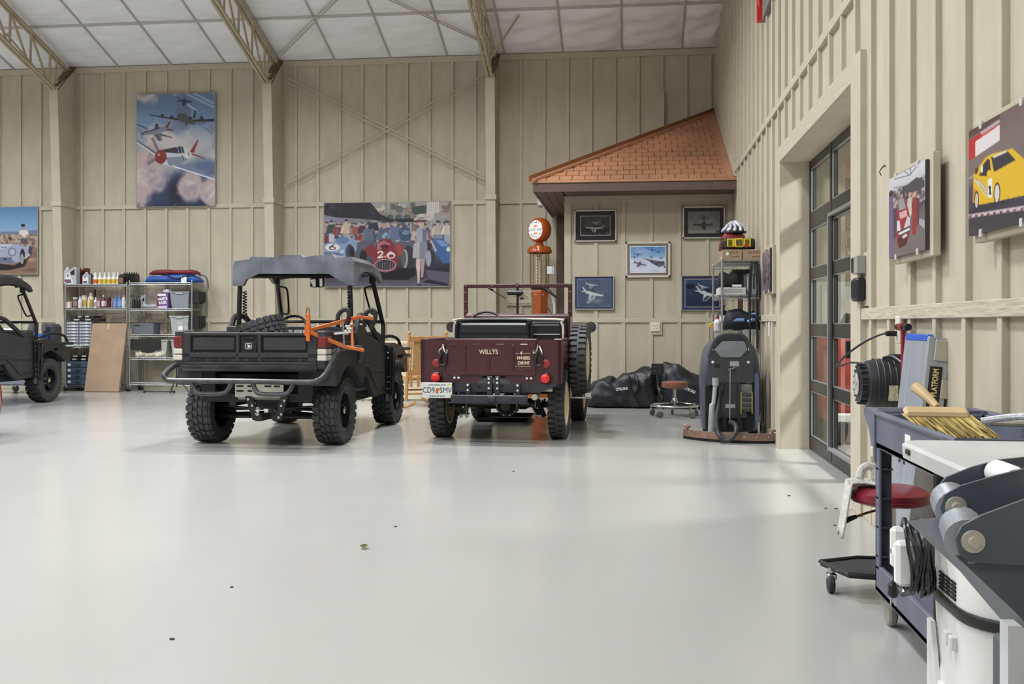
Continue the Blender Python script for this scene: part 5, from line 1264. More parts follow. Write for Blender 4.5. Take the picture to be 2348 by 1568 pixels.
def bottle(label, px, wpx, ytop, zs, col, cap, lab=None, y=None, shape='round', group=None, cat='bottle', name='bottle', mp=None, d=None):
    mp = mp or MPP
    y = y if y is not None else YS + .10
    x = onY(px, 743, y).x; w = wpx * mp * 1.02; top = CAM_H + (743 - ytop) * mp * ((y + 1.0) / (YS + 1.0) if mp == MPP else 1)
    h = max(top - zs, .05)
    t = thing(name, label, cat, (x, y, zs + .004), 0, group)
    r = w / 2
    if shape == 'round':
        prof = [(0, 0), (r * .92, 0), (r, .012), (r, h * .62), (r * .82, h * .72), (r * .42, h * .80), (r * .40, h * .88)]
        MB().lathe(prof + [(0, h * .88)], seg=16).build('body', pm(col), t)
        MB().lathe([(r * .46, h * .86), (r * .46, h), (0, h)], seg=12).build('cap', pm(cap), t)
        if lab: MB().lathe([(r * 1.015, h * .12), (r * 1.015, h * .55)], seg=16).build('label_band', pm(lab, .5), t)
    elif shape == 'spray':
        MB().lathe([(0, 0), (r * .95, 0), (r, .012), (r, h * .42), (r * .86, h * .55), (r * .5, h * .62), (r * .36, h * .72), (0, h * .72)], seg=14).build('body', pm(col), t)
        MB().lathe([(r * .42, h * .68), (r * .40, h * .9), (r * .34, h), (0, h)], seg=12).build('cap', pm(cap), t)
        if lab: MB().lathe([(r * 1.015, h * .08), (r * 1.015, h * .42)], seg=14).build('label_band', pm(lab, .5), t)
    elif shape == 'jar':
        MB().lathe([(0, 0), (r, 0), (r, h * .8), (r * .9, h * .84), (0, h * .84)], seg=16).build('body', pm(col), t)
        MB().lathe([(r * .94, h * .80), (r * .94, h), (0, h)], seg=16).build('lid', pm(cap), t)
        if lab: MB().lathe([(r * 1.01, h * .15), (r * 1.01, h * .65)], seg=16).build('label_band', pm(lab, .5), t)
    elif shape == 'flat':
        dd = d or .09
        MB().prism([(-r, 0), (r, 0), (r, h * .68), (r * .5, h * .80), (r * .35, h * .86), (-r * .35, h * .86), (-r * .5, h * .80), (-r, h * .68)], -dd / 2, dd / 2).build('body', pm(col), t)
        MB().lathe([(r * .36, h * .85), (r * .36, h), (0, h)], seg=12).build('cap', pm(cap), t)
        if lab: MB().box(-r * .8, r * .8, -dd / 2 - .002, -dd / 2, h * .12, h * .58).build('label_band', pm(lab, .5), t)
    elif shape == 'jug':
        dd = d or .13
        MB().prism([(-r, 0), (r, 0), (r, h * .55), (r, h), (r * .62, h), (-r * .35, h * .78), (-r * .55, h * .86), (-r * .85, h * .86), (-r, h * .7)], -dd / 2, dd / 2).build('body', pm(col, .35), t)
        MB().prism([(r * .72, h * .9), (r * .72, h * .55), (r * .2, h * .55), (r * .05, h * .70)], -dd / 2 - .003, dd / 2 + .003).build('handle_gap', DARK, t)
        MB().lathe([(r * .24, h * .84), (r * .24, h), (0, h)], (-r * .68, 0, 0), seg=12).build('cap', pm(cap), t)
        if lab: MB().prism([(-r * .85, h * .06), (r * .5, h * .06), (-r * .05, h * .66), (-r * .6, h * .66)], -dd / 2 - .003, -dd / 2).build('label_band', pm(lab, .5), t)
    return t
def carton(label, px0, px1, ytop, zs, col, y0=None, depth=.2, name='box', cat='box', group=None, h=None, b=.004, mp=None, parts=None, rough=.7):
    mp = mp or MPP
    y0 = YS + .02 if y0 is None else y0
    x0, x1 = onY(px0, 743, y0).x, onY(px1, 743, y0).x
    h = h or max(CAM_H + (743 - ytop) * mp - zs, .02)
    t = thing(name, label, cat, ((x0 + x1) / 2, y0 + depth / 2, zs + .004), 0, group)
    w = x1 - x0
    MB().box(-w / 2, w / 2, -depth / 2, depth / 2, 0, h, b).build('body', mat('board_%d_%d_%d' % col, col, rough, var=.05, vscale=5), t)
    return t, w, h, depth
SIL, BLKC, WHT, CRM = (168, 172, 180), (34, 34, 36), (222, 222, 220), (214, 204, 176)
# top shelf, left unit
z = S1[0]
t = bottle('large silver motor oil jug at left end of the top shelf', 165, 30, 613, z, SIL, (200, 200, 204), (224, 222, 224), shape='jug', name='oil_jug', cat='jug')
m = MB(); text(m, '1', .075, face_M((-.045, -.0705, .155)), .0005, .03); text(m, '1', .075, face_M((-.02, -.0705, .155)), .0005, .03); m.box(-.10, .03, -.0712, -.069, .03, .055).build('lettering', mat('ink_dark', (40, 36, 44), .5, var=0), t)
MB().box(-.10, .02, -.0715, -.069, .062, .09).build('label_stripe', pm((122, 60, 70)), t)
bottle('dark red jug behind the silver oil bottles', 191, 24, 615, z, (92, 34, 32), (84, 30, 28), None, YS + .30, 'jug', name='oil_jug', cat='jug')
t = bottle('small silver motor oil bottle beside the large silver jug', 199, 15, 624, z, SIL, (206, 206, 210), (222, 222, 224), shape='flat', name='oil_bottle')
m = MB(); text(m, '1', .05, face_M((-.018, -.048, .12)), .0005, .03); text(m, '1', .05, face_M((-.002, -.048, .12)), .0005, .03); m.box(-.04, .03, -.048, -.046, .03, .06).build('lettering', MATS['ink_dark'], t)
bottle('black bottle between small silver oil bottle and the spray bottles', 209, 8, 627, z, BLKC, BLKC, None, YS + .32, 'flat', name='oil_bottle')
for k in range(6):
    bottle('white spray bottle with orange label, first of the row' if k == 0 else 'white cleaner bottle with yellow label, %s from the orange label one' % ['', 'first', 'second', 'third', 'fourth', 'fifth'][k], 219.5 + k * 10.2, 9.6, 625, z, (226, 224, 214), WHT, (206, 92, 50) if k == 0 else (206, 174, 62), YS + .09, 'spray', None if k == 0 else 'yellow label bottles on the top shelf', name='spray_bottle')
for k in range(5):
    bottle('white bottle in back row behind yellow label bottles, %s from left' % ['first', 'second', 'third', 'fourth', 'fifth'][k], 217 + k * 11.6, 9.6, 625, z, (222, 220, 212), WHT, (196, 176, 96), YS + .24, 'spray', 'back row bottles on the top shelf', name='spray_bottle')
bottle('brown bottle with cream label between spray bottles and black bottles', 280, 12, 626, z, (50, 36, 32), (200, 196, 186), (120, 92, 74), YS + .08, 'flat', name='oil_bottle')
for k in range(6):
    bottle('black flat oil bottle, %s from left in the row of six' % ['first', 'second', 'third', 'fourth', 'fifth', 'last'][k], 286.3 + k * 5.3, 5.2, 624, z, (28, 28, 30), (24, 24, 26), None, YS + .30 + .002 * k, 'flat', 'black oil bottles on the top shelf', name='oil_bottle', d=.16)
# second shelf, left unit
z = S1[1]
carton('small white box at left end of the bottle shelf', 151, 160.5, 692, z, (206, 198, 186), depth=.09)
bottle('dark squat jar beside the small white box', 164, 6.5, 693, z, (70, 50, 48), (60, 44, 44), shape='jar', name='jar', cat='jar')
bottle('brown jar with white lid near left of bottle shelf', 172.5, 10.5, 682, z, (84, 58, 54), (204, 198, 190), (150, 120, 112), shape='jar', name='jar', cat='jar')
bottle('plain white square shouldered bottle on bottle shelf', 183.7, 9, 681, z, (208, 210, 218), (222, 222, 226), shape='round')
bottle('wide white jar with yellow label', 193, 12.5, 678, z, (216, 210, 196), (200, 194, 172), (208, 180, 84), YS + .20, 'jar', name='jar', cat='jar')
bottle('slim cream bottle before the yellow label jar', 203.5, 6.5, 683, z, (208, 204, 172), (214, 210, 190), shape='round')
bottle('tall cream jug with yellow band in the middle of bottle shelf', 208.5, 14, 672, z, (214, 206, 170), (224, 220, 204), (206, 176, 82), YS + .22, 'round')
bottle('black trigger sprayer bottle at the back of bottle shelf', 218, 10, 664, z, (46, 40, 40), (26, 26, 28), None, YS + .34, 'spray', name='spray_bottle')
bottle('short white bottle with dark mark right of cream jug', 219.7, 8.2, 682, z, (216, 216, 222), (222, 222, 226), (150, 152, 166), shape='round')
bottle('mauve bottle with pale label', 228, 9, 680, z, (132, 96, 108), (110, 76, 88), (180, 158, 166), shape='flat')
bottle('maroon bottle with white label in front', 237, 8.5, 677, z, (96, 40, 46), (210, 196, 190), (214, 206, 200), shape='round')
bottle('slim maroon bottle with mauve label', 244.5, 6.5, 677, z, (88, 36, 42), (120, 80, 84), (170, 138, 146), shape='round')
bottle('dark maroon bottle without label', 251, 7.5, 680, z, (70, 24, 28), (60, 20, 24), shape='flat')
bottle('small lilac bottle left of the blue bottles', 257, 6, 685, z, (150, 112, 122), (200, 190, 196), shape='round')
bottle('left one of two blue bottles', 264.3, 9.6, 678, z, (84, 122, 178), (96, 134, 190), (112, 148, 200), shape='round')
bottle('right one of two blue bottles', 274, 8.8, 678, z, (84, 122, 178), (120, 140, 180), (132, 162, 206), shape='round')
bottle('white bottle with grey cap at right end of bottle shelf', 283.8, 9, 676, z, (204, 202, 198), (150, 150, 150), (214, 214, 212), shape='round')
# third shelf: stacks of clear organisers
z = S1[2]
hb = (CAM_H + (743 - 737) * MPP - z) / 8
for c_ in range(2):
    for k in range(8):
        t, w, h, d_ = carton('clear plastic parts organiser, %s of the %s stack of eight' % (['lowest', 'second from bottom', 'third from bottom', 'fourth from bottom', 'fifth from bottom', 'third from top', 'second from top', 'topmost'][k], 'left' if c_ == 0 else 'right'), 152 + c_ * 29.5, 180 + c_ * 29.5, 0, z + k * hb, (150, 154, 164), YS + .03, .26, 'parts_organizer', 'case', 'stacks of clear parts organisers', h=hb - .005, rough=.25)
        m = MB()
        for q in range(6): m.box(-w / 2 + .012 + q * (w - .02) / 6, -w / 2 + .012 + (q + .86) * (w - .02) / 6, -d_ / 2 - .002, -d_ / 2, .008, h - .01)
        m.build('slots', mat('organizer_bin', (186, 190, 196), .3, var=.35, vscale=22), t)
        MB().box(-w / 2, w / 2, -d_ / 2 - .003, -d_ / 2 + .001, h - .007, h).build('rim', mat('organizer_rim', (92, 98, 116), .4, var=.05), t)
def tool_case(label, px0, px1, zb, h=.045, y0=None, group='black cases with silver latches'):
    y0 = YS + .03 if y0 is None else y0
    t, w, h, d_ = carton(label, px0, px1, 0, zb, (34, 30, 34), y0, .26, 'tool_case', 'case', group, h=h, b=.008, rough=.4)
    for a in (-.55, .25):
        MB().cbox(a * w / 2, -d_ / 2 - .004, h * .55, w * .2, .012, h * .55, .004).build('latch', mat('case_latch', (196, 192, 192), .3, metal=.2, var=.05), t)
    MB().tube([(-w * .1, -d_ / 2, h * .4), (-w * .1, -d_ / 2 - .018, h * .4), (w * .02, -d_ / 2 - .018, h * .4), (w * .02, -d_ / 2, h * .4)], .005, 6).build('handle', BLACK, t)
tool_case('lower black case with silver latches on organiser stacks', 161, 226, z + 8 * hb, .05)
tool_case('upper black case with silver latches on organiser stacks', 173, 216, z + 8 * hb + .056, .045)
# bottom shelf: drawer cabinet with two cases on it
z = S1[3]
BLG = mat('blue_grey_steel', (70, 84, 104), .4, var=.05)
x0, x1 = onY(152, 743, YS + .02).x, onY(208, 743, YS + .02).x
hc = CAM_H + (743 - 829) * MPP - z
t = thing('drawer_cabinet', 'blue grey steel small parts cabinet with four drawers', 'cabinet', ((x0 + x1) / 2, YS + .18, z + .004))
w = x1 - x0
MB().box(-w / 2, w / 2, -.15, .16, 0, hc, .004).build('body', BLG, t)
for k in range(4):
    zz = .012 + k * (hc - .02) / 4; hh = (hc - .02) / 4 - .008
    dr = MB().box(-w / 2 + .012, w / 2 - .012, -.162, -.148, zz, zz + hh, .003).build('drawer', BLG, t)
    MB().box(-w / 2 + .03, -w / 2 + .085, -.165, -.161, zz + hh * .3, zz + hh * .75).build('label_holder', WHITE, dr)
    MB().tube([(-.04, -.162, zz + hh * .6), (-.04, -.18, zz + hh * .4), (.04, -.18, zz + hh * .4), (.04, -.162, zz + hh * .6)], .005, 6).build('pull', BLACK, dr)
tool_case('lower black case with silver latches on drawer cabinet', 159, 211, z + hc + .006, .05)
tool_case('upper black case with silver latches on drawer cabinet', 161.5, 212, z + hc + .062, .048)
# cardboard panel leaning on the left unit
CARD = mat('cardboard', (160, 136, 112), .8, var=.06, vscale=3)
a, b = onZ(205, 897, 0), onY(214, 741, YS - .03)
t = thing('cardboard_box', 'large flat tan cardboard box leaning against the left wire shelf', 'box', (onZ(245, 897, 0).x, YS - .16, 0))
w = onY(293, 800, YS - .1).x - onY(214, 800, YS - .1).x; H = CAM_H + (743 - 741) * MPP
lean = math.atan2(.14, H); M = Matrix.Rotation(-lean, 4, 'X')
sh = Matrix.Shear('XY', 4, (.0, 0)) 
m = MB().box(-w / 2, w / 2, -.05, -.0, 0, H, .004, M)
m.v = [(x + z_ * .065, y_, z_) for x, y_, z_ in m.v]
m.build('body', CARD, t)
m = MB().box(-.03, .0, -.0525, -.05, H - .10, H + .001, 0, M); m.v = [(x + z_ * .065, y_, z_) for x, y_, z_ in m.v]; m.build('tape', mat('packing_tape', (196, 176, 150), .25, var=.1), t)
# right unit: bags, bottles, totes
z = S2[0]
def bag(name, label, cat, px0, px1, ytop, zs, col, y0, depth, seed, z0=None, mp=None, rough=.6):
    mp = mp or MPP
    rnd = random.Random(seed)
    x0, x1 = onY(px0, 743, y0).x, onY(px1, 743, y0).x; w = x1 - x0
    H = CAM_H + (743 - ytop) * mp - zs
    t = thing(name, label, cat, ((x0 + x1) / 2, y0 + depth / 2, zs + .003))
    rings = []
    n = 13
    for i in range(n):
        u = i / (n - 1); e = min(1, (min(u, 1 - u) * 7 + .12)) ** .5
        k = 1 + .10 * math.sin(u * 9 + seed) + rnd.uniform(-.05, .05)
        ring = []
        for j in range(14):
            a = 2 * math.pi * j / 14
            ca, sa = math.cos(a), math.sin(a)
            sq = lambda v: math.copysign(abs(v) ** .6, v)
            ring.append((-w / 2 + w * u, sq(ca) * depth / 2 * e, H / 2 * k * e * sq(sa) + H / 2 * min(1, k * e) ))
        rings.append(ring)
    m = MB().loft(rings); zmin = min(v[2] for v in m.v); m.v = [(a_, b_, max(0, c_ - zmin)) for a_, b_, c_ in m.v]
    m.build('body', mat('cloth_%d_%d_%d' % col, col, rough, var=.14, vscale=10, bump=.5, bscale=14), t, ang=80)
    return t, w, H
t, w, H = bag('folded_tent_bag', 'blue nylon carry bag on top of the right wire shelf', 'bag', 327, 456, 631, z, (46, 84, 160), YS + .04, .30, 2)
MB().tube([(-.1, -.155, .16), (.0, -.165, .10), (.15, -.165, .07), (.3, -.16, .12), (.45, -.155, .16)], .012, 5, smooth=4).build('strap', mat('navy_webbing', (28, 26, 52), .7, var=.05), t)
MB().box(.20, .30, -.168, -.16, -.01, .10).build('paper_tag', WHITE, t)
MB().tube([(.46, -.0, .13), (.55, -.02, .13), (.62, -.03, .06), (.64, -.03, -.10)], .016, 6, smooth=4).build('strap_end', mat('grey_webbing', (88, 92, 100), .7, var=.05), t)
bag('folded_tent_bag', 'dark red nylon carry bag lying on the blue bag', 'bag', 337, 452, 619.5, z + H * 1.02, (116, 28, 44), YS + .08, .24, 5)
z = S2[1]
for k, (px, wd, yt, c_) in enumerate(((301, 6, 678, (120, 112, 108)), (306.5, 7, 676, (50, 48, 50)), (313, 7, 682, (40, 40, 42)), (318.5, 7, 679, (30, 30, 32)))):
    bottle(['clear grey bottle at left end of the tote shelf', 'charcoal bottle second from left on the tote shelf', 'short black bottle third from left on the tote shelf', 'tall black bottle fourth from left on the tote shelf'][k], px, wd, yt, z, c_, (30, 30, 32), None, YS + .08, 'round')
bottle('clear plastic jug left of the rag carton', 330, 14, 678, z, (176, 178, 176), (190, 190, 188), None, YS + .2, 'jug', name='jug', cat='jug')
bag('plastic_wrap_bundle', 'crumpled clear wrap bundle before the clear jug', 'bundle', 321, 361, 697, z, (150, 148, 150), YS + .03, .16, 7, rough=.25)
t, w, h, d_ = carton('purple and white rag carton beside the grey tote', 360.5, 385, 673, z, (116, 84, 140), YS + .03, .22, 'rag_carton', 'box')
m = MB(); text(m, 'WHITE', .065, face_M((0, -.112, h * .62), '-y', .12), .0006, .05, sx=.85); text(m, 'RAGS', .065, face_M((0, -.112, h * .38), '-y', .12), .0006, .05, sx=.9)
m.box(-w * .45, w * .3, -.1125, -.110, h * .82, h * .96).box(-w * .45, w * .4, -.1125, -.11, h * .06, h * .16); m.build('lettering', mat('carton_white', (226, 222, 228), .6, var=.02), t)
MB().box(-w / 2 - .001, -w * .32, -.1122, -.1, h * .2, h * .8).build('side_panel', pm((110, 36, 54)), t)
bag('rag_roll', 'white rag bundle on top of the rag carton', 'bundle', 371, 387, 664.5, S2[1] + h, (208, 204, 210), YS + .06, .16, 9)
def tote(label, px0, px1, ytop, zs, col, y0, depth, lid=None, ribs=0, name='storage_tote', group='storage totes on the right wire shelf', tag_=None, clear=False):
    x0, x1 = onY(px0, 743, y0).x, onY(px1, 743, y0).x; w = x1 - x0
    H = CAM_H + (743 - ytop) * MPP - zs
    t = thing(name, label, 'tote', ((x0 + x1) / 2, y0 + depth / 2, zs + .004), 0, group)
    def rg(k, z_): return [(-w / 2 * k, -depth / 2 * k, z_), (w / 2 * k, -depth / 2 * k, z_), (w / 2 * k, depth / 2 * k, z_), (-w / 2 * k, depth / 2 * k, z_)]
    MB().loft([rg(.78, 0), rg(.93, H * .93), rg(1, H * .93), rg(1, H), rg(.95, H)]).build('body', mat('tote_%d_%d_%d' % col, col, .3, var=.12 if clear else .03, vscale=9), t)
    MB().box(-w * .18, w * .18, -depth * .5 - .003, -depth * .46, H * .86, H * .94, .003).build('handle', mat('tote_handle', (176, 180, 188), .35, var=.03), t)
    m = MB()
    for k in range(ribs):
        MB().box(w / 2 * .96, w / 2 * 1.0 + .16, -depth / 2 + depth * (k + .1) / ribs, -depth / 2 + depth * (k + .8) / ribs, H * .30 + .02 * (k % 2), H * 1.0, .004).build('side_flap', mat('black_flap', (34, 34, 35), .5, var=.05), t)
    if tag_: MB().box(w * tag_[0], w * tag_[1], -depth * .5 + .004, -depth * .5 + .012, H * .1, H * .45, 0).build('paper_tag', WHITE, t)
    return t, w, H, depth
tote('grey storage tote on upper tote shelf beside the rag carton', 387, 434, 669.5, S2[1], (140, 146, 154), YS + .02, .36, ribs=4)
tote('clear storage tote with white tag above the vehicle tailgate', 388, 433, 724.5, S2[2], (168, 172, 174), YS + .02, .36, ribs=4, tag_=(-.05, .18), clear=True)
t, w, h, d_ = carton('grey open bin with handle slot on the middle tote shelf', 302, 352, 741, S2[2], (96, 98, 106), YS + .04, .26, 'bin', 'bin')
MB().box(-w * .36, -w * .14, -d_ / 2 - .002, -d_ / 2, h * .72, h * .84, 0).build('handle_slot', DARK, t)
t, w, H, d_ = tote('clear tote of rolled papers with black folding lid', 300, 386, 779, S2[3], (172, 176, 164), YS + .02, .38, clear=True)
MB().box(-w * .5, w * .30, -d_ * .5 - .012, -d_ * .44, H * .42, H * 1.03, .008).box(-w * .22, w * .12, -d_ * .5 - .01, -d_ * .44, H * .30, H * .5, .008).build('lid', mat('black_flap', (34, 34, 35)), t)
m = MB()
for k in range(9): m.ell((-w * .34 + k * w * .085, -d_ * .40, H * (.14 + .05 * (k % 3))), .045, .03, .05, 10, 8)
m.build('lettering', mat('paper_rolls', (196, 190, 170), .7, var=.15), t).name = 'paper_roll'
tote('pale grey tote with printed label on lower tote shelf', 390, 428, 779, S2[3], (170, 172, 174), YS + .02, .36, tag_=(.02, .34))
# tripod lying under the right unit
m = thing('tripod', 'black folding tripod standing on floor behind the vehicle rear corner', 'tripod', (onY(405, 743, 16.6).x, 16.6, 0))
for a in (0, 120, 240):
    MB().cyl((.0, 0, .30), (.22 * math.cos(R(a + 20)), .16 * math.sin(R(a + 20)), .012), .009, seg=6).build('leg', BLACK, m)
MB().cyl((0, 0, .12), (0, 0, .75), .012, seg=8).build('center_column', BLACK, m)
m = thing('floor_rod', 'thin black rod lying on floor under the right wire shelf', 'rod', (onY(365, 743, 16.75).x, 16.75, .022))
MB().cyl((-.28, 0, 0), (.28, 0, 0), .010, seg=8).build('rod', BLACK, m)
for sx in (-1, 1): MB().lathe([(0, -.012), (.022, -.012), (.022, .012), (0, .012)], (sx * .27, 0, 0), axis='x', seg=10).build('end_knob', BLACK, m)
# blue and white machine behind the left utility vehicle
mx = onY(85, 743, 16.4).x
t = thing('shop_machine', 'grey machine with blue hopper on casters behind the left vehicle', 'machine', (mx, 16.5, 0))
MB().box(-.75, .10, -.3, .3, .14, 1.0, .03).build('body', mat('machine_grey', (118, 122, 136), .45, var=.05), t)
MB().box(-.72, .05, -.31, -.3, 1.0, 1.06, .01).box(-.6, -.3, -.312, -.3, 1.04, 1.12).build('top_strip', WHITE, t)
MB().prism([(-.10, 1.03), (.27, 1.03), (.17, .75), (.02, .75)], -.36, -.16).build('hopper', mat('blue_plastic', (52, 92, 178), .4, var=.05), t)
MB().box(.08, .30, -.12, .2, .14, 1.19, .05).build('column', mat('machine_dark', (56, 60, 72), .45, var=.1), t)
MB().cyl((-.05, -.2, 1.05), (-.02, -.2, 1.22), .07, .05, seg=14).cyl((.18, -.2, 1.08), (.2, -.2, 1.2), .04, seg=10).build('filter_bowl', mat('smoky_bowl', (96, 96, 100), .2, var=.1), t)
for sx, sy in ((-.62, -.25), (-.62, .25), (.02, -.25), (.02, .25)):
    c_ = MB().box(sx - .03, sx + .03, sy - .02, sy + .02, .08, .15, .004).build('caster', WIRE, t)
    MB().lathe([(0, -.018), (.055, -.018), (.06, -.01), (.06, .01), (.055, .018), (0, .018)], (sx, sy, .06), axis='y', seg=16).build('caster_wheel', mat('grey_wheel', (120, 120, 122), .5, var=.05), c_)
# red car whose front corner just enters the picture at the left
t = thing('red_car', 'red car whose rounded corner just enters at the left edge', 'car', (-7.475, 8.4, 0), R(0))
def cs(y, w, h0, h1, n=16):
    out = []
    for k in range(n):
        a_ = math.pi * k / (n - 1); c_, s_ = math.cos(a_), math.sin(a_)
        out.append((-w * math.copysign(abs(c_) ** .45, c_), y, h0 + (h1 - h0) * abs(s_) ** .55))
    return out
REDC = mat('red_car_paint', (176, 48, 38), .2, var=.03, coat=.5)
MB().loft([cs(-1.98, .55, .36, .52), cs(-1.92, .68, .28, .64), cs(-1.7, .80, .22, .74), cs(-1.2, .85, .18, .84), cs(-.6, .86, .17, .86), cs(.4, .86, .17, .88), cs(1.2, .86, .18, .88), cs(1.7, .80, .24, .80), cs(1.92, .68, .30, .70), cs(1.98, .55, .38, .58)]).build('body', REDC, t, ang=60)
MB().loft([cs(-.75, .66, .80, .86), cs(-.30, .60, .80, 1.16), cs(.10, .58, .80, 1.24), cs(.6, .58, .80, 1.22), cs(1.2, .62, .80, .90)]).build('cabin', mat('car_glass_dark', (30, 32, 36), .1, var=.02), t)
MB().box(-.60, .60, 1.95, 2.02, .34, .42, .02).build('rear_bumper', CHROME, t); MB().box(-.60, .60, -2.02, -1.95, .34, .42, .02).build('front_bumper', CHROME, t)
for sx in (-1, 1):
    MB().ell((sx * .52, 1.90, .60), .08, .05, .05, 14, 8).build('tail_light', REDL, t); MB().ell((sx * .55, -1.88, .58), .09, .06, .08, 14, 8).build('headlight', WHITEL, t)
    for y in (-1.25, 1.25):
        MB().lathe([(.0, .0), (.36, .0)], (sx * .862, y, .31), axis='x', seg=28).build('wheel_arch', DARK, t)
        wheel(t, sx * .80, y, .31, .2, sx, .19, CHROME, 'mud')
# ------------------------------------------------------------ pump, rocker, bench, stool, bags
PUMPO = mat('orange_enamel', (166, 78, 24), .2, var=.04, coat=.3)
pp = thing('gas_pump', 'orange vintage gas pump with glass cylinder and round lit globe', 'gas pump', (-1.505, 16.6, 0))
hexa = lambda r, z_: [(r * math.cos(math.pi / 6 + k * math.pi / 3 + .2), r * math.sin(math.pi / 6 + k * math.pi / 3 + .2), z_) for k in range(6)]
MB().loft([hexa(.22, 0), hexa(.22, .06), hexa(.20, .08), hexa(.20, .12)]).build('base', PUMPO, pp)
MB().loft([hexa(.145, .12), hexa(.145, 1.62), hexa(.155, 1.64), hexa(.155, 1.72), hexa(.14, 1.75)]).build('column', PUMPO, pp)
MB().lathe([(.15, 1.66), (.152, 1.664), (.15, 1.668)], seg=6).build('column_band', STAINLESS, pp)
MB().lathe([(0, 1.75), (.12, 1.75), (.17, 1.80), (.17, 1.83), (0, 1.83)], seg=24).build('collar', BLACK, pp)
MB().lathe([(.165, 1.83), (.165, 2.37)], seg=28).build('glass_cylinder', glass_mat('amber_glass', (244, 240, 230), .9, ior=1.35), pp)
GOLD = mat('brass', (176, 138, 74), .3, metal=.8, var=.06)
for k in range(4):
    a = k * math.pi / 2 + .3
    MB().cyl((.148 * math.cos(a), .148 * math.sin(a), 1.83), (.148 * math.cos(a), .148 * math.sin(a), 2.37), .006, seg=8).build('tie_rod', GOLD, pp)
MB().cyl((0, 0, 1.83), (0, 0, 2.37), .014, seg=12).build('center_pipe', WHITE, pp)
for x, mm in ((-.04, WHITE), (-.09, mat('dark_scale', (70, 54, 34), .5))):
    m = MB()
    for k in range(10): m.box(x - (.014 if x > -.06 else .006), x + (.014 if x > -.06 else .006), -.10, -.095, 1.85 + k * .05, 1.885 + k * .05)
    split_build(m, 'gallon_marker', mm, pp)
MB().lathe([(.185, 2.35), (.205, 2.36), (.205, 2.39), (.17, 2.455), (.10, 2.48), (0, 2.485)], seg=32).build('dome_cap', PUMPO, pp)
MB().lathe([(.07, 2.47), (.07, 2.50), (.055, 2.52), (.05, 2.56)], seg=20).build('globe_neck', PUMPO, pp)
gl = MB().lathe([(.155, -.10), (.175, -.095), (.20, -.06), (.207, 0), (.20, .06), (.175, .095), (.155, .10)], axis='y', seg=40)
GM = Matrix.Translation((0, 0, 2.73)) @ Matrix.Rotation(R(-38), 4, 'Z')
gl.lathe([(0, .09), (.155, .10)], axis='y', seg=40); gl.xf(GM)
go = gl.build('globe', PUMPO, pp)
MB().lathe([(0, -.096), (.157, -.094)], axis='y', seg=40).xf(GM).build('globe_face', mat('lit_globe_white', (236, 232, 240), .3, var=0, emit=.9), go)
m = MB().lathe([(0, -.0985), (.075, -.0975)], axis='y', seg=30).box(-.15, .15, -.098, -.096, -.046, .046); 
MB().lathe([(0, -.0985), (.078, -.0980)], axis='y', seg=30).xf(GM).build('globe_disc', mat('globe_orange', (226, 104, 46), .4, var=0, emit=.4), go)
MB().box(-.148, .148, -.1015, -.0995, -.048, .048).xf(GM).build('globe_band', mat('lit_globe_white', (236, 232, 240)), go)
NAVY = mat('globe_navy', (44, 38, 70), .5, var=0)
m = text(MB(), 'GOOD GULF', .064, GM @ face_M((0, -.1022, 0)), .0003, .03, sx=.88)
for s_, a0, r_, da in (('THAT', R(122), .122, R(-21)), ('GASOLINE', R(196), -.122, R(21.5))):
    for k, ch in enumerate(s_):
        a = a0 + k * da; r = abs(r_)
        x, z_ = r * math.cos(a), r * math.sin(a)
        text(m, ch, .054, GM @ face_M((x, -.0995, z_), '-y', a - math.pi / 2 if r_ > 0 else a + math.pi / 2), .0003, .03)
m.build('lettering', NAVY, go)
MB().box(-.148, .148, -.1012, -.099, .048, .053).box(-.148, .148, -.1012, -.099, -.053, -.048).xf(GM).build('print_mark', mat('globe_orange', (226, 104, 46)), go)
m = MB().tube([(.13, -.03, 1.74), (.19, -.05, 1.70), (.23, -.06, 1.60), (.25, -.06, 1.45), (.24, -.06, 1.2), (.20, -.05, .8)], .022, 8, smooth=4).build('hose', mat('white_hose', (206, 208, 206), .4, var=.03), pp)
MB().tube([(.10, -.08, 1.78), (.17, -.10, 1.72), (.24, -.12, 1.66), (.36, -.14, 1.58)], [.02, .028, .016, .008], 8, smooth=3).build('nozzle', BLACK, pp)
MB().tube([(.14, -.06, 1.45), (.20, -.08, 1.36), (.22, -.08, 1.28), (.18, -.08, 1.26), (.16, -.08, 1.34)], .008, 6, smooth=3).build('crank_handle', BLACK, pp)
pc = MB().box(.13, .255, -.16, -.145, 2.0, 2.135, .004).cyl((.12, -.14, 2.06), (.14, -.15, 2.06), .012, seg=8).build('placard', BLACK, pp)
MB().box(.135, .25, -.164, -.16, 2.006, 2.129).build('placard_face', mat('placard_white', (214, 220, 222), .4, var=.02), pc)
m = MB()
for k in range(5): m.box(.215 + .008 * (k % 2), .24, -.1655, -.164, 2.02 + k * .02, 2.028 + k * .02)
m.build('print_mark', mat('ink_dark', (40, 36, 44)), pc)
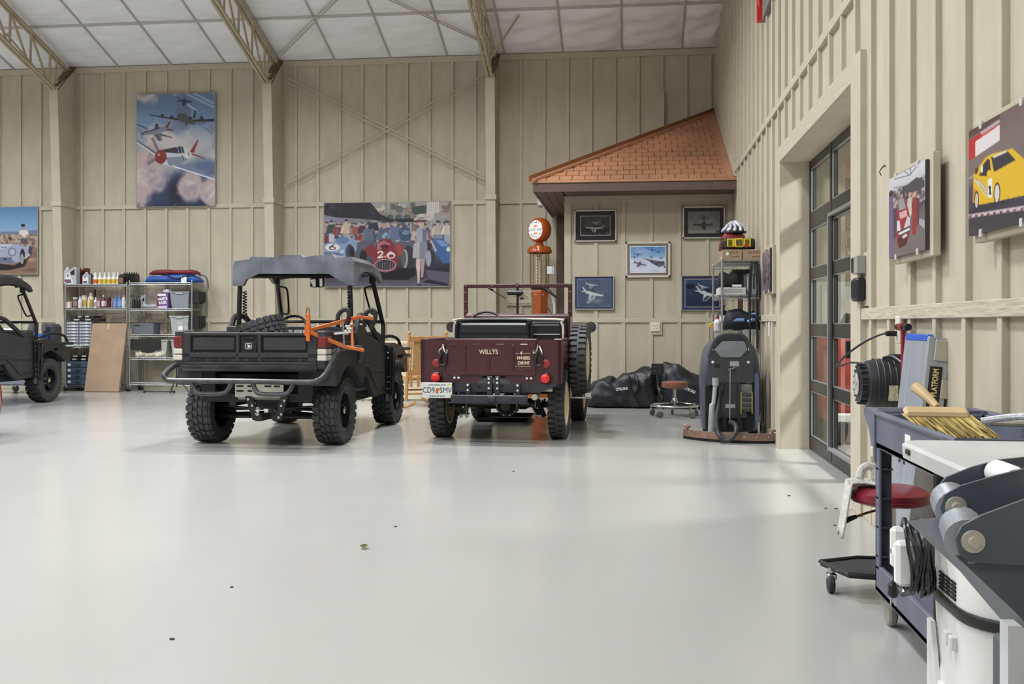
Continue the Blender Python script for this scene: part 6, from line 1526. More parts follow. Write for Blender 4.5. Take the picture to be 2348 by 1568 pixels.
# tin sign behind the windshield
sg = [onY(1162, 665, YF - .04), onY(1219, 701, YF - .04)]
t = thing('tin_sign', 'small cream sign with plane drawings behind the car windshield', 'sign', ((sg[0].x + sg[1].x) / 2, YF - .05, (sg[0].z + sg[1].z) / 2))
w, h = sg[1].x - sg[0].x, sg[0].z - sg[1].z
MB().box(-w / 2, w / 2, 0, .02, -h / 2, h / 2, .008).build('panel', mat('cream_tin', (196, 188, 166), .5, var=.04), t)
m = MB(); text(m, '15TH TO FLY 50TH TO LAND', .04, face_M((0, -.001, -h * .38)), .0004, .03, sx=.72)
for k in range(3):
    x, z_ = -.05 + .05 * k, h * (.28 - .2 * k)
    m.prism([(x - .10, z_), (x + .11, z_ + .02), (x + .11, z_ + .028), (x - .10, z_ + .01)], -.002, -.0005).prism([(x - .09, z_ + .035), (x + .1, z_ + .055), (x + .1, z_ + .062), (x - .09, z_ + .044)], -.002, -.0005).prism([(x - .03, z_ + .0), (x + .03, z_ + .005), (x + .03, z_ + .05), (x - .03, z_ + .042)], -.002, -.0005)
m.build('lettering', mat('sign_ink', (84, 76, 68), .6, var=0), t)
# motion sensor on the far wall rail
o = onY(1241, 461, YF - .05); t = thing('wall_sensor', 'white plastic sensor box on the far wall under brown soffit', 'sensor', (o.x, YF - .055, o.z))
MB().box(-.07, .07, 0, .055, -.085, .085, .02).build('housing', WHITE, t); MB().lathe([(0, -.012), (.02, -.008), (.024, .002)], (0, 0, .02), axis='y', seg=14).build('lens', mat('sensor_lens', (190, 190, 190), .2, var=0), t)

# rocking chair
WOOD = mat('honey_wood', (186, 138, 84), .45, var=.10, vscale=9, stretch=(1, 1, .25))
WOVEN = mat('woven_cane', (190, 148, 92), .7, var=.2, vscale=70, bump=.5, bscale=160)
ch = thing('rocking_chair', 'honey wood rocking chair with woven cane back beside the maroon car', 'chair', (-3.10, 14.5, 0), R(34))
# local: forward +y, back at -y
for sx in (-1, 1):
    MB().cyl((sx * .27, -.26, .10), (sx * .28, -.40, 1.03), .022, seg=10).build('back_post', WOOD, ch)
    MB().ell((sx * .281, -.405, 1.065), .025, .025, .03, 12, 8).build('finial', WOOD, ch)
    MB().cyl((sx * .29, .26, .10), (sx * .29, .26, .62), .021, seg=10).build('front_leg', WOOD, ch)
    MB().cbox(sx * .30, -.02, .635, .09, .66, .022, .008).build('arm', WOOD, ch)
    MB().tube([(sx * .28, -.62, .10), (sx * .28, -.35, .035), (sx * .28, 0, .018), (sx * .28, .30, .035), (sx * .28, .48, .08)], .022, 8, smooth=4).build('rocker', WOOD, ch)
    MB().cyl((sx * .28, -.28, .25), (sx * .29, .26, .25), .012, seg=8).build('side_stretcher', WOOD, ch)
for z_, y in ((.98, -.39), (.50, -.32)): MB().cbox(0, y, z_, .52, .025, .075, .006).build('back_rail', WOOD, ch)
MB().cbox(0, -.345, .74, .40, .016, .42, .004, rot=(R(8), 0, 0)).build('woven_back', WOVEN, ch)
for x in (-.23, .23): MB().cyl((x, -.32, .5), (x, -.39, .96), .012, seg=8).build('back_slat', WOOD, ch)
MB().box(-.28, .28, -.28, .28, .39, .42, .01).build('woven_seat', WOVEN, ch)
for k in range(5): MB().box(-.24 + k * .11, -.20 + k * .11, -.33, -.315, .30, .46, .003).build('back_spindle', WOOD, ch)
MB().cyl((-.28, .26, .22), (.28, .26, .22), .013, seg=8).build('front_stretcher', WOOD, ch); MB().cyl((-.27, -.28, .2), (.27, -.28, .2), .013, seg=8).build('rear_stretcher', WOOD, ch)
# cream slat bench
CRB = mat('cream_bench_paint', (206, 196, 172), .55, var=.03)
bn = thing('slat_bench', 'cream painted slat bench behind the rocking chair', 'bench', (-3.45, 15.85, 0))
for k in range(6): MB().box(-.75, .75, -.05 + k * .012, -.02 + k * .012, .46 + k * .068, .505 + k * .068, .005).build('back_slat', CRB, bn)
MB().box(-.78, .78, -.03, .05, .87, .92, .01).build('top_rail', CRB, bn)
for k in range(5): MB().box(-.75, .75, -.42 + k * .085, -.35 + k * .085, .40, .42, .004).build('seat_slat', CRB, bn)
for sx in (-1, 1):
    MB().box(sx * .74 - .03, sx * .74 + .03, -.03, .04, 0, .9, .005).build('back_leg', CRB, bn); MB().box(sx * .74 - .03, sx * .74 + .03, -.45, -.39, 0, .60, .005).build('front_leg', CRB, bn)
    MB().box(sx * .74 - .04, sx * .74 + .04, -.48, .0, .60, .63, .005).build('arm', CRB, bn)
MB().box(-.72, .72, -.44, -.41, .30, .40, .004).build('apron', CRB, bn); MB().box(-.76, .76, -.47, -.44, .03, .27, .004).build('lower_panel', CRB, bn)
# brass cart behind the utility vehicle
c0 = onY(684, 743, 16.3)
t = thing('brass_cart', 'brass tube cart with two hoop handles behind the utility vehicle', 'cart', (c0.x, 16.3, 0))
GT = mat('worn_brass', (168, 136, 88), .4, metal=.5, var=.15)
for sx in (-1, 1):
    MB().tube([(sx * .19, -.02, .15), (sx * .19, 0, 1.30), (sx * .185, 0, 1.42), (sx * .165, 0, 1.47), (sx * .14, 0, 1.42), (sx * .13, 0, 1.30)], .014, 8, smooth=4).build('hoop_handle', GT, t)
    MB().lathe([(0, -.02), (.10, -.02), (.11, 0), (.10, .02), (0, .02)], (sx * .25, .03, .11), axis='x', seg=18).build('cart_wheel', mat('caster_rubber', (40, 40, 42)), t)
for z_ in (1.26, 1.20, .9, .5): MB().cyl((-.19, 0, z_), (.19, 0, z_), .010, seg=8).build('cross_tube', GT, t)
MB().box(-.2, .2, -.3, .02, .06, .075, .003).build('toe_plate', GT, t)
MB().cyl((-.25, .03, .11), (.25, .03, .11), .01, seg=8).build('axle', GT, t)

# black bags on the floor
BAGM = mat('black_nylon', (30, 31, 38), .42, var=.25, vscale=6, bump=.9, bscale=7)
def floor_bag(label, prof, loc, rz=0.):
    t = thing('carry_bag', label, 'bag', loc, rz, 'black carry bags on the floor')
    rings = []
    for i, (x, H, D) in enumerate(prof):
        ring = []
        for j in range(18):
            a = 2 * math.pi * j / 18; ca, sa = math.cos(a), math.sin(a)
            kx = 1 + .05 * math.sin(5 * a + i * 1.7)
            ring.append((x + .03 * math.sin(3 * a + i), D / 2 * math.copysign(abs(ca) ** .75, ca) * kx, max(0, H / 2 + H / 2 * math.copysign(abs(sa) ** .7, sa) * (kx if sa > 0 else 1))))
        rings.append(ring)
    prof_n = len(rings); mm = MB().loft(rings)
    from mathutils import noise as mn
    bm = bmesh.new(); me0 = mm.mesh('tmp', None); bm.from_mesh(me0); bpy.data.meshes.remove(me0)
    bmesh.ops.subdivide_edges(bm, edges=bm.edges, cuts=2, use_grid_fill=True, smooth=.6)
    bm.normal_update()
    for v in bm.verts:
        q = v.co * 5 + Vector((loc[0] * 9, 0, 0)); n_ = mn.noise(q * Vector((1, 1, 1.6)).x) + .6 * mn.noise(Vector((q.x * 2.2 + q.z * 2, q.y * 2, q.z * .8)) * 1.3)
        r_ = -abs(mn.noise(Vector((q.x * 1.1 + q.z * .9, q.y, q.z * .4 - q.x * .5)))) * 1.3
        v.co += v.normal * (n_ * .016 + r_ * .05 + .012) * (1 if v.co.z > .03 else .2)
        v.co.z = max(0, v.co.z)
    me = bpy.data.meshes.new('body'); bm.to_mesh(me); bm.free(); me.materials.append(BAGM); me.shade_smooth(); ob('body', me, t)
    return t
t = floor_bag('left black nylon bag lying on floor beside the car tires', [(-.60, .05, .05), (-.58, .30, .26), (-.45, .40, .34), (-.28, .43, .36), (-.22, .40, .33), (-.12, .48, .38), (.04, .50, .40), (.18, .56, .42), (.27, .58, .40), (.33, .50, .32), (.36, .30, .14), (.365, .2, .03)], (-.02, 14.55, 0))
MB().tube([(-.02, -.20, .46), (.0, -.215, .30), (.12, -.215, .04)], .016, 5, smooth=4).build('strap', BLACK, t); MB().tube([(.05, -.1, .50), (.09, -.20, .42), (.10, -.22, .30), (.05, -.22, .22)], .016, 5, smooth=4).build('strap', BLACK, t)
m = text(MB(), 'STROKE', .055, face_M((-.12, -.222, .28), '-y', .12), .0005, .02, sx=.8); m.build('lettering', WHITE, t)
t = floor_bag('right black nylon bag on floor behind the brown stool', [(-.36, .2, .05), (-.33, .66, .20), (-.22, .64, .30), (-.08, .56, .36), (.10, .46, .38), (.30, .44, .36), (.42, .36, .28), (.46, .1, .05)], (.80, 14.52, 0))
m = text(MB(), 'STROKE', .055, face_M((.0, -.212, .27), '-y', -.4), .0005, .02, sx=.8); m.build('lettering', WHITE, t)

# brown shop stool
st = thing('shop_stool', 'brown padded shop stool with small backrest and chrome foot ring', 'stool', (.545, 13.25, 0))
BRV = mat('brown_vinyl', (122, 80, 66), .45, var=.06)
MB().lathe([(0, .365), (.14, .365), (.165, .375), (.17, .40), (.165, .44), (.14, .455), (0, .46)], seg=32).build('seat', BRV, st)
MB().cyl((0, 0, .14), (0, 0, .37), .022, seg=12).build('gas_column', CHROME, st)
MB().lathe([(.045, .14), (.045, .19), (.028, .24), (.024, .24)], seg=16).build('column_collar', CHROME, st)
MB().tube([(.30 * math.cos(a), .30 * math.sin(a), .145) for a in [2 * math.pi * k / 40 for k in range(40)]], .014, 8, closed=True).build('foot_ring', CHROME, st)
for k in range(5):
    a = 2 * math.pi * k / 5 + .35; c_, s_ = math.cos(a), math.sin(a)
    MB().tube([(.02 * c_, .02 * s_, .165), (.15 * c_, .15 * s_, .15), (.31 * c_, .31 * s_, .12)], .016, 6).build('base_leg', BLACK, st)
    cb = MB().cyl((.31 * c_, .31 * s_, .085), (.31 * c_, .31 * s_, .13), .012, seg=8).cbox(.31 * c_, .31 * s_, .085, .035, .03, .03, .006).build('caster', CHROME, st)
    ca = a + k * 1.3; dx, dy = math.cos(ca) * .014, math.sin(ca) * .014
    px_, py_ = .31 * c_ - dy * 1.5, .31 * s_ + dx * 1.5
    m = MB()
    M = Matrix.Translation((px_, py_, .045)) @ Matrix.Rotation(ca, 4, 'Z')
    MB().lathe([(0, -.012), (.02, -.012), (.038, -.012), (.044, -.008), (.044, .008), (.038, .012), (.02, .012), (0, .012)], axis='x', seg=20).xf(M).build('caster_wheel', mat('grey_caster', (84, 86, 88), .5, var=.1), cb)
MB().tube([(-.06, .0, .36), (-.15, -.01, .35), (-.20, -.02, .40), (-.215, -.03, .50), (-.22, -.03, .62)], .016, 6, smooth=4).build('back_bar', BLACK, st)
bp = MB().cbox(-.21, -.02, .615, .17, .05, .155, .025, rot=(0, 0, R(-20))).build('backrest', BRV, st)
MB().cbox(-.222, -.048, .615, .155, .012, .14, .004, rot=(0, 0, R(-20))).build('backrest_shell', BLACK, bp)
m = MB()
for a, b in ((-.03, .02), (.03, .02), (-.03, -.03), (.03, -.03)): m.cyl((-.222 + a, -.062 - a * .3, .62 + b), (-.222 + a, -.05 - a * .3, .62 + b), .006, seg=6)
m.build('bolts', CHROME, bp)

# outlets and switch
def outlet(label, loc, nrm, w, h, n):
    t = thing('wall_outlet', label, 'outlet', loc)
    if nrm == '-x': t.rotation_euler = (0, 0, R(-90))
    MB().box(-w / 2, w / 2, -.012, .004, -h / 2, h / 2, .004).build('cover_plate', mat('ivory_plastic', (216, 214, 202), .4, var=.02), t)
    for k in range(n):
        for sz in (-1, 1):
            x = (k - (n - 1) / 2) * .046
            r = MB().box(x - .016, x + .016, -.0145, -.011, sz * .02 - .014, sz * .02 + .014, .004).build('receptacle', mat('ivory_plastic', (216, 214, 202)), t)
            MB().box(x - .008, x - .005, -.0155, -.014, sz * .02 - .005, sz * .02 + .006).box(x + .005, x + .008, -.0155, -.014, sz * .02 - .005, sz * .02 + .006).build('slots', DARK, r)
    return t
o = thing('outlet_block', 'tan mounting block behind the double wall outlet', 'block', (.35, HF - .026, 1.14))
MB().box(-.09, .085, 0, .026, -.105, .09, .003).build('block', TRIM, o)
outlet('white double outlet on the corner room wall', (.335, HF - .032, 1.15), '-y', .135, .135, 2)
outlet('white single outlet with black plug beside the ladder', (XR - .03, 5.60, 1.16), '-x', .085, .145, 1)
outlet('small white outlet on right wall beside the floor scrubber', (XR - .03, 10.72, 1.135), '-x', .085, .15, 1)

# ------------------------------------------------------------ right wire shelf and its load
RX0, RX1, RY0, RY1 = .99, 1.415, 11.45, 12.68
RM = 11.25 / FPX
RZ = [CAM_H + (743 - y) * RM for y in (597, 677, 759, 860, 960)]
rs = wire_shelf('chrome wire shelf standing end on against the right wall', RX0, RX1, RY0, RY1, RZ, RZ[0] + .02, None, True)
KR = mat('cardboard', (164, 132, 104))
for k, (a, b) in enumerate(((1656, 1701), (1703, 1748))):
    x0, x1 = onY(a, 743, RY0 + .02).x, min(onY(b, 743, RY0 + .02).x, 1.425)
    t = thing('cardboard_box', ['left cardboard box with handwriting on the shelf top', 'right cardboard box with handwriting on the shelf top'][k], 'box', ((x0 + x1) / 2, RY0 + .32, RZ[0] + .004)); w = x1 - x0
    MB().box(-w / 2, w / 2, -.30, .30, 0, .118, .003).build('body', KR, t)
    m = text(MB(), 'HOOD', .04, face_M((.02, -.301, .085), '-y', .05), .0003); text(m, 'fender', .035, face_M((.04, -.301, .04), '-y', .1), .0003); m.build('lettering', mat('marker_ink', (92, 62, 44), .7, var=0), t)
    if k == 0: MB().cbox(-.05, -.303, .07, .03, .002, .035, rot=(0, R(20), 0)).build('paper_tag', WHITE, t)
zt = RZ[0] + .124
x0, x1 = onY(1659, 743, RY0 + .1).x, onY(1729, 743, RY0 + .1).x
t = thing('battery_charger', 'yellow and black battery charger on the cardboard boxes', 'charger', ((x0 + x1) / 2, RY0 + .2, zt)); w = x1 - x0
MB().box(-w / 2, w / 2, -.09, .09, 0, .135, .03).build('housing', mat('charger_black', (34, 32, 30), .5, var=.08), t)
YEL = mat('charger_yellow', (214, 186, 40), .4, var=.04)
MB().box(-w * .38, -w * .12, -.098, -.08, .035, .125, .006).box(-w * .12, w * .16, -.10, -.08, .03, .13, .006).box(w * .16, w * .40, -.098, -.08, .035, .125, .006).build('face_panel', YEL, t)
for a, b in ((-w * .34, -w * .22), (-w * .09, w * .12), (w * .21, w * .34)): MB().box(a, b, -.1025, -.099, .055 if a > 0 else .045, .115, .002).build('display', mat('charger_display', (92, 84, 44), .3, var=.3, vscale=50), t)
MB().lathe([(0, -.106), (.02, -.104), (.024, -.097)], (w * .25, 0, .045), axis='y', seg=14).build('dial', mat('charger_red', (150, 48, 36), .4), t)
for sx in (-1, 1): MB().lathe([(.0, -.03), (.06, -.03), (.065, -.015), (.065, .015), (.06, .03), (0, .03)], (sx * (w / 2 - .012), 0, .068), axis='x', seg=18).build('end_cap', mat('charger_black', (34, 32, 30)), t)
t, w, H = bag('red_bag', 'red cloth bag under the bicycle helmet', 'bag', 1651, 1714, 532, zt, (128, 32, 44), RY0 + .34, .24, 11, mp=RM * 1.02)
hx, hz = onY(1681, 743, RY0 + .42).x, zt + H + .004
t = thing('bicycle_helmet', 'silver and black vented bicycle helmet topping the wire shelf', 'helmet', (hx, RY0 + .44, hz))
def hs(u, v):
    th = u * math.pi * 2; ph = v * math.pi / 2 * 1.05; r = math.cos(ph)
    k = 1 + .06 * math.cos(2 * th)
    return (.145 * r * math.cos(th) * k + .02 * (1 - r), .11 * r * math.sin(th), .135 * math.sin(ph) * (1 - .25 * max(0, -math.cos(th)) * r))
MB().sheet(hs, 28, 10).build('shell', mat('helmet_black', (38, 34, 38), .35, var=.1), t, ang=60)
for k in range(5):
    a = -1.1 + k * .55
    P = []
    for j in range(8):
        v = .08 + .8 * j / 7; th = a * (1 - .7 * v) + math.pi * 1.5 + .12 * math.sin(j)
        p = Vector(hs((th / (2 * math.pi)) % 1, v)); P.append(p * 1.03)
    MB().tube(P, [.016, .02, .014, .02, .012, .016, .012, .01], 6).build('helmet_rib', mat('helmet_silver', (200, 204, 214), .3, metal=.2, var=.08), t)
MB().prism([(-.20, .02), (-.12, .0), (-.10, .03), (-.14, .045)], -.07, .07).build('visor', mat('helmet_black', (38, 34, 38)), t)
# second level
z = RZ[1]
t, w, h, d_ = carton('white printed box under the black shoulder bag', 1648, 1711, 0, z, (200, 198, 196), RY0 + .04, .36, h=.082)
m = MB()
for k in range(2):
    for q in range(9): m.box(-w * .30 + q * w * .075, -w * .30 + (q + .7) * w * .075, -d_ / 2 - .001, -d_ / 2, .03 + k * .022, .042 + k * .022)
m.build('print_mark', mat('grey_ink', (136, 134, 138), .6, var=0), t)
bag('shoulder_bag', 'crumpled black shoulder bag on the white printed box', 'bag', 1647, 1701, 625, z + .09, (28, 28, 31), RY0 + .08, .26, 13, mp=RM * 1.01)
x0 = onY(1714, 743, RY0 + .05).x
t = thing('parts_bin', 'pale grey bin beside the white printed box', 'bin', ((x0 + 1.40) / 2, RY0 + .25, z + .004)); w = 1.40 - x0
MB().box(-w / 2, w / 2, -.18, .18, 0, .235, .01).build('body', mat('pale_bin', (158, 162, 170), .4, var=.05), t); MB().box(-w / 2 - .004, w / 2 + .004, -.184, .184, .215, .24, .004).build('lid', mat('machine_grey', (118, 122, 136)), t)
t = thing('parts_bin', 'dark grey bin at the back of the second shelf level', 'bin', (1.28, RY0 + .85, z + .004))
MB().box(-.11, .11, -.2, .2, 0, .31, .01).build('body', mat('dark_bin', (84, 84, 84), .5, var=.05), t); MB().box(-.115, .115, -.205, .205, .29, .315, .004).build('lid', mat('dark_bin', (84, 84, 84)), t)
t = thing('spray_can', 'white rod shaped can lying before the pale bin', 'can', (onY(1716, 743, RY0 + .03).x, RY0 + .045, z + .13)); t.location.z = z + .086 + .016
MB().cyl((-.05, 0, 0), (.05, 0, 0), .015, seg=10).build('body', WHITE, t); MB().cyl((-.065, 0, 0), (-.05, 0, 0), .009, seg=8).build('nozzle', BLACK, t)
t.location = (onY(1690, 743, RY0 + .03).x, RY0 + .06, z + .09 + .016)
# third level
z = RZ[2]
bag('sports_bag', 'black and pale blue sports bag on the third shelf level', 'bag', 1660, 1745, 713, z, (30, 33, 42), RY0 + .06, .32, 17, mp=RM * 1.01)
t = bpy.data.objects['sports_bag']
for (p, q) in (((-.14, -.13, .10), (.02, -.165, .12)), ((.06, -.165, .10), (.14, -.15, .12)), ((.10, -.12, .18), (.18, -.08, .17))):
    MB().tube([p, ((p[0] + q[0]) / 2, p[1] - .02, (p[2] + q[2]) / 2 + .01), q], .02, 6).build('blue_panel', mat('pale_blue_nylon', (120, 158, 204), .5, var=.06), t)
t = thing('pump_sprayer', 'white pump sprayer with black head on third shelf level', 'sprayer', (onY(1664, 743, RY0 + .16).x, RY0 + .45, z + .004))
MB().lathe([(0, 0), (.05, 0), (.055, .01), (.055, .14), (.035, .17), (.03, .18), (0, .18)], seg=18).build('tank', mat('milky_plastic', (204, 206, 204), .35, var=.03), t)
MB().lathe([(.034, .17), (.034, .225), (.012, .235), (.012, .275), (.024, .28), (.024, .29), (0, .29)], seg=14).build('pump_head', BLACK, t); MB().tube([(0, 0, .205), (.06, -.02, .21), (.09, -.02, .212)], .011, 6).build('nozzle', BLACK, t)
MB().tube([(-.03, -.01, .22), (-.06, -.02, .19), (-.07, -.02, .12)], .011, 6, smooth=3).build('trigger', BLACK, t)
t = bottle('white jug with red cap left on third shelf level', 1645, 17, 727, z, (206, 206, 208), (160, 52, 44), (190, 190, 196), RY0 + .12, 'round', name='jug', cat='jug', mp=RM)
t = thing('hand_clamp', 'yellow clamp handle sticking out left of the third shelf level', 'clamp', (onY(1629, 743, RY0 + .3).x + .04, RY0 + .3, z + .01))
MB().tube([(.06, 0, .03), (-.02, 0, .03), (-.045, 0, .045), (-.03, 0, .07), (.05, 0, .075)], .012, 6, smooth=3).build('handle', mat('clamp_yellow', (216, 176, 40), .45, var=.04), t); MB().cbox(.06, 0, .04, .02, .03, .06, .004).build('jaw', BLACK, t)
# straps hung from the top level
t = thing('strap_bundle', 'black webbing straps hanging down the front of the wire shelf', 'straps', (onY(1730, 743, RY0 - .03).x, RY0 - .032, RZ[0] - .02))
for k, (dx0, dx1, ln) in enumerate(((-.03, -.06, .62), (-.02, -.05, .95), (.015, .03, .95), (.03, .06, .42), (.0, -.01, .30), (.02, .02, .75))):
    MB().tube([(dx0, 0, 0), (dx0 * 1.6, -.012, -.10), (dx1, -.015 - .004 * k, -ln * .6), (dx1 * .9, -.015, -ln)], .010, 5, smooth=4).build('strap', mat('black_webbing', (26, 26, 28), .7, var=.1), t)
MB().cbox(.0, -.03, -.40, .09, .014, .025, .003).build('buckle', CHROME, t); MB().cbox(.04, -.03, -.62, .07, .016, .045, .003).build('strap_pad', BLACK, t)
tag(MB().box(onY(1692, 743, 12.75).x, onY(1704, 743, 12.75).x, 12.75, 12.79, 0, 1.85).build('trim_9', BROWN), 'brown upright board behind the wire shelf', kind='structure')
# ------------------------------------------------------------ floor scrubber
SG = mat('scrubber_charcoal', (58, 61, 66), .42, var=.08, vscale=6)
SS = mat('scrubber_side', (78, 81, 91), .38, var=.10, vscale=5)
SLG = mat('scrubber_light_grey', (124, 130, 136), .4, var=.06)
HOSE = mat('grey_hose', (150, 160, 160), .5, var=.06)
YB = 10.82
sc = thing('floor_scrubber', 'grey walk behind floor scrubber with hoses parked before wire shelf', 'scrubber', (1.06, YB, 0))
def sp(px, py, y=0.):
    v = onY(px, py, YB + y); return (v.x - 1.06, v.z)
sil = [(1613, 985), (1610, 926), (1608, 866), (1612, 830), (1617, 801), (1631, 783), (1650, 772), (1705, 772), (1720, 780), (1735, 801), (1744, 840), (1748, 890), (1748, 940), (1738, 990)]
P = [sp(*p) for p in sil]; P = [(x, max(z, .07)) for x, z in P]
def rg(y, k, kz): return [(x * k, y, .07 + (z - .07) * kz) for x, z in P]
MB().loft([rg(.04, .90, .93), rg(.07, .985, 1), rg(.14, 1, 1), rg(.40, 1, .99), rg(.54, .95, .93), rg(.60, .82, .85)]).build('tank', SS, sc, ang=40)
MB().prism([sp(1624, 812), sp(1634, 792), sp(1718, 792), sp(1727, 812), sp(1727, 876), sp(1718, 880), sp(1700, 876), sp(1650, 876), sp(1624, 884)], -.03, .08).build('rear_panel', SG, sc)
MB().prism([sp(1648, 876), sp(1697, 876), sp(1712, 930), sp(1712, 958), sp(1645, 958), sp(1645, 905)], -.01, .08).build('recovery_body', SG, sc)
MB().prism([sp(1618, 884), sp(1646, 884), sp(1646, 985), sp(1618, 985)], .02, .1).build('left_recess', DARK, sc)
MB().prism([sp(1712, 880), sp(1728, 880), sp(1726, 990), sp(1640, 990), sp(1640, 958), sp(1712, 958)], .01, .1).build('lower_recess', DARK, sc)
hd = MB().tube([(*sp(1628, 812),), ] and [(sp(1626, 815)[0], -.02, sp(1626, 815)[1]), (sp(1636, 785)[0], -.05, sp(1636, 785)[1]), (sp(1650, 769)[0], -.07, sp(1650, 769)[1]), (sp(1676, 766)[0], -.075, sp(1676, 766)[1]), (sp(1702, 769)[0], -.07, sp(1702, 769)[1]), (sp(1714, 785)[0], -.05, sp(1714, 785)[1]), (sp(1726, 815)[0], -.02, sp(1726, 815)[1])], .018, 8, smooth=4)
hd.build('handle', SG, sc)
MB().prism([sp(1642, 780), sp(1655, 770), sp(1700, 770), sp(1710, 780), sp(1712, 800), sp(1640, 800)], -.02, .10).build('control_hood', SG, sc)
lid = MB().prism([sp(1656, 782), sp(1706, 782), sp(1713, 801), sp(1697, 819), sp(1653, 819), sp(1637, 801)], -.045, .0).build('lid', SLG, sc)
MB().lathe([(0, -.052), (.012, -.05), (.014, -.04)], (sp(1687, 788)[0], 0, sp(1687, 788)[1]), axis='y', seg=12).build('lid_knob', CHROME, lid)
for px, py in ((1634, 830), (1715, 830)): MB().lathe([(0, -.044), (.012, -.042), (.015, -.032), (.015, -.028)], (sp(px, py)[0], 0, sp(px, py)[1]), axis='y', seg=14).build('screw_cap', WHITE, sc)
for px, py in ((1634, 801), (1716, 801)): MB().ell((sp(px, py)[0], -.03, sp(px, py)[1]), .012, .012, .016, 10, 8).build('hinge_pin', CHROME, sc)
def plate(nm, x0, y0, x1, y1, yy, m_, b=.006):
    a, b_ = sp(x0, y0), sp(x1, y1); return MB().box(a[0], b_[0], yy - .006, yy + .004, b_[1], a[1], b).build(nm, m_, sc)
plate('name_plate', 1673, 828, 1694, 840, -.032, mat('plate_silver', (176, 176, 176), .4, metal=.3, var=.03))
plate('button_plate', 1638, 834, 1650, 842, -.032, BLACK)
plate('drain_plate', 1663, 926, 1686, 936, -.012, mat('plate_silver', (176, 176, 176)))
ch = plate('charger_panel', 1699, 880, 1725, 938, -.02, mat('charger_grey', (104, 104, 100), .5, var=.25, vscale=25))
MB().box(sp(1698, 0)[0], sp(1699.5, 0)[0], -.03, -.02, sp(0, 931)[1], sp(0, 886)[1]).build('label_strip', mat('caution_yellow', (196, 190, 90), .5, var=.1), ch)
MB().box(sp(1723, 0)[0], sp(1725, 0)[0], -.03, -.02, sp(0, 931)[1], sp(0, 886)[1]).build('label_strip', mat('caution_yellow', (196, 190, 90)), ch)
for k in range(4): MB().box(sp(1702, 0)[0], sp(1722, 0)[0], -.034, -.02, sp(0, 894 + k * 11)[1], sp(0, 887 + k * 11)[1], .003).build('charger_rib', mat('charger_dark', (60, 60, 58), .5, var=.2, vscale=30), ch)
def sp3(px, py, y): v = sp(px, py, y); return (v[0], y, v[1])
MB().tube([sp3(1641, 866, -.03), sp3(1641, 884, -.03)], .036, 14).build('hose_cuff', HOSE, sc)
MB().tube([sp3(1640, 884, -.03), sp3(1636, 925, -.05), sp3(1633, 930, -.05), sp3(1632, 960, -.06), sp3(1630, 994, -.07)], [.024, .022, .030, .034, .032], 14, smooth=5).build('drain_hose', HOSE, sc)
pts = catmull([Vector(sp3(*p)) for p in ((1653, 886, -.02), (1647, 930, -.05), (1643, 968, -.30), (1648, 996, -.53), (1662, 1010, -.56), (1678, 1005, -.56), (1688, 988, -.54), (1685, 972, -.45), (1674, 967, -.30))], 10)
MB().tube(pts, [.021 + .0025 * (k % 2) for k in range(len(pts))], 12).build('vacuum_hose', mat('black_corrugated', (44, 44, 47), .5, var=.1), sc)
MB().cyl(sp3(1674, 846, -.06), sp3(1673, 966, -.09), .0065, seg=8).build('lift_rod', CHROME, sc)
MB().tube([sp3(1670, 848, -.05), sp3(1680, 846, -.06), sp3(1686, 843, -.06)], .012, 6).build('lift_lever', SG, sc)
MB().tube([sp3(1660, 870, -.03), sp3(1655, 900, -.05), sp3(1660, 912, -.05), sp3(1668, 880, -.04)], .008, 6, smooth=4).build('cable', BLACK, sc)
MB().tube([sp3(1691, 880, -.03), sp3(1689, 925, -.05), sp3(1694, 965, -.06)], .007, 6, smooth=4).build('cable', BLACK, sc)
MB().prism([sp(1729, 857), sp(1735, 853), sp(1739, 870), sp(1739, 960), sp(1734, 985), sp(1730, 960)], -.05, -.02).build('spare_squeegee', mat('violet_grey_rubber', (88, 88, 122), .45, var=.06), sc)
for px in (1624, 1732): MB().lathe([(0, -.04), (.09, -.04), (.10, -.02), (.10, .02), (.09, .04), (0, .04)], (sp(px, 0)[0], .22, .10), axis='x', seg=20).build('drive_wheel', RUBBER, sc)
for px in (1660, 1695): MB().cbox(sp(px, 0)[0], -.04, .16, .05, .06, .14, .01).build('squeegee_bracket', BLACK, sc)
sqm = mat('brown_squeegee', (124, 98, 84), .6, var=.15, vscale=8, stretch=(.4, 3, 3))
crv = [(-.53, -.10), (-.40, -.28), (-.2, -.42), (0, -.48), (.18, -.50), (.36, -.47)]
crv = [(p.x, p.y) for p in catmull([Vector((a, b, 0)) for a, b in crv], 4)]
rings = [[(x, y - .018, .03), (x, y + .018, .03), (x, y + .018, .10), (x, y - .018, .10)] for x, y in crv]
sq = MB().loft(rings).build('squeegee_bar', sqm, sc)
rings = [[(x, y - .006, .003), (x, y + .006, .003), (x, y + .006, .035), (x, y - .006, .035)] for x, y in crv]
MB().loft(rings).build('squeegee_blade', DARK, sq)
for x, y in ((-.49, -.16), (.33, -.475)): MB().lathe([(0, .10), (.012, .10), (.012, .115), (.032, .118), (.032, .14), (0, .142)], (x, y, 0), seg=14).build('squeegee_knob', sqm, sq)
for x, y in ((.05, -.505), (.17, -.522), (.29, -.507)): MB().lathe([(0, -.008), (.009, -.006), (.01, 0)], (x, y, .07), axis='y', seg=8).build('thumb_screw', CHROME, sq)

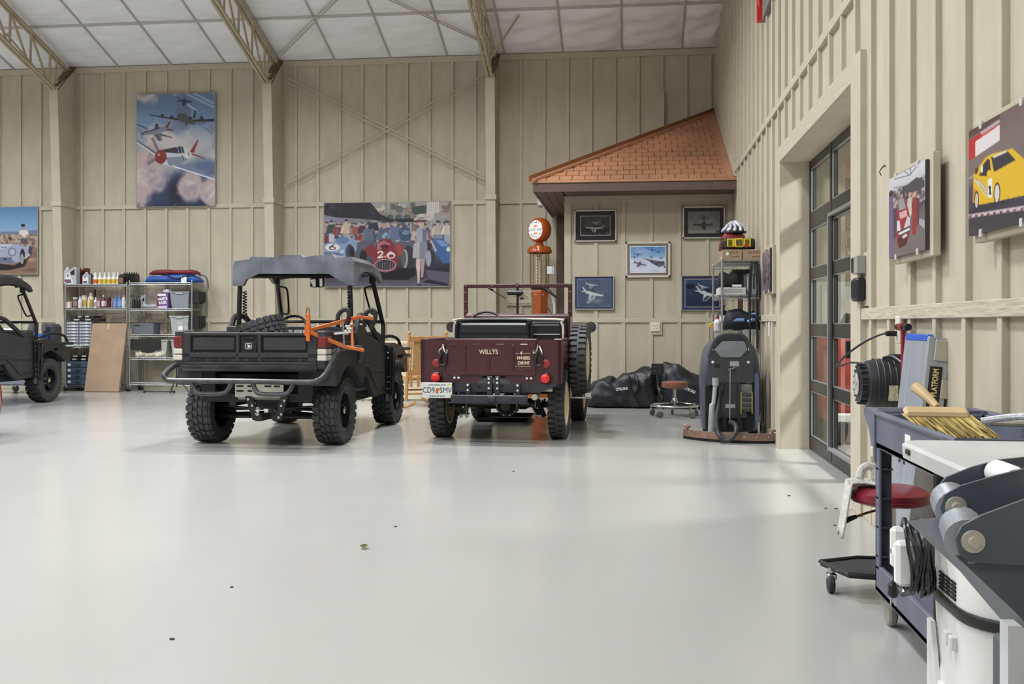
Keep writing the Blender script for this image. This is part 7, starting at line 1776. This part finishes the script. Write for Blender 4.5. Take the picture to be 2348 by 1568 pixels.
# ------------------------------------------------------------ wall kit left of the ladder
t = thing('keypad_box', 'grey metal keypad box on right wall beside glass door', 'keypad', (XR - .02, 6.49, 1.555))
MB().box(-.055, 0, -.075, .075, -.055, .055, .004).build('housing', mat('box_grey', (150, 150, 142), .5, var=.03), t); MB().box(-.06, -.055, .02, .07, -.045, .045, .002).build('key_panel', BLACK, t)
t = thing('card_reader', 'black plastic reader under the grey keypad box', 'reader', (XR - .02, 6.49, 1.405))
MB().box(-.06, 0, -.075, .075, -.075, .07, .014).build('housing', mat('reader_black', (36, 38, 44), .35, var=.05), t); MB().box(-.063, -.058, -.03, .06, -.05, .05, .002).build('reader_face', DARK, t)
t = thing('mount_block', 'tan wood block behind keypad and reader', 'block', (XR - .02, 6.45, 1.47)); MB().box(0, .02, -.10, .10, -.17, .16, .003).build('block', TRIM, t)
t = thing('wall_hook', 'small dark wire hook on the right wall above the ladder', 'hook', (XR - .02, 5.95, 2.05)); MB().tube([(0, 0, .04), (-.02, 0, .02), (-.03, 0, 0), (-.02, 0, -.02)], .003, 5).build('wire', BLACK, t); MB().cyl((0, -.02, .03), (0, .02, .03), .003, seg=5).build('pin', BLACK, t)
t = thing('wall_sign', 'red sign edge high on the right wall above the doorway', 'sign', (XR - .03, 10.9, 4.9))
MB().prism([(-.50, .6), (-.42, -.40), (.30, -.46), (.40, .6)], -.02, .03, 'x').build('back_panel', mat('sign_grey', (120, 116, 114), .5, var=.04), t)
MB().prism([(.26, .6), (.26, -.45), (.345, -.45), (.345, .6)], -.07, -.02, 'x').build('red_letter_edge', mat('sign_red', (206, 40, 34), .35, var=.03), t); MB().cyl((-.05, .30, -.44), (-.05, .15, .5), .02, seg=8).build('neon_tube', mat('sign_red2', (224, 72, 52), .3, var=.02), t)
# cord reel
RB = mat('reel_black', (40, 42, 47), .45, var=.06)
t = thing('cord_reel', 'black retractable cord reel hung on right wall under the outlet', 'cord reel', (1.33, 5.62, .87))
MB().lathe([(.0, -.10), (.10, -.10), (.125, -.085), (.135, -.03), (.135, .03), (.125, .075), (.09, .085), (0, .085)], axis='x', seg=32).build('drum', RB, t)
MB().lathe([(.0, -.135), (.08, -.133), (.10, -.125), (.104, -.09)], axis='x', seg=28).build('hub_cover', mat('reel_hub', (30, 32, 36), .4, var=.04), t)
for k in range(18):
    a = 2 * math.pi * k / 18; MB().cbox(-.112, .104 * math.cos(a), .104 * math.sin(a), .04, .012, .008, .002, rot=(a, 0, 0)).build('hub_knurl', RB, t)
for k in range(4): MB().lathe([(.136, -.05 + k * .03), (.1385, -.046 + k * .03), (.136, -.042 + k * .03)], axis='x', seg=32).build('drum_rib', RB, t)
MB().lathe([(0, -.1375), (.06, -.1365)], axis='x', seg=24).build('emblem', mat('reel_emblem', (168, 168, 164), .4, var=.3, vscale=40), t)
MB().box(.0, .045, -.1385, -.10, -.08, .0).build('paper_label', mat('label_cream', (196, 190, 160), .5, var=.15, vscale=50), t)
MB().box(.03, .10, -.04, .04, .09, .16, .01).build('wall_bracket', RB, t)
t = thing('extension_lead', 'black cord curving from wall outlet to the cord reel', 'cord', (XR - .05, 5.60, 1.14))
MB().tube([(0, 0, 0), (-.05, .03, .0), (-.12, .12, -.04), (-.19, .24, -.11), (-.22, .36, -.17), (-.22, .42, -.195), (-.20, .36, -.185), (-.17, .26, -.165), (-.12, .10, -.17), (-.08, .06, -.20)], .006, 6, smooth=5).build('cable', BLACK, t)
MB().box(-.05, .015, -.014, .014, -.014, .014, .005).build('plug', BLACK, t)
t = thing('power_lead', 'short black lead from reel to ladder', 'cord', (1.35, 5.58, 1.0))
MB().tube([(-.02, .02, .01), (.0, -.08, .02), (.02, -.20, -.01), (.03, -.30, -.05), (.04, -.36, -.14), (.05, -.37, -.30)], .008, 6, smooth=5).build('cable', BLACK, t)
MB().cbox(.03, -.28, -.05, .03, .05, .06, .008).build('clamp_end', BLACK, t)
# aluminium platform ladder leaning on the wall
ALM = mat('ladder_aluminium', (172, 178, 188), .42, metal=.45, var=.06, stretch=(3, 3, .2))
la = thing('platform_ladder', 'aluminium work platform with blue top edge leaning on right wall', 'ladder', (1.24, 5.08, 0))
LM = Matrix.Rotation(math.atan2(.12, 1.14), 4, 'Y')
for k in range(4):
    m = MB().box(0, .022, -.175 + k * .0875, -.09 + k * .0875, .01, 1.13, .004, LM); m.build('deck_plank', ALM, la)
MB().box(-.004, .03, -.18, .18, 1.115, 1.15, .006, LM).build('blue_end_cap', mat('ladder_blue', (44, 92, 190), .4, var=.04), la)
MB().box(.0, .10, -.205, -.178, .02, 1.14, .004, LM).build('side_rail', ALM, la); MB().box(.0, .10, .178, .205, .02, 1.14, .004, LM).build('side_rail', ALM, la)
MB().box(.03, .10, -.215, -.205, 1.03, 1.13, .004, LM).build('hinge_plate', STAINLESS, la)
MB().box(.075, .125, -.215, -.205, .86, .95, .004, LM).build('hinge_plate', STAINLESS, la)
lb = MB().box(.02, .075, -.208, -.2052, .80, 1.005, 0, LM).build('brand_label', BLACK, la)
m = text(MB(), 'PRO PLATFORM', .036, LM @ Matrix.Translation((.048, -.2085, .902)) @ face_M((0, 0, 0), '-y', R(90)), .0003, .03, sx=.72); m.build('lettering', mat('label_gold', (224, 200, 140), .5, var=0), lb)
for k in (-.02, .065): MB().box(-.002, .004, k - .02, k + .012, .52, .67, .002, LM).build('hand_slot', DARK, la)
for y in (-.19, .19): MB().box(.02, .16, y - .014, y + .014, .0, .55, .004, LM).build('folded_leg', ALM, la)
# tire pump behind the ladder
t = thing('tire_pump', 'red hand tire pump with black grip behind the ladder', 'pump', (1.36, 5.33, 0))
RP = mat('pump_red', (142, 30, 38), .35, var=.05)
MB().cyl((0, 0, .02), (0, 0, .80), .02, seg=12).build('barrel', RP, t); MB().cyl((0, 0, .80), (0, 0, 1.17), .011, seg=10).build('plunger', RP, t)
MB().cyl((-.0, -.10, 1.175), (0, .10, 1.175), .018, seg=12).build('grip', BLACK, t); MB().cyl((0, -.03, 1.175), (0, .03, 1.175), .022, seg=12).build('grip_center', RP, t); MB().box(-.05, .05, -.10, .10, 0, .02, .004).build('foot', RP, t)
t = thing('spirit_level', 'thin yellow spirit level leaning on the right wall behind the cart', 'level', (1.385, 4.78, .0))
MB().box(-.012, .012, -.03, .03, 0, .78, .003).build('rail', mat('level_yellow', (206, 160, 56), .45, var=.05), t); MB().box(-.014, .014, -.015, .015, .36, .42, .002).build('vial', mat('vial_green', (150, 190, 90), .2, var=0), t)

# ------------------------------------------------------------ utility cart
CB = mat('cart_blue_grey', (98, 101, 117), .5, var=.08, vscale=6)
CBD = mat('cart_dark_side', (62, 64, 76), .55, var=.08)
kt = thing('utility_cart', 'blue grey plastic two shelf utility cart beside the right wall', 'cart', (1.18, 3.70, 0))
X, Ya, Yb = .215, -.52, .50
def tray(z0, z1, nm):
    m = MB()
    for a in ((-X, -X + .02, Ya, Yb), (X - .02, X, Ya, Yb), (-X, X, Ya, Ya + .02), (-X, X, Yb - .02, Yb)): m.box(a[0], a[1], a[2], a[3], z0, z1, .004)
    m.box(-X, X, Ya, Yb, z0, z0 + .02)
    return m.build(nm, CB, kt)
tt = tray(.70, .835, 'top_tray'); lt = tray(.13, .235, 'bottom_tray')
m = MB().tube([(-X, Ya, .838), (X, Ya, .838), (X, Yb, .838), (-X, Yb, .838)], .012, 6, closed=True); m.build('rim', CB, tt)
MB().prism([(Yb - .02, .845), (Yb + .17, .845), (Yb + .16, .82), (Yb + .07, .76), (Yb + .02, .68), (Yb - .02, .64)], -X - .008, -X + .03, 'x').build('handle_wing', CB, kt)
MB().prism([(Yb - .02, .845), (Yb + .17, .845), (Yb + .16, .82), (Yb + .07, .76), (Yb + .02, .68), (Yb - .02, .64)], X - .03, X + .008, 'x').build('handle_wing', CB, kt)
MB().box(-X, X, Yb + .13, Yb + .17, .818, .846, .01).build('handle_bar', CB, kt)
MB().box(-X - .012, -X + .01, Yb + .0, Yb + .03, .66, .70, .003).build('cream_clip', mat('cream_clip', (206, 196, 170), .5, var=0), kt)
for sx in (-1, 1):
    for y in (Yb - .06, Ya + .02):
        pm_ = MB().box(sx * X - (.012 if sx > 0 else 0), sx * X + (.012 if sx < 0 else 0), y, y + .06, .22, .72, .003).box(min(sx * X, sx * (X - .06)), max(sx * X, sx * (X - .06)), y + .045, y + .057, .22, .72, .003)
        po = pm_.build('post', CB, kt)
        MB().box(min(sx * X, sx * (X - .058)) + .004, max(sx * X, sx * (X - .058)) - .004, y + .03, y + .045, .22, .70).build('post_web', CBD, po)
        for k in range(4): MB().box(min(sx * X, sx * (X - .055)), max(sx * X, sx * (X - .055)), y + .005, y + .046, .27 + k * .115, .276 + k * .115).build('post_rib', CBD, po)
        cw = MB().box(sx * (X - .05) - .02, sx * (X - .05) + .02, y, y + .05, .09, .135, .004).build('caster_fork', mat('caster_grey_metal', (120, 118, 112), .4, metal=.5), kt)
        MB().lathe([(0, -.016), (.05, -.016), (.058, -.008), (.058, .008), (.05, .016), (0, .016)], (sx * (X - .05), y + .02, .058), axis='x', seg=20).build('caster_wheel', mat('cart_wheel_grey', (134, 130, 120), .55, var=.06), cw)
lo = MB().box(-X - .002, -X, -.02, .05, .745, .80).build('label_sheet', WHITE, tt)
# broom in the tray
bw = mat('broom_wood', (196, 170, 128), .6, var=.08, vscale=10)
br = thing('push_broom_head', 'straw bristle broom head with wooden block lying across the cart tray', 'broom', (1.125, 3.80, .83), R(-4))
MB().cbox(-.04, .0, .042, .22, .06, .026, .01, rot=(R(25), 0, 0)).build('block', bw, br)
m = MB()
rb_ = random.Random(3)
for i in range(38):
    for j in range(5):
        x = -.138 + i * .0061; y = -.018 + j * .009
        m.tube([(x - .015, y, .035), (x + rb_.uniform(-.004, .01) + .015, y - .025 + rb_.uniform(-.006, .006), .005), (x + .06 + rb_.uniform(-.012, .02), y - .055 + rb_.uniform(-.015, .012), -.042 + rb_.uniform(-.01, .012))], .0034, 3, caps=False)
m.build('bristle', mat('straw_bristle', (206, 186, 120), .8, var=.2, vscale=18), br, fix=False)
MB().tube([(-.03, .03, .06), (-.05, .09, .09), (-.08, .15, .125)], [.012, .017, .022], 10).build('handle_stub', bw, br)
MB().cyl((.14, .0, .01), (.36, -.06, .012), .012, seg=8).build('loose_handle', mat('grey_wood', (156, 150, 138), .7, var=.1), br)
rp_ = thing('rope', 'white braided rope with frayed end hung over the cart tray', 'rope', (1.33, 3.55, .84))
RPM = mat('white_rope', (206, 208, 212), .7, var=.12, vscale=60, bump=.4, bscale=120)
MB().tube([(-.12, .16, .012), (-.04, .12, .03), (.02, .06, .035), (.04, 0, .01), (.035, -.03, -.05)], .012, 8, smooth=5).build('braid', RPM, rp_)
m = MB()
for k in range(22):
    a = rb_.uniform(0, 6.28); m.tube([(.035, -.03, -.045), (.035 + .02 * math.cos(a), -.03 + .02 * math.sin(a), -.065), (.035 + .06 * math.cos(a), -.03 + .06 * math.sin(a), -.095)], .0025, 3)
m.build('bristle', RPM, rp_).name = 'frayed_end'
# red stool with towel
sr = thing('mechanic_stool', 'dark red round mechanic stool on black tray base with casters', 'stool', (1.125, 4.62, 0))
RS = mat('red_vinyl', (122, 30, 46), .3, var=.06)
MB().lathe([(0, .405), (.14, .405), (.165, .415), (.17, .432), (.165, .455), (.13, .475), (0, .482)], seg=36).build('seat', RS, sr)
MB().lathe([(.166, .424), (.1725, .428), (.166, .432)], seg=36).build('seat_piping', RS, sr)
MB().cyl((0, 0, .12), (0, 0, .41), .022, seg=12).build('column', CHROME, sr)
MB().tube([(0, 0, .39), (-.10, -.02, .365), (-.16, -.03, .345)], .006, 6).build('height_lever', mat('brown_lever', (96, 60, 44), .5), sr); MB().tube([(-.15, -.03, .349), (-.20, -.035, .33)], [.009, .014], 8).build('lever_grip', BLACK, sr)
tp = [(-.28, .10), (-.20, -.12), (-.02, -.16), (.14, -.12), (.22, .05), (.12, .20), (-.10, .20)]
MB().prism(tp, .10, .115, 'z').build('tray_base', BLACKP, sr)
m = MB(); m.tube([(x, y, .118) for x, y in tp], .010, 6, closed=True); m.build('tray_rim', BLACK, sr)
for (x, y) in ((-.245, .03), (-.04, -.13), (.16, -.02), (.08, .17)):
    cf = MB().cyl((x, y, .08), (x, y, .118), .014, seg=10).cbox(x, y, .072, .04, .05, .03, .006).build('caster_fork', CHROME, sr)
    MB().lathe([(0, -.014), (.034, -.014), (.04, -.008), (.04, .008), (.034, .014), (0, .014)], (x - .005, y - .015, .04), axis='x', seg=18).build('caster_wheel', mat('caster_rubber', (40, 40, 42)), cf)
tw = thing('shop_towel', 'white terry towel draped over the red stool edge', 'towel', (.975, 4.60, .47))
def tf(u, v):
    x = .09 - .22 * u; d_ = math.hypot(x + .15 - .0, (v - .5) * .12)
    over = max(0, -.03 - x)
    z_ = .022 + .012 * math.sin(7 * v + 4 * u) - over * 1.9 - 3.0 * over ** 2
    return (x + over * .55, -.06 + .13 * v + .02 * math.sin(5 * u) - .03 * over * 8 * (v - .5), z_)
TWM = mat('terry_cloth', (204, 202, 196), .9, var=.08, vscale=40, bump=.8, bscale=150)
o = MB().sheet(tf, 22, 12).build('cloth', TWM, tw, ang=80); sm = o.modifiers.new('thickness', 'SOLIDIFY'); sm.thickness = .008
o = MB().tube([(.02, .02, .04), (.03, .03, .075), (.055, .03, .095), (.085, .03, .085), (.09, .02, .05), (.10, .02, .03)], .018, 8, smooth=4).build('fold', TWM, tw)

# ------------------------------------------------------------ white folding table
TBW = mat('white_blow_moulded', (184, 185, 182), .55, var=.07, vscale=3, bump=.05, bscale=30)
tb = thing('folding_table', 'white plastic folding table with scuffed top at right edge', 'table', (1.03, 1.90, 0))
def rr(x, y, r, z_, k=0):
    out = []
    for cx_, cy_, a0 in ((x - r, y - r, 0), (-x + r, y - r, 90), (-x + r, -y + r, 180), (x - r, -y + r, 270)):
        for j in range(6):
            a = R(a0 + 18 * j); out.append((cx_ + r * math.cos(a), cy_ + r * math.sin(a), z_))
    return out
MB().loft([rr(.355, .735, .05, .857), rr(.368, .748, .06, .862), rr(.37, .75, .06, .893), rr(.362, .742, .055, .900)]).build('top', TBW, tb)
MB().cbox(-.371, .64, .882, .004, .035, .014, .003).build('maker_badge', BLACK, tb)
for y in (.66, -.62):
    for x in (-.29, .29): MB().tube([(x, y, 0), (x, y, .857)], .016, 8).build('leg', BLACK, tb)
    MB().cyl((-.29, y, .30), (.29, y, .30), .012, seg=8).build('leg_brace', BLACK, tb); MB().cyl((-.02, y - .28 * (1 if y > 0 else -1), .85), (-.02, y, .45), .011, seg=8).build('fold_strut', BLACK, tb)

# ------------------------------------------------------------ shop vacuum under the table
VW = mat('vac_white', (214, 215, 210), .4, var=.03)
vc = thing('shop_vacuum', 'white shop vacuum with black seam band under the folding table', 'vacuum', (.93, 2.30, 0))
MB().loft([rr(.20, .15, .09, .14), rr(.235, .18, .11, .20), rr(.25, .195, .13, .34), rr(.25, .195, .12, .42), rr(.245, .19, .12, .44), rr(.25, .195, .12, .575)]).build('drum', VW, vc)
MB().loft([rr(.254, .199, .12, .572), rr(.256, .201, .12, .577), rr(.256, .201, .12, .592), rr(.254, .199, .12, .597)]).build('seam_band', BLACK, vc)
MB().loft([rr(.25, .195, .12, .595), rr(.25, .195, .12, .70), rr(.235, .18, .11, .78), rr(.19, .14, .09, .815), rr(.1, .08, .05, .822)]).build('motor_head', VW, vc)
MB().loft([rr(.256, .201, .12, .36), rr(.262, .207, .12, .38), rr(.256, .201, .12, .40)]).build('drum_ridge', VW, vc)
for k in range(6):
    for j in range(3): MB().box(-.10 + j * .062, -.045 + j * .062, -.1985, -.19, .605 + k * .0085, .610 + k * .0085).build('vent_slot', DARK, vc)
for k in range(5):
    for j in range(3): MB().box(-.2535, -.24, -.06 + j * .04, -.028 + j * .04, .605 + k * .0085, .610 + k * .0085).build('vent_slot', DARK, vc)
pl = MB().box(-.10, .10, -.1985, -.18, .665, .72).build('brand_label', BLACK, vc)
m = text(MB(), 'HD', .04, face_M((-.072, -.199, .708)), .0003, .05); text(m, 'DUST EXTRACTOR', .016, face_M((-.03, -.199, .682)), .0003)
for k in range(3): m.box(-.09, .03, -.1992, -.1985, .673 - k * .003, .674 - k * .003)
m.build('lettering', WHITE, pl)
for k in (0, 1): MB().box(-.262, -.246, -.06 + k * .035, -.04 + k * .035, .50, .53, .003).build('latch_tab', VW, vc)
MB().prism([(-.12, .20), (.12, .20), (.12, .52), (.09, .52), (.04, .36)], -.26, -.25, 'x').build('side_guard', VW, vc)
for sx in (-1, 1):
    m = MB().lathe([(0, -.03), (.10, -.03), (.15, -.03), (.165, -.018), (.165, .018), (.15, .03), (.10, .03), (0, .03)], (sx * .29, .16, .166), axis='x', seg=32)
    for k in range(36):
        a = 2 * math.pi * k / 36; m.cbox(sx * .29, .16 + .165 * math.cos(a), .166 + .165 * math.sin(a), .05, .014, .012, 0, rot=(a, 0, 0))
    m.build('rear_wheel', RUBBER, vc)
for sx in (-1, 1): MB().lathe([(0, -.015), (.05, -.015), (.05, .015), (0, .015)], (sx * .17, -.17, .05), axis='x', seg=16).build('front_caster', RUBBER, vc)
MB().box(-.2, .2, -.2, .2, .05, .15, .02).build('dolly_base', BLACKP, vc)
# cord coil on the vacuum
cc = thing('cable_coil', 'coiled black extension cord hung on the shop vacuum', 'cord', (.635, 2.36, .665))
rb2 = random.Random(8)
for k in range(7):
    r1, r2 = .055 + .004 * (k % 3), .085 - .004 * (k % 4)
    P_ = [( -.025 + .008 * k + .006 * math.sin(a * 2 + k), .02 + r1 * math.cos(a) + rb2.uniform(-.004, .004), r2 * math.sin(a) + rb2.uniform(-.004, .004)) for a in [2 * math.pi * j / 22 for j in range(22)]]
    MB().tube(P_, .0052, 6, closed=True).build('loop', mat('cord_black', (30, 31, 34), .25, var=.05), cc)
MB().tube([(-.02, .07, -.03), (-.025, .09, -.06), (-.03, .10, -.085)], .0055, 6).build('tail', mat('cord_black', (30, 31, 34)), cc)
pg = MB().cbox(-.03, .10, -.095, .022, .022, .036, .006).build('plug', BLACK, cc)
for dx in (-.005, .005): MB().cbox(-.03 + dx, .10, -.122, .002, .006, .02).build('prong', CHROME, pg)
hk = MB().box(-.045, -.005, .045, .075, -.035, .06, .008).box(-.045, -.005, .0, .065, -.005, .015, .004).box(-.05, -.01, -.015, .018, -.06, .04, .008)
hk.build('cord_hook', WHITE, cc)

# ------------------------------------------------------------ grey roller stand in front
SL = mat('slate_plate', (76, 83, 92), .4, var=.07, vscale=7)
RIB = mat('ribbed_roller', (150, 154, 160), .35, metal=.25, var=.05)
rk = thing('roller_stand', 'slate grey stand with plates and ribbed rollers at right edge', 'roller stand', (.55, 1.56, 0))
ox, oy = .55, 1.56
def rel(P): return [(x - ox, z_) for x, z_ in P]
for y, P in ((1.44, [(.452, .868), (.440, .880), (.436, .900), (.444, .917), (.470, .932), (.521, .953), (.58, .972), (.652, .985), (.652, .86), (.60, .862), (.52, .866)]),
             (1.565, [(.470, .893), (.458, .902), (.452, .920), (.458, .938), (.480, .952), (.53, .968), (.575, .980), (.652, .998), (.652, .89)]),
             (1.70, [(.502, .905), (.490, .918), (.490, .932), (.500, .945), (.54, .962), (.581, .974), (.628, .980), (.652, .980), (.652, .905)])):
    MB().prism(rel(P), y - oy - .003, y - oy + .003).build('side_plate', SL, rk)
for (x0, y0, z0, x1, y1, z1) in ((.505, 1.695, .908, .478, 1.572, .912), (.480, 1.56, .893, .455, 1.45, .893)):
    P_ = [(x0 - ox + (x1 - x0) * k / 40, y0 - oy + (y1 - y0) * k / 40, z0 + (z1 - z0) * k / 40) for k in range(41)]
    MB().tube(P_, [.030 if k % 4 < 2 else .0265 for k in range(41)], 18).build('ribbed_roller', RIB, rk)
for x, y, z_ in ((.458, 1.44, .896), (.474, 1.565, .9205)):
    MB().lathe([(0, -.008), (.007, -.008), (.008, -.003), (.015, -.003), (.016, 0)], (x - ox, y - oy - .003, z_), axis='y', seg=16).build('roller_bolt', STAINLESS, rk)
for x, y, z_ in ((.575, 1.64, .955), (.60, 1.50, .94)): MB().lathe([(0, -.03), (.016, -.028), (.020, -.02), (.020, .05)], (x - ox, y - oy, z_), axis='y', seg=16).build('white_button', WHITE, rk)
MB().prism(rel([(.440, .873), (.521, .795), (.60, .70), (.652, .66), (.652, .885), (.52, .885)]), 1.45 - oy, 1.70 - oy).build('hopper_body', SL, rk)
MB().prism(rel([(.483, .03), (.483, .80), (.50, .80), (.60, .69), (.652, .65), (.652, .03)]), 1.38 - oy, 1.41 - oy).build('front_leg_panel', mat('pale_grey_panel', (190, 194, 194), .4, var=.03), rk)
MB().prism(rel([(.51, .03), (.51, .74), (.60, .65), (.652, .60), (.652, .03)]), 1.365 - oy, 1.381 - oy).build('panel_inset', SL, rk)
MB().box(.57 - ox, .652 - ox, -.14, .14, .02, .70, .006).build('pedestal', SL, rk); MB().box(-.09, .102, -.19, .16, 0, .03, .004).build('foot', SL, rk)

# ------------------------------------------------------------ red vehicle in the next bay
rv = thing('red_trailer', 'red vehicle body seen through the lower panes of the glass door', 'vehicle', (2.75, 10.85, 0))
RVM = mat('bay_red', (170, 58, 56), .4, var=.05)
MB().loft([rr(.85, .55, .12, .24), rr(.90, .60, .14, .34), rr(.90, .60, .14, .98), rr(.84, .54, .12, 1.08)]).build('body', RVM, rv)
MB().loft([rr(.6, .4, .1, 1.08), rr(.52, .34, .1, 1.30)]).build('cover', mat('bay_dark', (52, 50, 54), .4, var=.05), rv)
for sx in (-1, 1):
    for y in (-.45, .45):
        MB().lathe([(0, -.07), (.15, -.07), (.19, -.05), (.19, .05), (.15, .07), (0, .07)], (sx * .72, y, .19), axis='x', seg=24).build('wheel', RUBBER, rv)
MB().box(-.80, .2, -.64, -.60, .22, .32, .02).build('white_bumper', WHITE, rv)
t = thing('bay_cabinet', 'pale cabinet against far wall of the bay behind glass door', 'cabinet', (3.0, 14.05, 0))
MB().box(-1.2, 1.4, -.3, .3, 0, 1.75, .01).build('body', WHITE, t)
for k in range(4): MB().box(-1.17 + k * .64, -.57 + k * .64, -.32, -.3, .05, 1.70, .006).build('cabinet_door', WHITE, t)
# scraps on the floor
LF = mat('dry_leaf', (104, 96, 58), .8, var=.2, vscale=40); CR = mat('dark_crumb', (70, 62, 54), .8, var=.2)
p = onZ(835, 1258, 0)
t = thing('dry_leaf', 'small curled dry leaf alone on open floor', 'leaf', (p.x, p.y, .002))
MB().sheet(lambda u, v: ((u - .5) * .045 * math.sin(math.pi * v + .1), (v - .5) * .05, .006 + .008 * (2 * u - 1) ** 2 + .005 * v), 6, 8).build('blade', LF, t, ang=80); MB().cyl((0, .025, .01), (.008, .045, .012), .001, seg=4).build('stem', LF, t)
for k, (a, b) in enumerate(((1917, 1167), (1894, 1166), (1931, 1204), (1914, 1205), (1810, 1137), (1177, 1081), (394, 1466), (531, 1347), (908, 1208))):
    p = onZ(a, b, 0); rq = random.Random(k)
    pts = [(rq.uniform(.6, 1.2) * .011 * math.cos(j * 1.047), rq.uniform(.5, 1.1) * .009 * math.sin(j * 1.047)) for j in range(6)]
    o = MB().prism(pts, 0, .005, 'z').build('floor_crumb', CR); o.location = (p.x, p.y, .0005)
    tag(o, ['dark crumb under the red stool edge, nearest the wall', 'dark crumb left of the red stool', 'dark curled scrap on floor below the red stool', 'dark crumb left of the curled scrap near red stool', 'dark scrap on floor before the glass door', 'dark speck on floor in front of the maroon car', 'dark speck on bare floor at lower left', 'dark speck on floor before the utility vehicle', 'dark speck on floor between the two parked vehicles'][k], 'scrap', 'scraps on the floor')
